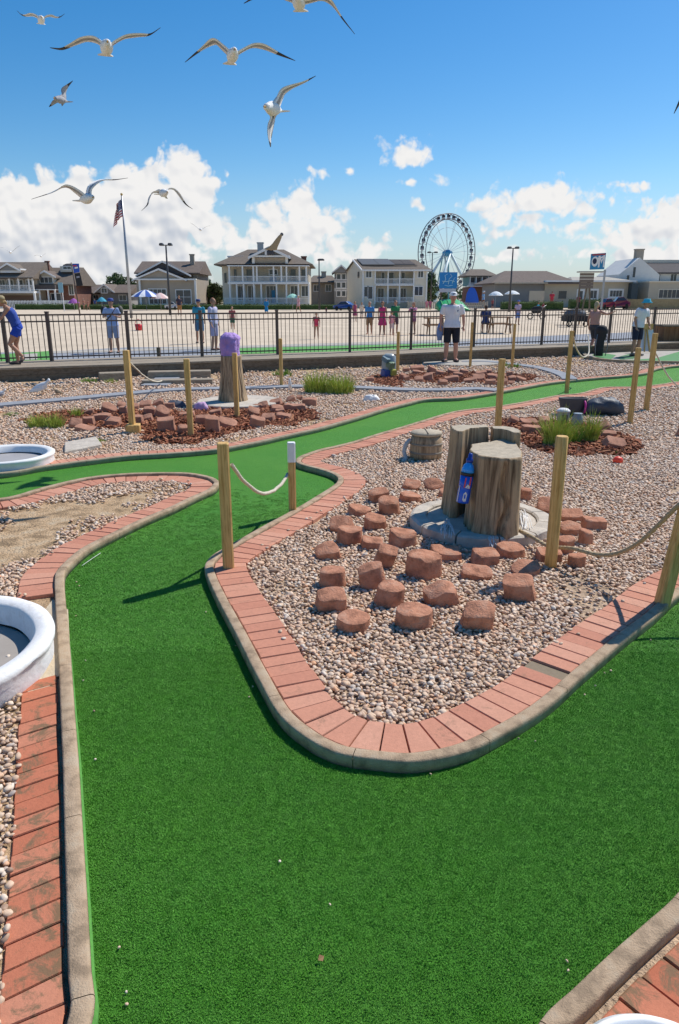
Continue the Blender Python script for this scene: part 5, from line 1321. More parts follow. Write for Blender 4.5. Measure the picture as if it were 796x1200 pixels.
    if hair:
        mb = MB(); mh = C('hair_%02d' % int(hair[0]*99), hair, .8)
        rings = []
        for i in range(9):
            tt_ = i/8*math.pi*.62; z = math.cos(tt_); q = max(math.sin(tt_), .04)
            rings.append([hd+Vector((.086*s*q*math.cos(a), .016*s+.098*s*q*math.sin(a)*(1 if math.sin(a) > 0 else .82), .128*s*z+.004)) for a in np.linspace(0, 6.283, 18, endpoint=False)])
        if hairlen:
            rings[-1] = rings[-1]
        mb.loft(rings, 0, True)
        if hairlen: mb.tube([hd+Vector((0,.06*s,.02*s)), hd+Vector((0,.085*s,-.08*s)), hd+Vector((0,.09*s,-.08*s-hairlen*s))], [(.07*s,.045*s),(.075*s,.04*s),(.045*s,.025*s)], 12)
        W(mb).build('hair', mh, t)
    if hat:
        kind, col = hat; mb = MB(); mh = C('hat_%02d%02d' % (int(99*col[0]), int(99*col[2])), col, .8); c = hd+Vector((0,.008*s,.045*s))
        prof = [(.098,.0),(.100,.03),(.094,.068),(.066,.096),(.0,.106)]
        if kind == 'bucket': prof = [(.155,-.03),(.158,-.024),(.104,.018),(.098,.06),(.088,.09),(.0,.098)]
        if kind == 'wide': prof = [(.19,.0),(.19,.008),(.100,.012),(.095,.06),(.08,.09),(.0,.098)]
        mb.loft([[c+Vector((r*s*math.cos(a), r*1.12*s*math.sin(a), z*s)) for a in np.linspace(0, 6.283, 22, endpoint=False)] for r, z in prof], 0, True)
        W(mb).build('hat', mh, t)
        if kind == 'cap':
            mb = MB(); mb.loft([[c+Vector((x*s*.075, -.085*s-y*s, .012*s-y*.15*s+dz*s)) for x, y in ((-1,0),(-.8,.055),(0,.085),(.8,.055),(1,0))] for dz in (0, .009)], 0, False); W(mb).build('brim', mh, t)
    if extras: extras(t, J, s, W)
    return t
def stand(x, yfoot, ytop, z=0):
    g = G(x, yfoot, z); H = AY(x, ytop, g.y).z-z; return g, H
# man in the white cap
def man_extra(t, J, s, W):
    c = J['neck'].lerp(J['pel'], .32)
    def print_(name, pts, col, off=-.142):
        mb = MB(); vs = [Vector((c.x+x*s, off*s-(.0), c.z+z*s)) for x, z in pts]; n = len(vs)
        mb.add(vs+[v+Vector((0,.02,0)) for v in vs], [tuple(range(n)), tuple(range(n,2*n))[::-1]]+[(i,(i+1)%n,n+(i+1)%n,n+i) for i in range(n)])
        W(mb).build(name, C('print_'+name, col, .8), t)
    print_('shirt_print', ((.06,.10),(.13,.13),(.16,.02),(.13,-.06),(.08,-.05),(.05,.03)), (.85,.85,.85), -.178); print_('print_mark', ((.09,.02),(.13,.03),(.12,-.02),(.10,-.03)), (.10,.12,.25), -.182)
    hd = J['head']; mb = MB()
    for x, z in ((-.02,.0),(.018,.004)):
        mb.box(hd.x+(x-.014)*s, hd.x+(x+.014)*s, hd.y-.108*s, hd.y-.098*s, hd.z+(.078+z)*s, hd.z+(.108+z)*s)
    W(mb).build('cap_emblem', C('emblem', (.10,.09,.14)), t)
    mb = MB(); mb.loft([[Vector((J['hanL'].x-.02+.085*math.cos(a)*q, J['hanL'].y+.04+.03*math.sin(a)*q, z)) for a in np.linspace(0,6.283,12,endpoint=False)] for q, z in ((.7,J['hanL'].z-.28),(1,J['hanL'].z-.1),(.9,J['hanL'].z+.05),(.35,J['hanL'].z+.16))], 0, True)
    W(mb).build('held_towel', C('towel_blue', (.16,.24,.46), .9), t)
g, H = stand(528, 424, 343, .06)
person('man in white cap, white T-shirt and black shorts standing on the round pad', g, H, 0, dict(toeL=(-.20,-.13,.035), toeR=(.15,-.17,.035), elbL=(-.27,.05,1.17), wriL=(-.27,.0,.93), hanL=(-.265,-.03,.85), elbR=(.27,.04,1.17), wriR=(.28,-.0,.93), hanR=(.275,-.03,.85)),
   ('tee', (.74,.72,.76)), ('shorts', (.012,.012,.022)), hair=(.25,.22,.2), hat=('cap', (.8,.8,.8)), skin='red', lod=0, build=1.22, extras=man_extra)
g, H = stand(744, 417, 347, .08)
def rm(t, J, s, W):
    mb = MB(); a = J['hanR']; 
    W(MB().tube([J['hanR']+Vector((0,-.02,.06)), J['hanR']+Vector((-.12,-.15,-.72*s))], .009, 8)).build('putter_shaft', M['metal'], t)
person('man in turquoise bucket hat, white T-shirt and navy shorts looking down on the putting pad', g, H*.98, .55, dict(pel=(0,0,.95), neck=(.03,-.10,1.47), head=(.05,-.19,1.60), shoL=(-.15,-.08,1.41), shoR=(.21,-.08,1.39), elbR=(.25,-.12,1.13), wriR=(.20,-.25,.92), hanR=(.18,-.29,.85), elbL=(-.20,-.02,1.14), wriL=(-.20,-.10,.90), hanL=(-.20,-.14,.82)),
   ('tee', (.72,.70,.76)), ('shorts', (.015,.02,.05)), hair=(.2,.15,.1), hat=('bucket', (.05,.45,.6)), skin='tan', lod=0, build=1.15, shoes=(.12,.10,.09))
# woman leaning on the railing
g, H = stand(13, 428, 352, .3)
def wl(t, J, s, W):
    hd = J['head']; W(MB().tube([hd+Vector((0,.09*s,.03*s)), hd+Vector((0,.13*s,-.03*s)), hd+Vector((.02,.12*s,-.12*s))], [.035*s,.03*s,.012*s], 10)).build('ponytail', C('hair_40', (.40,.27,.12)), t)
person('woman in blue tank top and blue shorts leaning left on the railing', g+Vector((.10,.10,0)), 1.50, -1.15, dict(pel=(0,.10,.93), neck=(.0,-.10,1.41), head=(.0,-.22,1.53), shoL=(-.17,-.07,1.36), shoR=(.17,-.07,1.36), elbL=(-.2,-.26,1.13), wriL=(-.12,-.48,1.12), hanL=(-.1,-.55,1.13), elbR=(.2,-.26,1.13), wriR=(.12,-.46,1.10), hanR=(.1,-.53,1.12), hipL=(-.09,.1,.91), hipR=(.09,.1,.91), kneL=(-.1,.02,.50), kneR=(.08,-.12,.52), ankR=(.08,.14,.20), toeR=(.08,.06,.06)),
   ('tank', (.025,.07,.34)), ('short_shorts', (.012,.06,.42)), hair=(.40,.27,.12), skin='tan', lod=0, hat=('cap', (.35,.28,.15)), extras=wl)
# hikers with backpack in floral top
g, H = stand(135, 414, 350, 0)
def bp(t, J, s, W):
    W(MB().ell(J['neck']+Vector((-.27*s,.08*s,-.12*s)), (.12*s,.12*s,.17*s), 12, 8)).build('shoulder_bag', M['black'], t)
    W(MB().ell(J['neck']+Vector((.27*s,.08*s,-.10*s)), (.10*s,.12*s,.16*s), 12, 8)).build('backpack', C('bag_olive', (.09,.08,.06)), t)
    mb = MB(); mb.tube([J['neck']+Vector((.16*s,-.07*s,-.02*s)), J['neck']+Vector((.02,-.16*s,-.25*s)), J['neck']+Vector((-.18*s,-.10*s,-.42*s))], .018*s, 6); W(mb).build('strap', M['black'], t)
person('person in blue cap, white and blue top and grey shorts carrying bags behind the railing', g, H, 0, dict(elbL=(-.27,-.02,1.18), wriL=(-.16,-.22,1.22), hanL=(-.1,-.26,1.25), elbR=(.27,-.02,1.18), wriR=(.2,-.2,1.22), hanR=(.14,-.26,1.25), kneR=(.13,-.10,.50)),
   ('tee', (.34,.40,.62)), ('shorts', (.30,.30,.40)), hat=('cap', (.03,.06,.25)), lod=1, extras=bp, build=1.1)
g, H = stand(235, 402, 351, 0)
person('boy in navy cap and turquoise T-shirt standing behind the railing', g, H, .1, None, ('tee', (.02,.22,.34)), ('shorts', (.04,.13,.26)), hat=('cap', (.02,.04,.14)), lod=1)
g, H = stand(252, 411, 349, 0)
person('slim person in pale lavender top and shorts seen from the side behind the railing', g, H, 1.2, None, ('longtee', (.50,.46,.62)), ('shorts', (.42,.36,.52)), hair=(.3,.14,.08), lod=1, build=.95)
g, H = stand(694, 418, 352, .1)
person('woman with bare shoulders and dark shorts walking behind the black bag', G(694,414,.08), H*.99, 2.4, dict(elbL=(-.4,-.02,1.35), wriL=(-.58,-.04,1.42), hanL=(-.65,-.05,1.45), kneR=(.10,-.22,.53), ankR=(.11,-.05,.14)), ('tank', (.48,.26,.22)), ('shorts', (.05,.05,.07)), hair=(.50,.36,.20), hairlen=.16, lod=1, skin='red')
# seated at the picnic table
g = G(571, 391, 0)
person('person in dark blue shirt seated at the picnic table behind the railing', g+Vector((0,.55,0)), 1.7, 3.0, dict(pel=(0,.05,.55), neck=(0,-.08,1.08), head=(0,-.14,1.24), shoL=(-.185,-.06,1.02), shoR=(.185,-.06,1.02), elbL=(-.24,-.15,.80), wriL=(-.15,-.38,.78), hanL=(-.12,-.45,.79), elbR=(.24,-.15,.80), wriR=(.15,-.38,.78), hanR=(.12,-.45,.79), hipL=(-.1,.03,.53), hipR=(.1,.03,.53), kneL=(-.12,-.40,.50), kneR=(.12,-.40,.50), ankL=(-.12,-.38,.085), ankR=(.12,-.38,.085), toeL=(-.12,-.55,.035), toeR=(.12,-.55,.035)),
   ('tee', (.02,.035,.12)), ('shorts', (.06,.05,.07)), lod=1, hair=(.05,.03,.02))
WALK = dict(kneL=(-.1,-.16,.52), ankL=(-.1,-.20,.10), toeL=(-.1,-.37,.05), kneR=(.1,.06,.50), ankR=(.1,.26,.12), toeR=(.1,.10,.035), elbL=(-.22,.12,1.16), wriL=(-.2,.14,.92), hanL=(-.2,.13,.84), elbR=(.22,-.06,1.17), wriR=(.2,-.2,.97), hanR=(.2,-.24,.9))
BEACH = [
 (211,370,346,.4,'person in dark top and orange shorts standing on the sand by the tall lamp',('tee',(.04,.03,.05)),('shorts',(.35,.16,.05)),'tan',(.05,.03,.02),0,None,None),
 (273,386,359,.2,'small child in dark red top standing near the railing',('tee',(.30,.08,.08)),('shorts',(.04,.12,.07)),'tan',(.2,.1,.05),0,None,None),
 (312.5,368,350,0,'person wrapped in a bright blue towel on the far sand',('towel',(.01,.19,.42)),None,'tan',(.03,.12,.30),0,None,None),
 (350,367,346,-.9,'person in pink shirt walking on the far sand under the green parasol',('tee',(.68,.36,.42)),('short_shorts',(.55,.32,.34)),'tan',(.5,.38,.25),0,('wide',(.6,.5,.42)),'walk'),
 (371,397,366,0,'small child in a red swimsuit near the railing',('tank',(.62,.05,.10)),('briefs',(.62,.05,.10)),'tan',(.2,.1,.05),0,None,None),
 (382.5,368,360,0,'tiny dark-clad child far out on the sand',('tee',(.07,.03,.05)),('shorts',(.07,.03,.05)),'tan',(.05,.03,.02),0,None,None),
 (416,377,353,.5,'woman in a dark pink dress beside the blue car',('dress',(.32,.06,.13)),None,'tan',(.28,.15,.07),.2,None,None),
 (424,374,354,2.8,'person with pale shirt among the group near the blue car',('tee',(.62,.52,.42)),('shorts',(.45,.40,.36)),'red',(.35,.18,.08),.1,None,None),
 (433,392,353,-.3,'person in bright blue shirt left of the woman in magenta',('tee',(.05,.22,.50)),('shorts',(.28,.16,.08)),'tan',(.25,.13,.06),0,None,None),
 (448,393,353,2.9,'woman in magenta dress with her back turned',('dress',(.50,.03,.14)),None,'tan',(.30,.12,.06),.15,None,None),
 (463,391,352,.4,'person in dark green shirt right of the woman in magenta',('tee',(.02,.20,.07)),('shorts',(.10,.06,.09)),'tan',(.30,.09,.05),.12,None,None),
 (459,393,365,2.6,'small child in pink and white in front of the person in green',('tee',(.70,.30,.34)),('shorts',(.62,.5,.5)),'red',(.40,.22,.10),0,None,None),
 (484,392,354,-.8,'woman in pale pink top reaching forward on the sand',('tee',(.62,.25,.36)),('short_shorts',(.25,.08,.16)),'tan',(.3,.15,.08),.1,None,'reach'),
 (500,364,351,.2,'far person in pink beside the green inflatable slide',('tee',(.62,.22,.28)),('shorts',(.5,.2,.22)),'tan',(.2,.1,.05),0,None,None),
 (504,364,351,-.3,'far person in dark pink next to another in pink',('tee',(.42,.10,.20)),('shorts',(.35,.10,.12)),'tan',(.2,.1,.05),0,None,None),
 (566,362,341,1.3,'person in white sun hat and blue top walking by the blue canopy',('tee',(.22,.42,.66)),('shorts',(.20,.10,.06)),'tan',(.6,.6,.6),0,('wide',(.7,.7,.7)),'walk'),
 (577,362,350,.2,'small person in dark red near the white umbrellas',('tee',(.30,.08,.08)),('shorts',(.08,.04,.05)),'tan',(.1,.05,.03),0,None,None),
 (606,381,352,.3,'child in blue cap and striped shirt right of the seated person',('tee',(.40,.32,.46)),('shorts',(.10,.20,.50)),'tan',(.1,.05,.03),0,('cap',(.04,.12,.42)),None),
 (646,361,341,2.6,'person in a red top standing on the sand near the long low building',('tee',(.48,.03,.06)),('shorts',(.30,.08,.07)),'tan',(.2,.1,.05),0,None,None),
 (630,371,354,.9,'person in turquoise pushing the dark stroller',('tee',(.02,.32,.48)),('shorts',(.03,.03,.05)),'tan',(.1,.05,.03),0,None,None),
 (636,369,354,2.0,'person with dark red shirt beside the stroller',('tee',(.22,.03,.04)),('trousers',(.03,.03,.04)),'tan',(.08,.05,.03),0,None,None),
 (677,363,345,.2,'person in black and red under the brown notice board',('tee',(.18,.03,.04)),('trousers',(.02,.02,.03)),'brown',(.03,.02,.02),0,None,None),
 (99,363,350,.6,'far person in swimwear left of the flagpole',('bikini',(.4,.1,.1)),('briefs',(.1,.05,.1)),'tan',(.25,.12,.06),.1,None,None),
 (104,364,351,-.7,'far person in red swimwear bending by the brown-roofed bungalow',('bikini',(.55,.06,.05)),('briefs',(.55,.06,.05)),'tan',(.15,.08,.04),0,None,'walk'),
 (112,362,350,0,'far person in dark blue left of the flagpole',('tee',(.03,.06,.20)),('shorts',(.03,.04,.09)),'tan',(.05,.03,.02),0,None,None),
 (22,360,351,.3,'far person in dark blue behind the woman leaning on the railing',('tee',(.02,.06,.28)),('shorts',(.02,.04,.12)),'tan',(.05,.03,.02),0,('cap',(.02,.05,.25)),None),
]
for (x, yf, yt, yaw, lab, top, bot, sk, hr, hl, hat, po) in BEACH:
    g, H = stand(x, yf, yt, 0)
    pose = WALK if po == 'walk' else (dict(elbL=(-.24,-.16,1.28), wriL=(-.2,-.40,1.24), hanL=(-.2,-.48,1.24), elbR=(.24,-.16,1.28), wriR=(.2,-.40,1.24), hanR=(.2,-.48,1.24)) if po == 'reach' else None)
    person(lab, g, max(H, .7), yaw, pose, top, bot, hair=hr, hairlen=hl, hat=hat, skin=sk, lod=2 if (yf-yt) < 26 else 1, group='people on the beach', shoes=None, face=False)
# ------------------------------------------------------------------ houses
class House:
    def __init__(s, name, label, cat, x0, x1, yb, Y):
        s.Y = Y; s.t = thing(name, label, cat, (hx((x0+x1)/2, Y), Y, 0)); s.k = 0
    def X(s, x, d=0): return hx(x, s.Y)
    def Z(s, y): return max(hz(y, s.Y), -.0)
    def box(s, name, m, x0, x1, yt, yb, d0=0, d1=6, parent=None, zb=None):
        z0 = s.Z(yb) if zb is None else zb
        mb = MB(); mb.box(s.X(x0), s.X(x1), s.Y+d0, s.Y+d1, z0, s.Z(yt)); return mb.build(name, M[m] if isinstance(m, str) else m, parent or s.t)
    def window(s, x0, x1, yt, yb, d=0, name='window', n=2, m='trim', fr=.12, rows=1):
        a, b, z1, z0 = s.X(x0), s.X(x1), s.Z(yt), s.Z(yb); y = s.Y+d; mb = MB()
        mb.box(a-fr, b+fr, y-.06, y-.002, z1, z1+fr); mb.box(a-fr, b+fr, y-.06, y-.002, z0-fr, z0); mb.box(a-fr, a, y-.06, y-.002, z0, z1); mb.box(b, b+fr, y-.06, y-.002, z0, z1)
        for i in range(1, n):
            q = a+(b-a)*i/n; mb.box(q-.03, q+.03, y-.05, y-.012, z0, z1)
        for i in range(1, rows):
            q = z0+(z1-z0)*i/rows; mb.box(a, b, y-.048, y-.014, q-.03, q+.03)
        w = mb.build(name, M[m], s.t); mb = MB(); mb.box(a, b, y-.035, y-.004, z0, z1); mb.build('pane', M['glass'], w); return w
    def gable(s, name, m, x0, x1, ye, ya, d0, d1, trim='trim', th=.25, over=.3, wall=None, trimw=.22):
        a, b, ze, za = s.X(x0), s.X(x1), s.Z(ye), s.Z(ya); c = (a+b)/2; y0, y1 = s.Y+d0, s.Y+d1
        mb = MB(); mb.ext([(a-over, ze-.1), (c, za), (b+over, ze-.1), (b+over, ze-.1-th), (c, za-th), (a-over, ze-.1-th)], y0-over, y1, 0); r = mb.build(name, M[m], s.t)
        if trim:
            mb = MB(); q = trimw; mb.ext([(a-over-.02, ze-.1), (c, za+.02), (b+over+.02, ze-.1), (b+over, ze-.1-q), (c, za-q-.05), (a-over, ze-.1-q)], y0-over-.08, y0-over-.004); mb.build('gable_trim', M[trim], s.t)
        if wall:
            mb = MB(); mb.ext([(a, ze-.1), (c, za-th), (b, ze-.1)], y0, y0+.2); mb.build('gable_wall', M[wall], s.t)
        return r
    def eave_roof(s, name, m, x0, x1, ye, yr, d0, d1, hip0=0, hip1=0, over=.4):
        """ridge parallel to the street; hip0/hip1: px inset of the ridge ends"""
        a, b = s.X(x0)-over, s.X(x1)+over; ze, zr = s.Z(ye), s.Z(yr); y0, y1 = s.Y+d0-over, s.Y+d1+over; ym = (y0+y1)/2
        ra, rb = s.X(x0+hip0)-(over if hip0 == 0 else 0), s.X(x1-hip1)+(over if hip1 == 0 else 0)
        mb = MB(); t_ = .18
        vs = [(a,y0,ze),(b,y0,ze),(b,y1,ze),(a,y1,ze),(ra,ym,zr),(rb,ym,zr),(a,y0,ze-t_),(b,y0,ze-t_),(b,y1,ze-t_),(a,y1,ze-t_)]
        mb.add(vs, [(0,1,5,4),(2,3,4,5),(1,2,5),(3,0,4),(0,6,7,1),(1,7,8,2),(2,8,9,3),(3,9,6,0),(9,8,7,6)]); return mb.build(name, M[m], s.t)
    def columns(s, xs, yt, yb, d, w=.22, name='column', m='trim'):
        for x in xs:
            mb = MB(); c = s.X(x); mb.box(c-w/2, c+w/2, s.Y+d-w/2, s.Y+d+w/2, s.Z(yb), s.Z(yt)); mb.build(name, M[m], s.t)
    def railing(s, x0, x1, yt, yb, d, m='trim', sp=.18):
        a, b, z1, z0 = s.X(x0), s.X(x1), s.Z(yt), s.Z(yb); y = s.Y+d; mb = MB()
        mb.box(a, b, y-.04, y+.04, z1-.08, z1); mb.box(a, b, y-.03, y+.03, z0+.05, z0+.12); n = max(2, int((b-a)/sp))
        for i in range(n+1):
            q = a+(b-a)*i/n; mb.box(q-.028, q+.028, y-.02, y+.02, z0+.12, z1-.08)
        return mb.build('railing', M[m], s.t)
    def slab(s, x0, x1, yt, yb, d0, d1, m='trim', name='balcony_floor'):
        mb = MB(); mb.box(s.X(x0), s.X(x1), s.Y+d0, s.Y+d1, s.Z(yb), s.Z(yt)); return mb.build(name, M[m], s.t)
    def chimney(s, x0, x1, yt, yb, d0=4, m='brickwall'):
        mb = MB(); a, b = s.X(x0), s.X(x1); mb.box(a, b, s.Y+d0, s.Y+d0+(b-a)*.8, s.Z(yb)-.5, s.Z(yt)); mb.box(a-.08, b+.08, s.Y+d0-.08, s.Y+d0+(b-a)*.8+.08, s.Z(yt), s.Z(yt)+.18); return mb.build('chimney', M[m], s.t)
Y0 = 118
# 1: balconied house cut by the left edge
h = House('house', 'brown-roofed house with white balcony cut by the left edge', 'house', -25, 42, 358, Y0)
h.box('wall', 'taupe', -25, 40, 325, 360, 2, 12); h.eave_roof('roof', 'shingle', -25, 40, 325, 305, 0, 12)
h.gable('dormer_roof', 'shingle', 0, 25, 316, 308, .5, 6, wall='greysid'); h.box('dormer_wall', 'trim', 2, 26, 314.5, 319.5, .6, 4)
h.slab(-25, 41, 324.5, 326, -.3, 2.2, name='fascia'); h.slab(-25, 41, 341, 343.5, -.2, 2.2); h.railing(-25, 41, 334, 341, 0)
h.columns((-12,1,13.5,24,36,40.5), 326, 341, 0); h.columns((-12, 41), 343.5, 360, 0, .28)
for x in (-20,-5,4.5,16,27): h.window(x, x+6.5, 328, 339, 2)
h.box('garage_door', C('warm_brown', (.16,.09,.06)), -8, 34, 346, 360, 1.9, 2.05)
# 2
h = House('house', 'brick house with cream gabled dormer and square chimney, second from the left', 'house', 43, 86, 358, Y0+3)
h.box('wall', 'brickwall', 43, 82, 332, 360, 2, 11); h.eave_roof('roof', 'shingle', 42, 85, 333, 312, 0, 11)
h.gable('dormer_roof', 'shingle_red', 46, 67, 323.5, 317, -.2, 5, wall='beige'); h.box('dormer_wall', 'cream', 47, 66, 323, 334, -.1, 4); h.window(50, 64, 325, 331.5, -.1, n=3)
h.slab(42, 69, 334, 339, -1.2, 2.1, 'shingle_dark', 'porch_roof'); h.slab(42, 69, 339, 340, -1.3, 2.1, 'trim', 'fascia'); h.columns((44,50,60,68), 340, 360, -1); h.window(55, 66, 344, 354, 2, n=2, name='door')
h.chimney(49, 53, 306, 315, 3); h.box('turret_wall', 'cream', 66, 82, 311, 318, 3, 8); h.window(70, 79, 311.5, 314.5, 3, n=2)
mb = MB(); cx = h.X(74); mb.lathe([(1.25,h.Z(311)),(1.2,h.Z(309)),(.7,h.Z(307.4)),(0,h.Z(307))], (cx, h.Y+5, 0), 16); mb.build('turret_roof', M['shingle_dark'], h.t)
h.window(77, 82, 334, 345, 2); h.railing(43, 86, 352, 358, -2)
# 3 bungalows
h = House('bungalow', 'low bungalow with a brown roof behind the banner pole', 'house', 88, 118, 357, Y0+14)
h.box('wall', 'cream', 90, 118, 343, 358, 1, 9); h.eave_roof('roof', 'shingle_red', 89, 120, 343.5, 333, 0, 9); h.window(98, 104, 346, 352, 1); h.window(108, 113, 346, 352, 1)
h = House('bungalow', 'low grey bungalow with a small arched gable, left of the lamp-post house', 'house', 114, 150, 357, Y0+11)
h.box('wall', 'greysid', 116, 150, 342, 358, 1, 9); h.eave_roof('roof', 'shingle_red', 134, 152, 343, 333, 0, 9)
h.gable('gable_roof', 'shingle_red', 113, 134, 342, 332.5, 0, 7, wall='greysid'); h.window(120, 126, 338, 343, 0); h.window(138, 146, 346, 352, 1)
# 4 double gable beige house
h = House('house', 'beige house with two nested white-trimmed gables and a brick chimney', 'house', 158, 231, 358, Y0+2)
h.box('wall', 'taupe', 159.5, 229, 319.5, 360, 3, 13); h.eave_roof('roof', 'shingle_red', 158, 230, 319, 303.5, 2.5, 13)
h.gable('upper_gable', 'shingle_dark', 160, 222, 321.5, 305, 1.4, 9, wall='shingle_dark', over=.2)
h.box('front_wall', 'taupe', 160, 230, 327, 360, 0.6, 3.1); h.gable('lower_gable', 'shingle_red', 158.5, 218, 327, 314.5, .2, 6, wall='taupe', over=.3)
h.slab(158, 231, 326.5, 328.3, -.1, .62, 'trim', 'fascia'); h.columns((164.5, 229.5), 328, 360, .2, .28)
h.window(174, 194, 339, 356, .6, n=4, rows=3, name='garage_door'); h.window(206, 223, 340, 356, .6, n=2, rows=2, name='garage_door'); h.chimney(216.5, 221.5, 296.5, 312, 6, 'taupe')
# 5 big balconied house
h = House('house', 'large two-storey house with white colonnaded balconies and a tall crest on its gable', 'house', 257, 363, 358, Y0)
h.box('wall', 'beige', 270, 361, 309, 360, 2.4, 14); h.box('side_wing', 'cream', 257.5, 270.2, 311, 360, 3.5, 13)
h.eave_roof('roof', 'shingle', 256, 364, 309.5, 289, 0, 14, hip0=30, hip1=34)
h.gable('gable_roof', 'shingle', 297, 338, 300.5, 289, -.4, 7, wall='greysid', over=.5, trimw=.35); h.box('gable_panel', 'taupe', 300, 336, 302, 311, .1, 2)
h.slab(295, 340, 299.5, 301.5, -.7, 1, 'trim', 'gable_beam'); h.columns((298.5, 337), 301.5, 311, .05, .4, 'pier')
h.slab(268, 363, 309.8, 312, -.4, 2.5, 'trim', 'fascia'); h.slab(268, 362.5, 330.5, 333, -.3, 2.5); h.slab(262, 363, 352, 360, -.6, 2.5, 'trim', 'porch_base') if False else h.slab(262, 363, 356.5, 360, -.6, 2.5, 'cream', 'porch_base')
XS = (270, 285.5, 298, 302, 321.5, 330.5, 336.5, 351.5, 359.5)
h.columns(XS, 312, 330.5, 0, .24); h.columns((270,278,286,298,306.5,324.5,336,350,362), 333, 357, 0, .24)
h.railing(270, 361, 323.5, 330.5, 0); h.railing(264, 362, 349, 356, -.5)
for x0, x1 in ((273,276),(288,294),(340,346),(353,358)): h.window(x0, x1, 315, 329, 2.4, n=1, fr=.08, m='taupe')
h.window(315, 324, 315.5, 321, 2.4, n=2, m='trim'); h.box('door', C('door_blue', (.04,.20,.36)), 315.5, 323.5, 323, 330, 2.3, 2.42)
for x0, x1 in ((276,285),(289,297),(340,348),(353,361)): h.window(x0, x1, 335, 347 if x0 > 300 else 352, 2.4, n=2, fr=.12)
h.window(311, 323, 335, 356, 2.4, n=3, name='door'); h.box('door', C('door_blue', (.04,.20,.36)), 317, 321, 340, 356, 2.25, 2.36)
h.chimney(299.5, 306.5, 282.5, 296, 5, 'metal'); h.chimney(352, 358, 299.5, 309, 5); h.box('dormer_wall', 'greysid', 265.5, 278, 300, 308, 4, 9); h.slab(264.5, 284, 298.3, 300, 3.5, 9, 'trim', 'dormer_roof')
h.window(260, 263, 319, 331, 3.5, n=1, m='cream', fr=.05)
# curved crest rising from the gable ridge, tan with dark tip
cr = [(316,293,.9),(318.5,289.5,1.1),(321.5,285.5,.95),(325,281,.7),(328,277.5,.42),(330,275,.2)]
mb = MB(); q_ = [AY(x, y, Y0) for x, y in ((310,292.5),(316,289.8),(320,286),(324,280.5),(327,277),(329.5,274.6),(331.2,275.4),(330.6,279),(328.6,284),(326.3,289),(325,293.5),(318,294))]; mb.ext([(p.x, p.z) for p in q_], Y0-1.1, Y0-.5); mb.build('gable_crest', C('crest_tan', (.36,.26,.15), .85), h.t, bevel=.12, seg=2)
mb = MB(); mb.ell(AY(330.4, 274.6, Y0-.8), (.26,.2,.26), 10, 6); mb.build('crest_tip', C('crest_dark', (.08,.08,.09)), h.t)
for i, x in enumerate((314.5, 317, 319.5)):
    mb = MB(); mb.ell(AY(x, 296, Y0-.95), (.22,.12,.42), 10, 6); mb.build('gable_ornament', C('orn_dark', (.06,.06,.07)), h.t)
h.box('gable_window_frame', 'trim', 312.5, 321.5, 293.3, 299, -.86, -.74)
# 6a greyish pair behind
h = House('house', 'small weathered grey house left of the cream two-storey house', 'house', 363, 393, 358, Y0+22)
h.box('wall', 'taupe', 364, 392, 330, 360, 1, 9); h.eave_roof('roof', 'shingle', 362, 394, 330.5, 322, 0, 9, 5, 5); h.chimney(376.5, 382, 318.5, 328, 3, 'beige'); h.window(368, 374, 334, 341, 1); h.window(382, 388, 334, 341, 1)
h = House('house', 'narrow grey three-storey house touching the cream two-storey house', 'house', 391, 407, 358, Y0+14)
h.box('wall', 'greysid', 392, 407, 317, 360, 1, 9); h.gable('roof', 'shingle_dark', 391, 409, 318.5, 310, 0, 9, wall='greysid'); 
for y in (321, 331, 341): h.window(395, 399, y, y+6, 1, n=1); h.window(401, 405, y, y+6, 1, n=1)
for y in (328.5, 339): h.railing(392, 407, y-1, y+2.5, -.2)
# 6 cream two-storey with solar roof (seen at an angle: long gable-end wall on the left)
h = House('house', 'cream two-storey house with solar panels and a white central balcony', 'house', 407, 501, 358, Y0)
Yc_ = Y0
a, b, zr, ze = h.X(425), h.X(500), h.Z(302.5), h.Z(315.5); dY = 11; xl0, xl1 = h.X(407), h.X(425)
# the block is turned: left gable wall runs back to the left
blx, bly = xl0+(.0), Yc_+7
mb = MB(); mb.add([(a,Yc_,0),(b,Yc_,0),(b+1,Yc_+8,0),(AY(407,348,bly).x,bly,0),(a,Yc_,ze),(b,Yc_,ze),(b+1,Yc_+8,ze),(AY(407,348,bly).x,bly,ze)], [(0,3,7,4),(2,1,5,6),(3,2,6,7),(4,5,6,7)]); 
mid = Vector(((a+AY(407,348,bly).x)/2, (Yc_+bly)/2, zr-.2)); mb.add([(a,Yc_,ze),(AY(407,348,bly).x,bly,ze),tuple(mid)], [(0,1,2)])
mb.add([(a,Yc_+2.2,0),(b,Yc_+2.2,0),(b,Yc_+2.2,ze),(a,Yc_+2.2,ze)], [(0,1,2,3)]); mb.build('wall', M['cream'], h.t)
h.box('wall', 'cream', 425, 440, 315.5, 360, .0, 2.2); h.box('wall', 'cream', 485, 500, 315.5, 360, .0, 2.2)
bx = AY(407,348,bly).x; mr2 = Vector((b-1.5, Yc_+4.2, zr)); ml = Vector((mid.x-.2, mid.y-.1, zr+.0)); o_ = .35
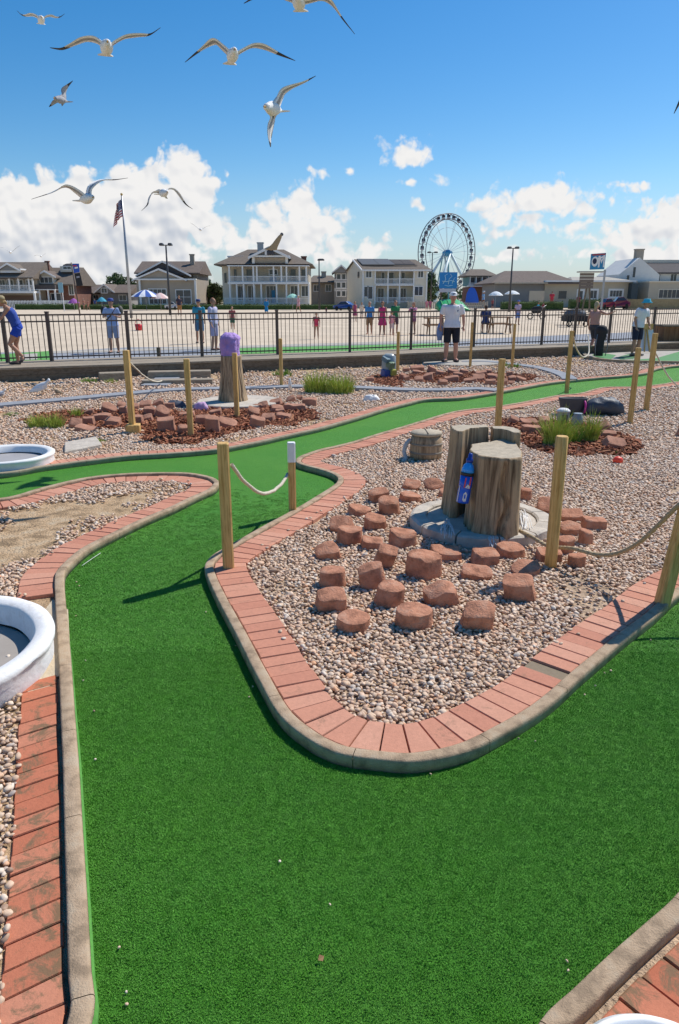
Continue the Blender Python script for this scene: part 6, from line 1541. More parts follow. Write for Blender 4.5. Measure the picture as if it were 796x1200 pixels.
mb = MB(); mb.add([(a-o_*.4,Yc_-.5,ze-.05),(b+.6,Yc_-.5,ze-.05),tuple(mr2),tuple(ml),(a-o_*.4,Yc_-.5,ze-.3),(b+.6,Yc_-.5,ze-.3),(mr2.x,mr2.y,zr-.25),(ml.x,ml.y,zr-.25),(bx-.4,bly+.2,ze-.05),(bx-.4,bly+.2,ze-.3),(b+1.6,Yc_+8.3,ze-.05)],
   [(0,1,2,3),(4,7,6,5),(0,4,5,1),(0,3,7,4),(3,8,9,7),(3,2,10,8),(1,10,2)]); mb.build('roof', M['shingle'], h.t)
mb = MB(); mb.beam((a-o_*.4,Yc_-.55,ze-.18),(b+.6,Yc_-.55,ze-.18),.12,.24); mb.beam((a-o_*.5,Yc_-.52,ze-.18),(ml.x-.12,ml.y-.1,zr-.12),.14,.26); mb.build('eave_trim', M['trim'], h.t)
def roofpt(u, v, up=.06): 
    p = Vector((a,Yc_-.5,ze)).lerp(Vector((b+.6,Yc_-.5,ze)), u); q = ml.lerp(mr2, u); r = p.lerp(q, v); return r+Vector((0,-.03,up+.05))
for i, (u0, u1, v0, v1) in enumerate(((.05,.30,.42,.98),(.305,.545,.42,.98),(.55,.70,.45,.92),(.705,.86,.45,.90))):
    mb = MB(); vs = [roofpt(u0,v0), roofpt(u1,v0), roofpt(u1,v1), roofpt(u0,v1)]; lo = [v-Vector((0,0,.1)) for v in vs]
    mb.add(vs+lo, [(0,1,2,3),(7,6,5,4),(0,4,5,1),(1,5,6,2),(2,6,7,3),(3,7,4,0)]); mb.build('solar_panel', M['solar'] if i < 2 else M['shingle_dark'], h.t)
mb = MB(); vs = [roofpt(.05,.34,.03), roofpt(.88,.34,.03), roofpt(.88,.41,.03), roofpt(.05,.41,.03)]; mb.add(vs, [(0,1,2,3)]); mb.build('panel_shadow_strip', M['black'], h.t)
h.slab(440, 485, 333, 334.8, -.25, 2.3); h.railing(440, 485, 326.5, 333, -.15); h.columns((439.5,454.5,468,484.5), 315.5, 333, -.1, .2); h.columns((439.5,454.5,468,484.5), 334.8, 356, -.1, .2); h.columns((425.5,499.5), 315.5, 356, -.06, .22, 'corner_board')
h.railing(440, 485, 348.5, 354, -.15)
h.window(429, 435, 318, 325, 0, n=2); h.window(489.5, 495, 318, 325, 0, n=2); h.window(427, 431, 336, 347.5, 0, n=1); h.window(431.6, 436.5, 336, 350, 0, n=1, name='door'); h.window(486, 495, 336, 346, 0, n=2)
for x0, x1 in ((448,451),(456,462),(471.5,475)): h.window(x0, x1, 319, 332, 2.2, n=1)
for x0, x1 in ((444,450.5),(457,466),(471,477)): h.window(x0, x1, 338, 354, 2.2, n=2, name='door')
mb = MB(); pw = Vector((a,Yc_,0)).lerp(Vector((bx,bly,0)), .2); pw2 = Vector((a,Yc_,0)).lerp(Vector((bx,bly,0)), .31)
mb.add([(pw.x-.04,pw.y-.03,h.Z(325.5)),(pw2.x-.04,pw2.y-.03,h.Z(325.5)),(pw2.x-.04,pw2.y-.03,h.Z(318)),(pw.x-.04,pw.y-.03,h.Z(318))], [(0,1,2,3)]); mb.build('window', M['glass'], h.t)
# 7 teal pavilion behind the wheel
h = House('pavilion', 'teal glazed beach pavilion with a grey hip roof behind the wheel', 'pavilion', 548, 580, 358, Y0+22)
h.box('wall', C('teal_wall', (.10,.26,.30)), 550, 578, 323, 335, 1, 8); h.eave_roof('roof', 'shingle', 546, 580, 323, 314.5, 0, 8, 8, 9); h.slab(548, 580, 334.5, 336, -1.0, 1.2, 'trim'); h.railing(548, 580, 331.5, 334.5, -.9); h.columns((550,557,564,571,578), 323, 335, -.1, .16)
h.box('lower_wall', 'brickwall', 550, 580, 336, 358, 1, 8); h.box('lower_wall_panel', C('warm_brown', (.16,.09,.06)), 552, 578, 337.5, 343, .9, 1.0)
for x in (551.5, 558.5, 565.5, 572.5): h.window(x, x+5, 325, 333, 1, n=1, m='trim', fr=.05)
# 8 long low building
h = House('long_building', 'long low building with brown hip roof, dark left half and beige right half', 'building', 580, 742, 358, Y0+4)
h.box('wall', 'greysid', 581, 639, 331.5, 360, 1, 12); h.eave_roof('roof', 'shingle_red', 578, 676, 331.5, 315.5, 0, 16, 24, 22)
h.slab(578, 640, 331, 332.5, -.5, 1, 'beige', 'fascia'); h.box('wall', 'beige', 639, 742, 329.5, 360, .6, 12.2); h.slab(637.5, 743, 328.5, 330.5, -.3, .8, 'trim', 'fascia')
h.eave_roof('low_roof', 'conc', 672, 742, 329.5, 323.5, .2, 10, 6, 20)
h.window(655.5, 665, 341, 350, .6, n=1, m='beige'); h.window(693, 700.5, 340.5, 349.5, .6, n=2, fr=.3); h.window(716, 730, 340.5, 347.5, .6, n=4, fr=.3); h.window(679, 684, 341, 354, .6, n=1, name='door', fr=.3)
h.box('wall_panel', C('shed_dark', (.04,.06,.07)), 736.5, 744, 332, 358, -1.0, .5); h.box('side_fence', 'beige', 615, 632, 341, 357, -3, -2.8)
# 9 white house with dark roof
h = House('house', 'white gabled house with dark roof and big brick chimney at the right edge', 'house', 722, 850, 358, Y0+8)
a, b, c = h.X(722), h.X(770), h.X(746); zb_, za = h.Z(321), h.Z(302)
mb = MB(); mb.ext([(h.X(723),0),(h.X(723),h.Z(321.5)),(h.X(745),za),(h.X(770),h.Z(322)),(h.X(770),0)], h.Y, h.Y+11); mb.build('gable_wall', M['whitesid'], h.t)
h.box('wall', 'whitesid', 770, 850, 319, 360, .9, 11); mb = MB(); x0, x1 = h.X(751), h.X(850)
mb.add([(h.X(766),h.Y+.3,h.Z(319)),(x1,h.Y+.3,h.Z(319)),(x1,h.Y+6,h.Z(305)),(x0,h.Y+6,h.Z(305)),(h.X(766),h.Y+.3,h.Z(319)-.25),(x1,h.Y+.3,h.Z(319)-.25),(x1,h.Y+6,h.Z(305)-.25),(x0,h.Y+6,h.Z(305)-.25)], [(0,1,2,3),(7,6,5,4),(0,4,5,1),(3,2,6,7),(0,3,7,4),(1,5,6,2)]); mb.build('roof', M['shingle_dark'], h.t)
h.box('ridge_band', 'cream', 751, 850, 302.5, 306.2, 5.5, 9); h.chimney(745.5, 754.5, 292, 304, 2, 'taupe')
h.window(732, 735, 322.5, 329.5, 0, n=1, fr=.05); h.window(738.5, 741.5, 313, 325, 0, n=1, fr=.05); h.window(767.5, 773.5, 321, 329.5, .9, n=2, fr=.06) ; h.window(786, 792.5, 321, 329.5, .9, n=2, fr=.06)
h.box('annex_wall', 'beige', 745, 850, 330.5, 360, -5, .0); h.window(757, 781, 340, 349, -5, n=5, m='cream', fr=.12); h.window(792, 800, 340, 347, -5, n=2, m='cream', fr=.12); h.slab(744, 850, 330, 331.5, -5.2, 0, 'cream', 'parapet')
# hedges and low fences in front of the houses
def hedge(x0, x1, yt, yb, Y, label, m='hedge', seed=1):
    a, b = hx(x0, Y), hx(x1, Y); z1 = hz(yt, Y); r = random.Random(seed); mb = MB(); z0 = 0
    n = int((b-a)/.5)+2; d = 1.1; rings = []
    for i in range(n):
        x = a+(b-a)*i/(n-1); w = noise.noise(Vector((x*.9, Y, 0)))*.14
        rings.append([(x,Y-d/2+w,z0),(x,Y-d/2*.95+w,z1*.8),(x,Y-d*.3,z1+w),(x,Y+d*.3,z1+w*.7),(x,Y+d/2,z1*.8),(x,Y+d/2,z0)])
    mb.loft(rings, 0, False)
    for i in range(int((b-a)*60)):      # leafy shell
        x = r.uniform(a, b); q = r.random(); y = Y-d/2-r.uniform(-.04,.08) if q < .6 else Y+r.uniform(-d*.45,d*.45); z = r.uniform(.02, z1+.05) if q < .6 else z1+r.uniform(-.05,.14)
        s_ = r.uniform(.05,.13); v = [Vector((x+r.uniform(-s_,s_), y+r.uniform(-s_*.5,s_*.5), z+r.uniform(-s_,s_))) for _ in range(3)]; mb.add(v, [(0,1,2)])
    return tag(mb.build('hedge', M[m]), label, 'hedge')
HY = 104
hedge(18, 90, 356.5, 361, HY, 'clipped green hedge in front of the two leftmost houses', seed=1)
hedge(95, 158, 357, 360.5, HY, 'clipped green hedge in front of the bungalows', seed=2)
hedge(160, 252, 357, 361, HY, 'clipped hedge in front of the double-gabled house', seed=3)
hedge(254, 412, 357, 361, HY, 'long low hedge in front of the big balconied house', seed=4)
hedge(588, 660, 353.5, 359, HY, 'rough hedge in front of the long low building', seed=5)
hedge(668, 712, 351, 359, HY+6, 'yellow-green hedge left of the parked red cars', 'hedge', seed=6)
t = thing('slat_fence', 'tan slatted fence in front of the white house at the right edge', 'fence', (hx(770, HY), HY, 0))
mb = MB(); a, b = hx(736, HY), hx(860, HY); n = int((b-a)/.17)
for i in range(n): mb.box(a+i*.17, a+i*.17+.15, HY, HY+.03, 0, hz(350.5, HY))
mb.build('slat_panel', mat('fence_tan', (.30,.24,.13), .9, .2, 3), t)
for i in range(int((b-a)/2.4)+1): MB().box(a+i*2.4-.06, a+i*2.4+.06, HY+.035, HY+.13, 0, hz(350, HY)).build('fence_post', M['beige'], t)
t = thing('picket_fence', 'white picket fence in front of the two leftmost houses', 'fence', (hx(30, HY+4), HY+4, 0))
for (x0, x1) in ((-10, 88),):
    mb = MB(); a, b = hx(x0, HY+4), hx(x1, HY+4); n = int((b-a)/.22); z = hz(352, HY+4)
    for i in range(n): mb.box(a+i*.22, a+i*.22+.10, HY+4, HY+4.03, .05, z)
    mb.box(a, b, HY+4.035, HY+4.08, z-.25, z-.15); mb.build('slat_panel', M['trim'], t)
t = thing('patio_fence', 'brown and cream slatted patio fence right of the cream two-storey house', 'fence', (hx(505, HY+4), HY+4, 0))
mb = MB(); a, b = hx(478, HY+4), hx(575, HY+4); n = int((b-a)/.26)
for i in range(n): mb.box(a+i*.26, a+i*.26+.20, HY+4, HY+4.03, .05, hz(353, HY+4)*(1-.1*(i % 2)))
mb.build('slat_panel', M['beige'], t)
# ------------------------------------------------------------------ trees beyond
def tree(x, yt, wpx, Y, label, m='leaf', seed=1):
    r = random.Random(seed); X_, z1 = hx(x, Y), hz(yt, Y); W_ = wpx/2*Y/(840*_c+252*_s); t = thing('tree', label, 'tree', (X_, Y, 0), 'trees behind the houses')
    mb = MB(); mb.tube([(X_,Y,-.1),(X_+.1,Y,z1*.3),(X_-.1,Y,z1*.6),(X_,Y,z1*.85)], [.32,.25,.16,.06], 8)
    for i in range(6):
        a = r.uniform(0, 6.28); z = z1*r.uniform(.3,.6); mb.tube([(X_,Y,z),(X_+math.cos(a)*W_*.35,Y+math.sin(a)*W_*.35,z+z1*.15),(X_+math.cos(a)*W_*.65,Y+math.sin(a)*W_*.65,z+z1*.22)], [.12,.08,.03], 6)
    mb.build('trunk', M['bark'], t)
    mb = MB(); cl = []
    for i in range(46):
        a = r.uniform(0, 6.28); q = math.sqrt(r.random())*.9; z = z1*(.16+.74*r.random()*(1-.42*q)); cl.append((X_+math.cos(a)*q*W_, Y+math.sin(a)*q*W_, z, r.uniform(.18,.34)*W_))
    for (cx, cy, cz, cr) in cl:
        for k in range(90):
            d = Vector((r.gauss(0,1), r.gauss(0,1), r.gauss(0,1))).normalized()*cr*r.uniform(.6,1.12); c = Vector((cx,cy,cz))+d*1.0; c.z = min(c.z, z1+.1)
            s_ = r.uniform(.16,.34)*max(1, W_/4); v = [c+Vector((r.uniform(-s_,s_), r.uniform(-s_,s_), r.uniform(-s_,s_))) for _ in range(3)]; mb.add(v, [(0,1,2)])
    mb.build('crown', M[m], t)
TREES = [(104,325,26,150,'leaf2','rounded tree behind the low brown-roofed bungalow'),(137,316,30,142,'leaf','dark bushy tree between the bungalows and the double-gabled house'),(152,319,18,150,'leaf','small dark tree just left of the double-gabled house'),
 (240,322,24,138,'leaf','dark tree between the double-gabled and the big balconied house'),(252,326,22,132,'leaf2','olive tree touching the left side of the big balconied house'),(232,336,20,134,'leaf','low bush behind the double-gabled house'),
 (484,304,34,150,'leaf2','tree behind the right end of the cream two-storey house'),(503,312,26,156,'leaf','dark tree left of the wheel legs'),(447,300,10,190,'leaf','far treetop peeping over the cream two-storey house') ,
 (583,317,14,170,'leaf','small dark tree right of the teal pavilion'),(600,312,22,170,'leaf','dark treetop over the left end of the long building'),(620,313,20,172,'leaf2','olive treetop over the long building roof'),
 (655,322,16,172,'leaf','treetop over the right of the brown hip roof'),(718,318,26,150,'leaf','dark tree left of the white gabled house'),(706,322,18,156,'leaf2','olive tree behind the square sign'),(386,318,16,180,'leaf','far treetop behind the small weathered grey house')]
for i, (x, yt, w, Y, m, lab) in enumerate(TREES): tree(x, yt, w, Y, lab, m, i+3)
mb = MB(); r = random.Random(9)
for i in range(26000):
    x = r.uniform(-330, 330); y = 262+r.uniform(-6,6); z = r.uniform(0, 4.6+2.2*noise.noise(Vector((x*.05,0,0)))+1.2*noise.noise(Vector((x*.25,3,0)))); s_ = r.uniform(.5,1.1)
    mb.add([Vector((x+r.uniform(-s_,s_), y+r.uniform(-s_,s_), z+r.uniform(-s_,s_))) for _ in range(3)], [(0,1,2)])
tag(mb.build('far_woods', M['leaf']), 'far line of dark trees along the horizon', kind='stuff')
# ------------------------------------------------------------------ giant wheel
WY = 215; wc = AY(524.3, 296.7, WY); RW = AY(524.3, 250.5, WY).z-wc.z; th = rad(36)
wd = Vector((math.cos(th), math.sin(th), 0)); wn = Vector((-math.sin(th), math.cos(th), 0))
wt_ = thing('ferris_wheel', 'tall ferris wheel with dark cabins and pale teal A-frame legs behind the cream house', 'ferris wheel', (wc.x, wc.y, 0))
M['wheelsteel'] = C('wheel_steel', (.17,.17,.19), .5); M['spoke'] = C('spoke_grey', (.62,.66,.70), .5); M['wteal'] = C('wheel_teal', (.60,.72,.74), .5)
def wp(a, r, off=0): return wc+wd*math.cos(a)*r+Vector((0,0,1))*math.sin(a)*r+wn*off
for off in (-.75, .75):
    for r_, w_ in ((RW, .13), (RW*.865, .11)):
        mb = MB(); mb.tube([wp(a, r_, off) for a in np.linspace(0, 2*math.pi, 90, endpoint=False)], w_, 6, closed=True); mb.build('rim', M['wheelsteel'], wt_)
mb = MB(); mb.tube([wp(a, RW*.65, 0) for a in np.linspace(0, 2*math.pi, 60, endpoint=False)], .05, 5, closed=True); mb.build('stay_ring', M['spoke'], wt_)
NC = 30
for i in range(NC):
    a = 2*math.pi*(i+.5)/NC; mb = MB()
    for off in (-.75, .75): mb.beam(wp(a+math.pi/NC, RW*.865, off), wp(a+math.pi/NC, RW, off), .09)
    mb.beam(wp(a+math.pi/NC, RW, -.75), wp(a+math.pi/NC, RW, .75), .08); mb.build('rim_brace', M['wheelsteel'], wt_)
    if i % 5 < 4:
        mb = MB(); mb.beam(wp(a, .5, 0), wp(a, RW*.865, .75 if i % 2 else -.75), .075); mb.build('spoke', M['spoke'], wt_)
cabm = None
for i in range(NC):
    a = 2*math.pi*(i+.5)/NC; c = wp(a, RW*.93, 0)
    if cabm is None:
        mb = MB(); mb.loft([[Vector((q*.52*math.cos(b), q*.52*math.sin(b), z)) for b in np.linspace(0, 6.283, 12, endpoint=False)] for q, z in ((.5,-.60),(.95,-.5),(1,-.1),(.98,.35),(.8,.55),(.3,.62))], 0, True)
        o = mb.build('cabin', C('cabin_dark', (.035,.04,.05), .3), None); o.parent = wt_; o.location = c-Vector(wt_.location); cabm = o
        mb = MB(); mb.lathe([(.54,-.52),(.56,-.2),(.53,-.18)], (0,0,0), 12); cb = mb.build('cabin_base', M['spoke'], None); cb.parent = o
    else:
        o = cabm.copy(); COL.objects.link(o); o.parent = wt_; o.location = c-Vector(wt_.location); q = cb.copy(); COL.objects.link(q); q.parent = o
mb = MB(); mb.tube([wc-wn*1.6, wc-wn*.8, wc+wn*.8, wc+wn*1.6], [.5,.9,.9,.5], 16); mb.build('hub', C('hub_blue', (.04,.27,.50), .4), wt_)
for s_ in (-1, 1):
    for x_ in (-1, 1):
        mb = MB(); top_ = wc+wn*s_*1.3; foot = Vector((wc.x, wc.y, 0))+wd*x_*8.0+wn*s_*4.0; mb.tube([foot, foot.lerp(top_, .5), top_], [.48,.42,.30], 10); mb.build('leg', M['wteal'], wt_)
    mb = MB(); a_ = Vector((wc.x, wc.y, 0))+wn*s_*3; mb.beam(a_+Vector((-1.2,0,0)), wc+wn*s_*1.1+Vector((-.4,0,-.3)), .3); mb.build('mast', C('hub_teal', (.12,.35,.40)), wt_)
# advert board in front of the wheel
BY = 100
t = thing('advert_board', 'square blue board with pale line drawing on a post in front of the ferris wheel', 'board', (hx(524.5,BY), BY, 0))
x0, x1, z0, z1 = hx(514.5,BY), hx(535,BY), hz(338,BY), hz(319,BY)
mb = MB(); mb.box(x0, x1, BY, BY+.2, z0, z1); mb.build('panel', C('board_blue', (.02,.22,.55), .6), t)
mb = MB(); mb.box(x0+.05, x1-.1, BY+.01, BY+.18, hz(342.5,BY), z0-.03); mb.build('lower_strip', C('board_pale', (.62,.52,.60)), t)
for x in (x0+.3, x1-.3): MB().box(x-.1, x+.1, BY+.21, BY+.4, 0, z0+.5).build('post', C('post_brown', (.12,.07,.05)), t)
r = random.Random(4)
for i, pl_ in enumerate(([(.2,.3),(.35,.55),(.3,.8),(.45,.9)], [(.5,.25),(.55,.6),(.7,.75),(.6,.9)], [(.15,.45),(.4,.42),(.65,.5),(.85,.42)], [(.72,.3),(.8,.55),(.88,.7)], [(.3,.2),(.5,.15),(.75,.2)])):
    mb = MB(); mb.tube([(x0+(x1-x0)*u, BY-.02, z0+(z1-z0)*v) for u, v in pl_], .045, 5); mb.build('line_drawing', C('board_line', (.45,.66,.80)), t)
# blue canopy, green slide
g = Vector((hx(553,BY+3), BY+3, 0)); t = thing('blue_canopy', 'slumped bright blue tarpaulin canopy right of the wheel leg', 'canopy', tuple(g)); mb = MB(); rings = []
P0 = [(546,354),(547,344),(549.5,338),(552,336.5),(556,337.5),(558.5,343),(561,350),(561.5,354)]
for d_ in (0, 1.0, 2.2, 3.4): rings.append([(hx(x,BY+3)+d_*.15, BY+3+d_, max(.0, hz(y,BY+3)*(1-.12*(d_/3.4)**2)+noise.noise(Vector((x*.4,d_,0)))*.12)) for x, y in P0])
mb.loft(rings, 0, True); mb.build('sheet', C('canopy_blue', (.01,.10,.55), .6), t)
g = G(541, 364, 0); YY = g.y; t = thing('green_slide', 'bright green inflatable mound on the sand behind the man in the white cap', 'inflatable', tuple(g)); mb = MB(); rings = []
for d_ in np.linspace(0, 1, 8):
    q = math.sin(d_*math.pi*.5+.0001)
    rings.append([(hx(x,YY), YY+d_*4, max(0, hz(y,YY))*(.25+.75*q)) for x, y in ((515,363),(516,356),(519,352.5),(526,351),(534,350.5),(541,351),(547,354),(551,359),(553.5,363),(553.5,364.5))])
mb.loft(rings, 0, True); mb.build('skin', C('slide_green', (.01,.36,.10), .45), t)
for i, x in enumerate((520,528,536,544)):
    mb = MB(); mb.tube([(hx(x,YY), YY+.05+4*d_, max(0,hz(351.5+(2 if x > 540 else 0),YY))*(.25+.75*math.sin(d_*math.pi*.5))+.05) for d_ in (0,.3,.6,1)], .10, 6); mb.build('seam', C('slide_dark', (.008,.25,.08)), t)
# ------------------------------------------------------------------ poles, flag, banners, signs
def lamp(x, yt, yb, Y, label, heads=2, w=8):
    X_, z = hx(x, Y), AY(x, yt, Y).z; t = thing('lamp_post', label, 'lamp post', (X_, Y, 0), 'tall lamp posts'); xt = AY(x, yt, Y).x
    mb = MB(); mb.tube([(xt,Y,0),(xt,Y,z*.5),(xt,Y,z)], [.13,.10,.07], 8); mb.build('pole', M['darkmetal'], t); k = Y/880.0
    if heads == 2:
        mb = MB(); mb.beam((xt-w*.5*k,Y,z+.05),(xt+w*.5*k,Y,z+.05),.08); mb.build('arm', M['darkmetal'], t)
        for s_ in (-1, 1): mb = MB(); mb.loft([[(xt+s_*(w*.5*k+dx), Y+dy*.25, z+.10+dz) for dx, dy, dz in ((-.5*k*4*q,-1,0),(.5*k*4*q,-1,0),(.5*k*4*q,1,0),(-.5*k*4*q,1,0))] if False else [(xt+s_*w*.55*k+a_*.5*k*4.2*q, Y+b_*.3*q, z+c_) for a_, b_ in ((-1,-1),(1,-1),(1,1),(-1,1))] for q, c_ in ((1,.0),(1,.14),(.7,.24))], 0, False); mb.build('lamp_head', M['darkmetal'], t)
    else:
        mb = MB(); mb.loft([[(xt+.25+a_*.45*q, Y+b_*.25*q, z+c_) for a_, b_ in ((-1,-1),(1,-1),(1,1),(-1,1))] for q, c_ in ((1,-.05),(1,.1),(.6,.2))], 0, False); mb.build('lamp_head', M['darkmetal'], t)
lamp(194.5, 288, 369, 72, 'twin-headed lamp post in front of the double-gabled house', 2, 9)
lamp(601.5, 291.5, 360, 88, 'twin-headed lamp post in front of the long low building', 2, 8)
lamp(374, 305, 357, 100, 'single-headed lamp post right of the big balconied house', 1)
lamp(507, 296.5, 357, 130, 'twin-headed lamp post in front of the ferris wheel', 2, 7)
# flagpole
FY = 62.07; fb = G(160, 372, 0); fx_ = fb.x; zt_f = AY(146, 229, FY).z
t = thing('flagpole', 'tall grey flagpole on the sand carrying the hanging flag', 'flagpole', (fx_, FY, 0)); mb = MB(); mb.tube([(fx_,FY,0),(fx_,FY,zt_f*.5),(fx_,FY,zt_f)], [.12,.10,.06], 10); mb.build('pole', M['metal'], t)
MB().ell((fx_,FY,zt_f+.08), (.10,.10,.10), 12, 8).build('finial', C('gold', (.45,.30,.08), .4), t)
zf1, zf0 = AY(147, 231.5, FY).z, AY(149, 268, FY).z; hoist = (zf1-zf0)*.60
fl = thing('flag', 'limp striped stars-and-stripes flag hanging from the flagpole', 'flag', (fx_, FY, zf1))
def flagpt(u, v, d=0):      # u along the fly 0..1, v down the hoist 0..1 ; hangs in folds
    drop = (zf1-zf0-hoist)*u**1.1
    return Vector((fx_-.06-.95*(u**.8)*(.5+.35*v)*1.0+.07*math.sin(u*9+v*2), FY-.05+.13*math.sin(u*17+v*3)+d, zf1-hoist*v*(1-.0*u)-drop-.04*math.sin(u*8)))
NU = 40
for i in range(13):
    v0, v1 = i/13, (i+1)/13; u_start = .4 if i < 7 else 0; mb = MB(); us = np.linspace(u_start, 1, NU)
    mb.add([flagpt(u, v0) for u in us]+[flagpt(u, v1) for u in us], [(k,k+1,NU+k+1,NU+k) for k in range(NU-1)], 0, True)
    mb.build('stripe', C('flag_red', (.42,.02,.035), .8) if i % 2 == 0 else M['white'], fl)
us = np.linspace(0, .4, 16); mb = MB(); vv = np.linspace(0, 7/13, 8)
mb.add([flagpt(u, v) for v in vv for u in us], [(j*16+k, j*16+k+1, (j+1)*16+k+1, (j+1)*16+k) for j in range(7) for k in range(15)], 0, True); mb.build('canton', C('flag_blue', (.015,.03,.15), .8), fl)
mb = MB(); 
for rr in range(9):
    for cc_ in range(6 if rr % 2 == 0 else 5):
        u = (.4*(cc_*2+1+(rr % 2))/12); v = 7/13*(rr+1)/10
        for sg in (-.012, .012):
            c = flagpt(u, v, sg); mb.add([c+Vector((.022*math.cos(q*1.2566),0,.022*math.sin(q*1.2566))) for q in range(5)], [(0,1,2,3,4)])
st_ = mb.build('stars', M['white'], fl)
# banner pole (feather banners)
Yb = G(94, 370, 0).y; t = thing('banner_pole', 'leaning pole with a blue banner and a black banner', 'banner', tuple(G(94, 370, 0))); p0, p1 = G(94,370,0), AY(83.5,307.5,Yb)
MB().tube([p0, p0.lerp(p1,.5), p1], [.07,.06,.05], 8).build('pole', M['fence'], t)
for nm, pts, m_ in (('blue_banner', ((85,309),(92.5,308.8),(93.5,319),(87,320)), C('banner_blue', (.02,.08,.42), .6)), ('black_banner', ((87.2,320.4),(93.6,319.6),(97.5,334.5),(90,335.5)), M['black']), ('red_mark', ((86,311),(90,310.7),(90.3,312),(86.4,312.3)), C('banner_red', (.55,.04,.05))), ('white_mark', ((88,313),(91.5,312.6),(91.8,314.5),(88.3,315)), M['white']), ('grey_mark', ((90,324),(93.4,323.4),(93.8,325.2),(90.4,326)), C('banner_grey', (.3,.3,.35)))):
    off_ = -.06 if 'mark' in nm else 0; vs = [AY(x,y,Yb)+Vector((0,off_+.05*math.sin(i*2),0)) if not off_ else AY(x,y,Yb)+Vector((0,off_-.05,0)) for i, (x, y) in enumerate(pts)]
    MB().add(vs+[v+Vector((0,.025,0)) for v in vs], [(0,1,2,3),(7,6,5,4),(0,4,5,1),(1,5,6,2),(2,6,7,3),(3,7,4,0)]).build(nm, m_, t)
# small pale blue sign
g = G(73.5, 365, 0); t = thing('information_sign', 'pale blue upright sign on a thin post in front of the brick house', 'sign', tuple(g)); YY = g.y
mb = MB(); mb.box(hx(69.5,YY), hx(74.8,YY), YY, YY+.08, hz(343,YY), hz(331,YY)); mb.build('panel', C('sign_paleblue', (.22,.40,.48)), t); MB().box(hx(73.5,YY)-.04, hx(73.5,YY)+.04, YY+.085, YY+.15, 0, hz(333,YY)).build('post', M['white'], t)
# big square roadside sign
YY = 92; t = thing('square_sign', 'square blue pylon sign with bold white shapes and a red top band', 'sign', (hx(702,YY), YY, 0))
q = [(693.5,297.5),(710.5,296.3),(708.2,315.4),(692,316)]
def sq(u, v, dy=0):
    a_ = Vector((*q[3],0)).lerp(Vector((*q[2],0)), u); b_ = Vector((*q[0],0)).lerp(Vector((*q[1],0)), u); c_ = a_.lerp(b_, v); p = AY(c_.x, c_.y, YY); p.y += dy; return p
def sgn(nm, pts, m_, dy, th_=.05):
    vs = [sq(u, v, dy) for u, v in pts]; n = len(vs); MB().add(vs+[v+Vector((0,th_,0)) for v in vs], [tuple(range(n)), tuple(range(n,2*n))[::-1]]+[(i,(i+1)%n,n+(i+1)%n,n+i) for i in range(n)]).build(nm, m_, t)
sgn('panel', ((0,0),(1,0),(1,1),(0,1)), C('sign_blue', (.02,.22,.42), .5), 0, .3)
sgn('red_band', ((.05,.88),(.97,.88),(.97,.97),(.05,.97)), C('sign_red', (.36,.05,.06)), -.03, .025)
sgn('white_disc', [(.27+.24*math.cos(a), .5+.32*math.sin(a)) for a in np.linspace(0,6.283,20,endpoint=False)], M['white'], -.03, .025)
sgn('dark_face', [(.25+.14*math.cos(a), .52+.18*math.sin(a)) for a in np.linspace(0,6.283,16,endpoint=False)], C('sign_dark', (.02,.03,.07)), -.06, .025)
sgn('white_letter', ((.52,.12),(.62,.12),(.64,.6),(.74,.35),(.86,.66),(.88,.12),(.98,.12),(.94,.86),(.84,.86),(.74,.56),(.62,.84),(.50,.84)), M['white'], -.03, .025)
sgn('white_swash', ((.1,.66),(.5,.74),(.95,.84),(.9,.74),(.5,.62),(.1,.52)), M['white'], -.028, .02)
for x in (706.5,): MB().box(hx(x,YY)-.1, hx(x,YY)+.1, YY+.05, YY+.25, 0, hz(316,YY)).build('post', M['metal'], t)
# brown notice board on legs
YY = 86; t = thing('notice_board', 'weathered brown notice board under a pale flat canopy on splayed legs', 'board', (hx(686,YY), YY, 0))
mb = MB()
for i in range(5): mb.box(hx(677.5,YY), hx(694,YY), YY, YY+.08, hz(338-i*3.7,YY), hz(338-i*3.7-3.3,YY))
mb.build('plank_panel', C('board_grey', (.17,.135,.11)), t); MB().box(hx(676.5,YY), hx(704.5,YY), YY-.3, YY+1.0, hz(319.2,YY), hz(317.8,YY)).build('canopy', M['conc'], t)
for x0, x1 in ((679,678),(690,693),(688,684)): MB().beam((hx(x0,YY),YY+.15,hz(330,YY)), (hx(x1,YY),YY+.15,0), .16).build('leg', M['deckside'], t)
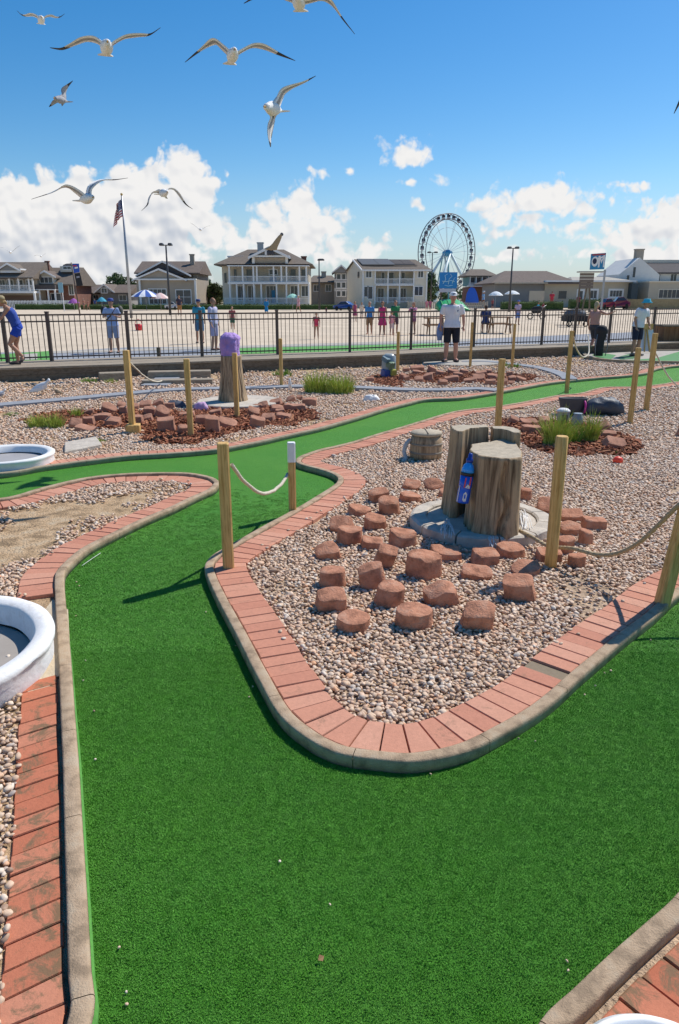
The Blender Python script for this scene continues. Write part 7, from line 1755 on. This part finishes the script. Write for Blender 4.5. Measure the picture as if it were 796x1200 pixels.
# parasols and tents
def parasol(x, yt, yb, w, ybase, label, cols, n=12, dome=.45, Y=None):
    YY = Y or min(G(x, ybase, 0).y, 98); X_ = hx(x, YY); z1, z0 = hz(yt,YY), hz(yb,YY); R_ = w/2*YY/877; t = thing('parasol', label, 'parasol', (X_, YY, 0), 'parasols on the beach')
    MB().tube([(X_,YY,0),(X_,YY,z1)], .035, 6).build('pole', M['metal'], t)
    ms = [C('par_%02d%02d%02d' % tuple(int(99*c) for c in c_), c_, .8) for c_ in cols]; mb = MB(); K = 6; o = []
    pts = [[Vector((X_+R_*f*math.cos(a)*(1-.04*(j % 2)*f), YY+R_*f*math.sin(a), z1-(z1-z0)*(f**(2-dome*2+.6))-(.05 if f == 1 and j % 2 else 0))) for j, a in enumerate(np.linspace(0, 6.283185, 2*n, endpoint=False))] for f in (.02,.25,.5,.75,1)]
    base = len(mb.v); mb.v += [tuple(p) for rr in pts for p in rr]
    for i in range(4):
        for j in range(2*n): kk = (j+1) % (2*n); mb.f.append((i*2*n+j, i*2*n+kk, (i+1)*2*n+kk, (i+1)*2*n+j)); mb.m.append((j//2) % len(ms)); mb.sm.append(False)
    o = mb.build('canopy', ms, t); s_ = o.modifiers.new('s', 'SOLIDIFY'); s_.thickness = .02
parasol(171, 339.5, 347.5, 34, 359, 'large blue and white striped domed parasol left of the flagpole', [(.78,.78,.8),(.03,.10,.38)], 14, .5)
parasol(188, 343, 349.5, 22, 359, 'pale pink domed parasol next to the striped one', [(.70,.45,.42),(.76,.6,.55)], 10, .6)
parasol(343, 344.2, 348.5, 15, 358.5, 'mint green parasol in front of the big balconied house', [(.33,.60,.48)], 8, .4)
parasol(581, 341.5, 346, 17, 360, 'white market parasol right of the blue canopy', [(.72,.76,.78)], 8, .3)
parasol(600, 340.5, 344.5, 18, 359, 'second white market parasol, by the dark lamp post', [(.70,.72,.72)], 8, .3)
parasol(119, 348, 353, 12, 360, 'small teal parasol left of the flagpole', [(.04,.30,.42)], 8, .6)
parasol(86, 349.5, 355, 14, 360, 'small purple parasol near the banner pole', [(.30,.08,.32)], 8, .6)
# ------------------------------------------------------------------ cars
def car(x0, x1, yt, yb, col, label, rz=0, Y=None):
    YY = Y or G((x0+x1)/2, yb, 0).y; X_ = hx((x0+x1)/2, YY); L = (x1-x0)*YY/877; Ls = 4.4; H = hz(yt,YY) if hz(yt,YY) > 1 else 1.45
    t = thing('parked_car', label, 'car', (X_, YY, 0), 'cars parked beyond the sand'); Rz = Matrix.Rotation(rz, 3, 'Z'); sc = Vector((L/Ls/(abs(math.cos(rz))+.4*abs(math.sin(rz))), 1, min(H/1.45, 1.25)))
    def W(mb): mb.v = [tuple(Rz @ Vector((v[0]*sc.x, v[1]*1, v[2]*sc.z))+Vector((X_, YY+1, 0))) for v in mb.v]; return mb
    prof = [(-2.2,.35),(-2.22,.62),(-2.1,.80),(-1.2,.92),(-.55,1.38),(.65,1.42),(1.45,1.0),(2.1,.90),(2.2,.62),(2.15,.35)]
    rings = [[Vector((x*(1-.03*abs(w)), w*.86*(1 if z < 1 else .82), z)) for x, z in prof] for w in (-1,-.96,0,.96,1)]
    mb = MB(); mb.loft(rings, 0, False); W(mb).build('body', C('car_%02d%02d' % (int(99*col[0]), int(99*col[2])), col, .25), t, bevel=.05, seg=2)
    for s_ in (-1, 1):
        mb = MB(); vs = [(-1.0,.98),(-.5,1.32),(.6,1.36),(1.2,1.02)]; y_ = s_*.845; y2 = s_*.735
        mb.add([(x, (y_ if z < 1.1 else y2)+s_*.02, z) for x, z in vs], [(0,1,2,3)]); W(mb).build('side_window', M['glass'], t)
        for x in (-1.35, 1.35):
            mb = MB(); mb.loft([[Vector((x+.34*q*math.cos(a), s_*(.72+w), .34+.34*q*math.sin(a))) for a in np.linspace(0,6.283,18,endpoint=False)] for q, w in ((1,0),(1,.17),(.6,.18))], 0, False); wh = W(mb).build('wheel', C('tyre', (.02,.02,.02), .9), t)
    mb = MB(); mb.add([(-1.18,-.7,.95),(-1.18,.7,.95),(-.58,.62,1.36),(-.58,-.62,1.36)], [(0,1,2,3)]); W(mb).build('windscreen', M['glass'], t)
    for s_ in (-1, 1): mb = MB(); mb.box(-2.24,-2.14, s_*.6-.15, s_*.6+.15, .62, .76); W(mb).build('headlight', M['white'], t)
car(391, 418, 353, 364, (.02,.07,.26), 'shiny dark blue car parked at the left of the cream house', -.35)
car(706, 724, 349.5, 359, (.20,.015,.03), 'dark red car, the left one of two behind the railing', .1, 101)
car(718, 742, 347.5, 359, (.16,.02,.05), 'maroon car behind the man in the turquoise hat', -.15, 102.5)
car(190, 206, 353.5, 360, (.55,.56,.58), 'small pale car in front of the double-gabled house', .2, 100)
# rubbish: dark stroller, low dark planter box behind the railing
g = G(628, 374, 0); k = g.y/877; t = thing('stroller', 'dark stroller with big wheels on the sand', 'stroller', tuple(g))
MB().loft([[(g.x+dx+w*math.cos(a), g.y+.3*math.sin(a), z) for a in np.linspace(0,6.283,12,endpoint=False)] for w, z, dx in ((.3,.45,0),(.42,.6,0),(.45,.85,.05),(.25,1.0,.15))], 0, True).build('seat', M['black'], t)
for dx in (-.5, .45): MB().tube([(g.x+dx+.22*math.cos(a), g.y-.2, .24+.22*math.sin(a)) for a in np.linspace(0,6.283,16,endpoint=False)], .04, 6, closed=True).build('wheel', C('tyre', (.02,.02,.02)), t)
MB().tube([(g.x-.4,g.y,.3),(g.x+.3,g.y,.8),(g.x+.75,g.y,1.05)], .025, 6).build('handle', M['metal'], t)
g = G(676, 383, 0); k = g.y/877
t = thing('dark_wagon', 'low dark wagon loaded with bags behind the railing at the right', 'cart', tuple(g)); w_ = 14*k
MB().box(g.x-w_, g.x+w_, g.y, g.y+.8, .3, .62).build('tray', M['black'], t); MB().loft([[(g.x+w_*.9*q*math.cos(a)*(1+.2*math.sin(3*a)), g.y+.4+.35*q*math.sin(a), z) for a in np.linspace(0,6.283,20,endpoint=False)] for q, z in ((1,.62),(.95,.8),(.7,.95),(.3,1.0))], 0, True).build('load', C('load_grey', (.09,.10,.12)), t)
for dx in (-.7, .7): MB().tube([(g.x+dx*w_+.14*math.cos(a), g.y-.05, .17+.14*math.sin(a)) for a in np.linspace(0,6.283,14,endpoint=False)], .035, 6, closed=True).build('wheel', C('tyre', (.02,.02,.02)), t)
# ------------------------------------------------------------------ gulls
M['plume'] = mat('white_plumage', (.80,.79,.77), .85, .04, 6, 0)
M['greywing'] = mat('grey_wing', (.34,.34,.36), .85, .08, 6, 0)
M['tipblack'] = C('black_wing_tip', (.03,.03,.032), .8)
M['brownplume'] = mat('brown_plumage', (.34,.25,.16), .85, .25, 12, 0)
def gull(label, Y, head, tail, wings, chords=None, scale=1, cols=None, legs=False, name='seagull', span=True, tipfrac=.68, wingmat='greywing'):
    """head/tail/wing points: photo column, row and depth offset from Y, i.e. a surveyed 3-D position for every joint"""
    V = lambda p: AY(p[0], p[1], Y+p[2])
    hd, tl = V(head), V(tail); t = thing(name, label, 'seagull', tuple((hd+tl)/2), 'seagulls')
    ax_ = (hd-tl); L = ax_.length; ax_.normalize(); k = L/.46
    up = Vector((0,0,1)); side = ax_.cross(up).normalized(); up2 = side.cross(ax_).normalized()
    mb = MB(); rings = []
    for f, rx, rz in ((0,.012,.006),(.10,.035,.02),(.25,.050,.045),(.42,.066,.066),(.6,.070,.072),(.74,.056,.058),(.84,.038,.040),(.90,.036,.038),(.95,.034,.035),(.99,.018,.018)):
        c = tl+ax_*L*f; rings.append([c+side*rx*k*math.cos(a)+up2*rz*k*math.sin(a) for a in np.linspace(0, 6.283, 14, endpoint=False)])
    mb.loft(rings, 0, True)
    # tail fan
    n = 7; e = [tl+ax_*.03*k+side*q*.03*k for q in (-1, 1)]; fan = [tl-ax_*(.085-.012*abs(q))*k*1.0+side*q*.085*k for q in np.linspace(-1, 1, n)]
    vs = [e[0]]+fan+[e[1]]; m_ = len(vs); th = up2*.006*k
    mb.add([v+th for v in vs]+[v-th for v in vs], [tuple(range(m_)), tuple(range(m_, 2*m_))[::-1]]+[(i,(i+1)%m_,m_+(i+1)%m_,m_+i) for i in range(m_)], 0)
    for w in wings:
        pts = [V(p) for p in w]; root = tl+ax_*L*.62; sgn_ = 1 if (pts[-1]-root).dot(side) > 0 else -1
        pts = [root+side*sgn_*.02*k]+pts; sp = bez(pts, max(.03*k, .01)); K = len(sp)
        cum = [0]
        for a, b in zip(sp[:-1], sp[1:]): cum.append(cum[-1]+(b-a).length)
        T_ = max(cum[-1], 1e-4)
        ringm = []; prev = None; mats_ = []
        for i, q in enumerate(sp):
            f = cum[i]/T_; d = (sp[min(i+1, K-1)]-sp[max(i-1, 0)]).normalized()
            ch = ax_-d*ax_.dot(d)
            ch = ch.normalized() if ch.length > .15 else (prev or up)
            if prev: ch = (ch*.5+prev*.5).normalized()
            prev = ch; nr = d.cross(ch).normalized()
            c = (.19*(1-.12*f) if f < .5 else .19*(.94-(f-.5)/.5*.84)); c = max(c, .012)*k*(1 if f > .12 else 1.08)
            th_ = (.013*(1-f)+.003)*k
            le = q+ch*c*.34
            ringm.append([le, le-ch*c*.2+nr*th_, le-ch*c*.6+nr*th_*.7, le-ch*c, le-ch*c*.6-nr*th_*.35, le-ch*c*.2-nr*th_*.6]); mats_.append(f)
        for i in range(K-1):
            mi = 2 if mats_[i] > tipfrac else 1
            o_ = len(mb.v); mb.v += [tuple(p) for p in ringm[i]+ringm[i+1]]
            for j in range(6):
                kk = (j+1) % 6; m2 = mi if mi == 2 else (0 if j in (0, 5) or (j in (2, 3) and mi == 1) else 1)
                mb.f.append((o_+j, o_+kk, o_+6+kk, o_+6+j)); mb.m.append(m2); mb.sm.append(True)
    ms = [M['plume'], M[wingmat], M['tipblack']]
    if cols: ms = [M[c] for c in cols]
    mb.build('body', ms, t)
    bk = MB(); b0_ = hd-ax_*.005*k; bk.tube([b0_, b0_+ax_*.035*k, b0_+ax_*.05*k-up2*.008*k], [.010*k,.007*k,.003*k], 7); bk.build('beak', C('beak', (.55,.30,.04), .5), t)
    if Y < 12:
        for s_ in (-1, 1): MB().ell(tl+ax_*L*.93+side*s_*.033*k+up2*.010*k, (.005*k,)*3, 8, 6).build('eye', C('eye', (.03,.02,.015), .3), t)
    if legs:
        for s_ in (-1, 1):
            a = tl+ax_*L*.45+side*s_*.025*k-up2*.05*k; MB().tube([a, Vector((a.x, a.y, .03))], .006*k, 6).build('leg', C('bird_leg', (.45,.25,.12)), t)
    return t
gull('white gull gliding towards the viewer, upper left, its right tip curled upward', 8.6, (126,49,-.24), (124,63,.17),
     [[(112,46,-.05),(98,45.5,-.02),(84,52,.05),(72,57,.10),(59,56,.18)], [(136,48,-.05),(148,42,-.02),(163,40.5,.05),(176,40,.10),(188,32.5,.18)]])
gull('gull with arched drooping wings gliding in the upper middle of the sky', 8.6, (275,58,-.22), (270,73,.17),
     [[(263,56,-.05),(252,48,-.02),(242,53,.05),(230,62,.10),(217,73,.18)], [(285,58,-.05),(297,52.5,-.02),(310,54,.05),(328,63,.10),(346,71,.18)]])
gull('banking gull with one wing raised and the other pointing down, below the middle gull', 8.4, (311,125,-.22), (329,130,.20),
     [[(325,119,.0),(331,107,.02),(342,101,.05),(356,96,.08),(370,89,.12)], [(319,137,.0),(316,148,-.02),(315,158,-.05),(316,166,-.06),(317,172,-.08)]], tipfrac=.82)
gull('gull partly cut by the top edge, its long right wing hanging down', 7.4, (349,-4,-.2), (352,11,.18),
     [[(335,-3,-.05),(318,-8,0),(300,-4,.05),(286,4,.1)], [(362,0,-.05),(378,-3,0),(389,3,.04),(402,22,.08),(416,40,.12)]])
gull('small distant gull flying in the top left corner with raised wing tips', 16.5, (48.6,20,-.24), (48.2,27,.18),
     [[(43,19,-.05),(37,17,0),(30,18,.05),(25,17,.08),(20,12.5,.12)], [(54,19,-.05),(60,18,0),(66,20,.05),(71,19.5,.08),(76,16,.12)]])
gull('dark grey gull banking away, seen side-on in the upper left sky', 16.0, (64,115,-.25), (79,119,.2),
     [[(74,113,.0),(74,106,.04),(78,101,.08),(82,97.5,.1),(85.5,94.5,.12)], [(68,117,-.02),(63,119,-.04),(60,122.5,-.06),(57.5,125,-.08)]], cols=['greywing','greywing','tipblack'])
gull('gull gliding right in front of the big left cloud with long level wings', 9.6, (109,231,-.12), (94,235,.18),
     [[(94,226,.0),(84,220,.02),(75,219,.05),(60,226,.10),(37,233.5,.16)], [(106,222,-.02),(110,217,-.04),(120,211,-.04),(135,210.5,0),(150,208.5,.04)]])
gull('gull with strongly drooped wings in front of the left cloud, right of the flagpole', 16.2, (196,225,-.3), (187,227.5,.15),
     [[(186,225,.0),(179,226,.02),(175,233,.04),(173,240,.06),(166,247,.08)], [(196,222,0),(203,221,.02),(210,227,.04),(218,239,.08),(226,245,.12)]])
gull('tiny far gull with wings in a shallow V, right of the flagpole', 42, (235.5,269,-.3), (234.8,269.4,.16),
     [[(232,267.5,0),(228,264,.1),(223,261,.2)], [(238,268,0),(242,265.5,.1),(247,264.5,.2)]])
gull('tiny far gull above the house at the left edge', 44, (12,295.5,-.3), (13.2,296,.16),
     [[(9,293.5,0),(5,291,.1),(1,290,.2)], [(16,293.5,0),(20,290,.1),(24,288,.2)]])
gull('very faint distant gull by the chimney of the brown-roofed house', 60, (48,300.2,-.3), (48.6,300.6,.16),
     [[(46,299.5,0),(43,299,.1),(40,300,.2)], [(50,299.6,0),(52,298,.1),(54,296.5,.2)]])
gull('gull almost outside the right edge, only a dark wing tip showing', 8.0, (822,95,-.2), (826,112,.2),
     [[(812,98,0),(804,106,.02),(797,118,.04),(790,133,.06)], [(834,98,0),(846,104,.02),(858,118,.06)]], cols=['plume','greywing','tipblack'], tipfrac=.6)
gull('tan gull with wings lifted high, gliding in front of the balconied house gable', 30, (300,307,-.2), (309,297,.25),
     [[(310,293,0),(316,289,.05),(322,283,.1),(328,277,.14),(331,273,.18)], [(306,300,0),(310,297,-.1),(314,295,-.2),(317,293,-.3)]], cols=['brownplume','brownplume','tipblack'], tipfrac=.93) if False else None
# tall upright crest on the gable roof of the balconied house is built with the house
gb = G(52, 463, .03)
def ground_gull(x, y, w, label, mats, face=1, head_up=.18):
    g = G(x, y, .03); t = thing('seagull', label, 'seagull', tuple(g), 'seagulls'); L = w*g.y/(840*_c+(600-y)*_s); mb = MB(); rings = []
    for f, r_, z in ((0,.012,.08),(.15,.05,.11),(.35,.085,.15),(.55,.10,.18),(.72,.09,.21),(.82,.062,.25),(.87,.05,.285),(.92,.052,.31),(.97,.036,.315),(.99,.014,.31)):
        s_ = L/.62; x_ = g.x+face*(f-.5)*L; rings.append([Vector((x_+face*(-.02 if f > .8 else 0), g.y+r_*s_*math.cos(a), g.z+z*s_*1.25+r_*s_*math.sin(a)*1.15)) for a in np.linspace(0,6.283,14,endpoint=False)])
    mb.loft(rings, 0, True); mb.build('body', M[mats[0]], t)
    for s_ in (-1, 1):
        mb = MB(); k = L/.62; mb.loft([[Vector((g.x+face*(f-.5)*L, g.y+s_*(.095*k*q)+.012*k*math.cos(a), g.z+z*k+h_*k*math.sin(a))) for a in np.linspace(0,6.283,10,endpoint=False)] for f, q, z, h_ in ((-.08,.25,.09,.01),(.15,.7,.12,.04),(.4,.98,.16,.065),(.62,.95,.19,.06),(.7,.7,.2,.02))], 0, True); mb.build('wing', M[mats[1]], t)
        MB().tube([(g.x+face*.05*L, g.y+s_*.03, g.z+.12*k),(g.x+face*.05*L, g.y+s_*.03, g.z-.01)], .007, 6).build('leg', C('bird_leg', (.45,.25,.12)), t)
    hx_ = g.x+face*.49*L; k = L/.62; MB().tube([(hx_-face*.02*k,g.y,g.z+.385*k),(hx_+face*.03*k,g.y,g.z+.38*k),(hx_+face*.05*k,g.y,g.z+.37*k)], [.012*k,.009*k,.003*k], 6).build('beak', C('beak', (.55,.30,.04), .5), t)
ground_gull(49, 463, 27, 'white gull standing on the gravel at the far left', ('plume','plume'))
ground_gull(68, 463, 13, 'small brown young gull standing right of the white gull', ('brownplume','brownplume'), face=-1)
ground_gull(2, 467, 16, 'white gull cut by the left edge on the gravel', ('plume','greywing'))
ground_gull(126, 441, 15, 'white and grey gull resting on the timber step', ('plume','greywing'), face=-1)
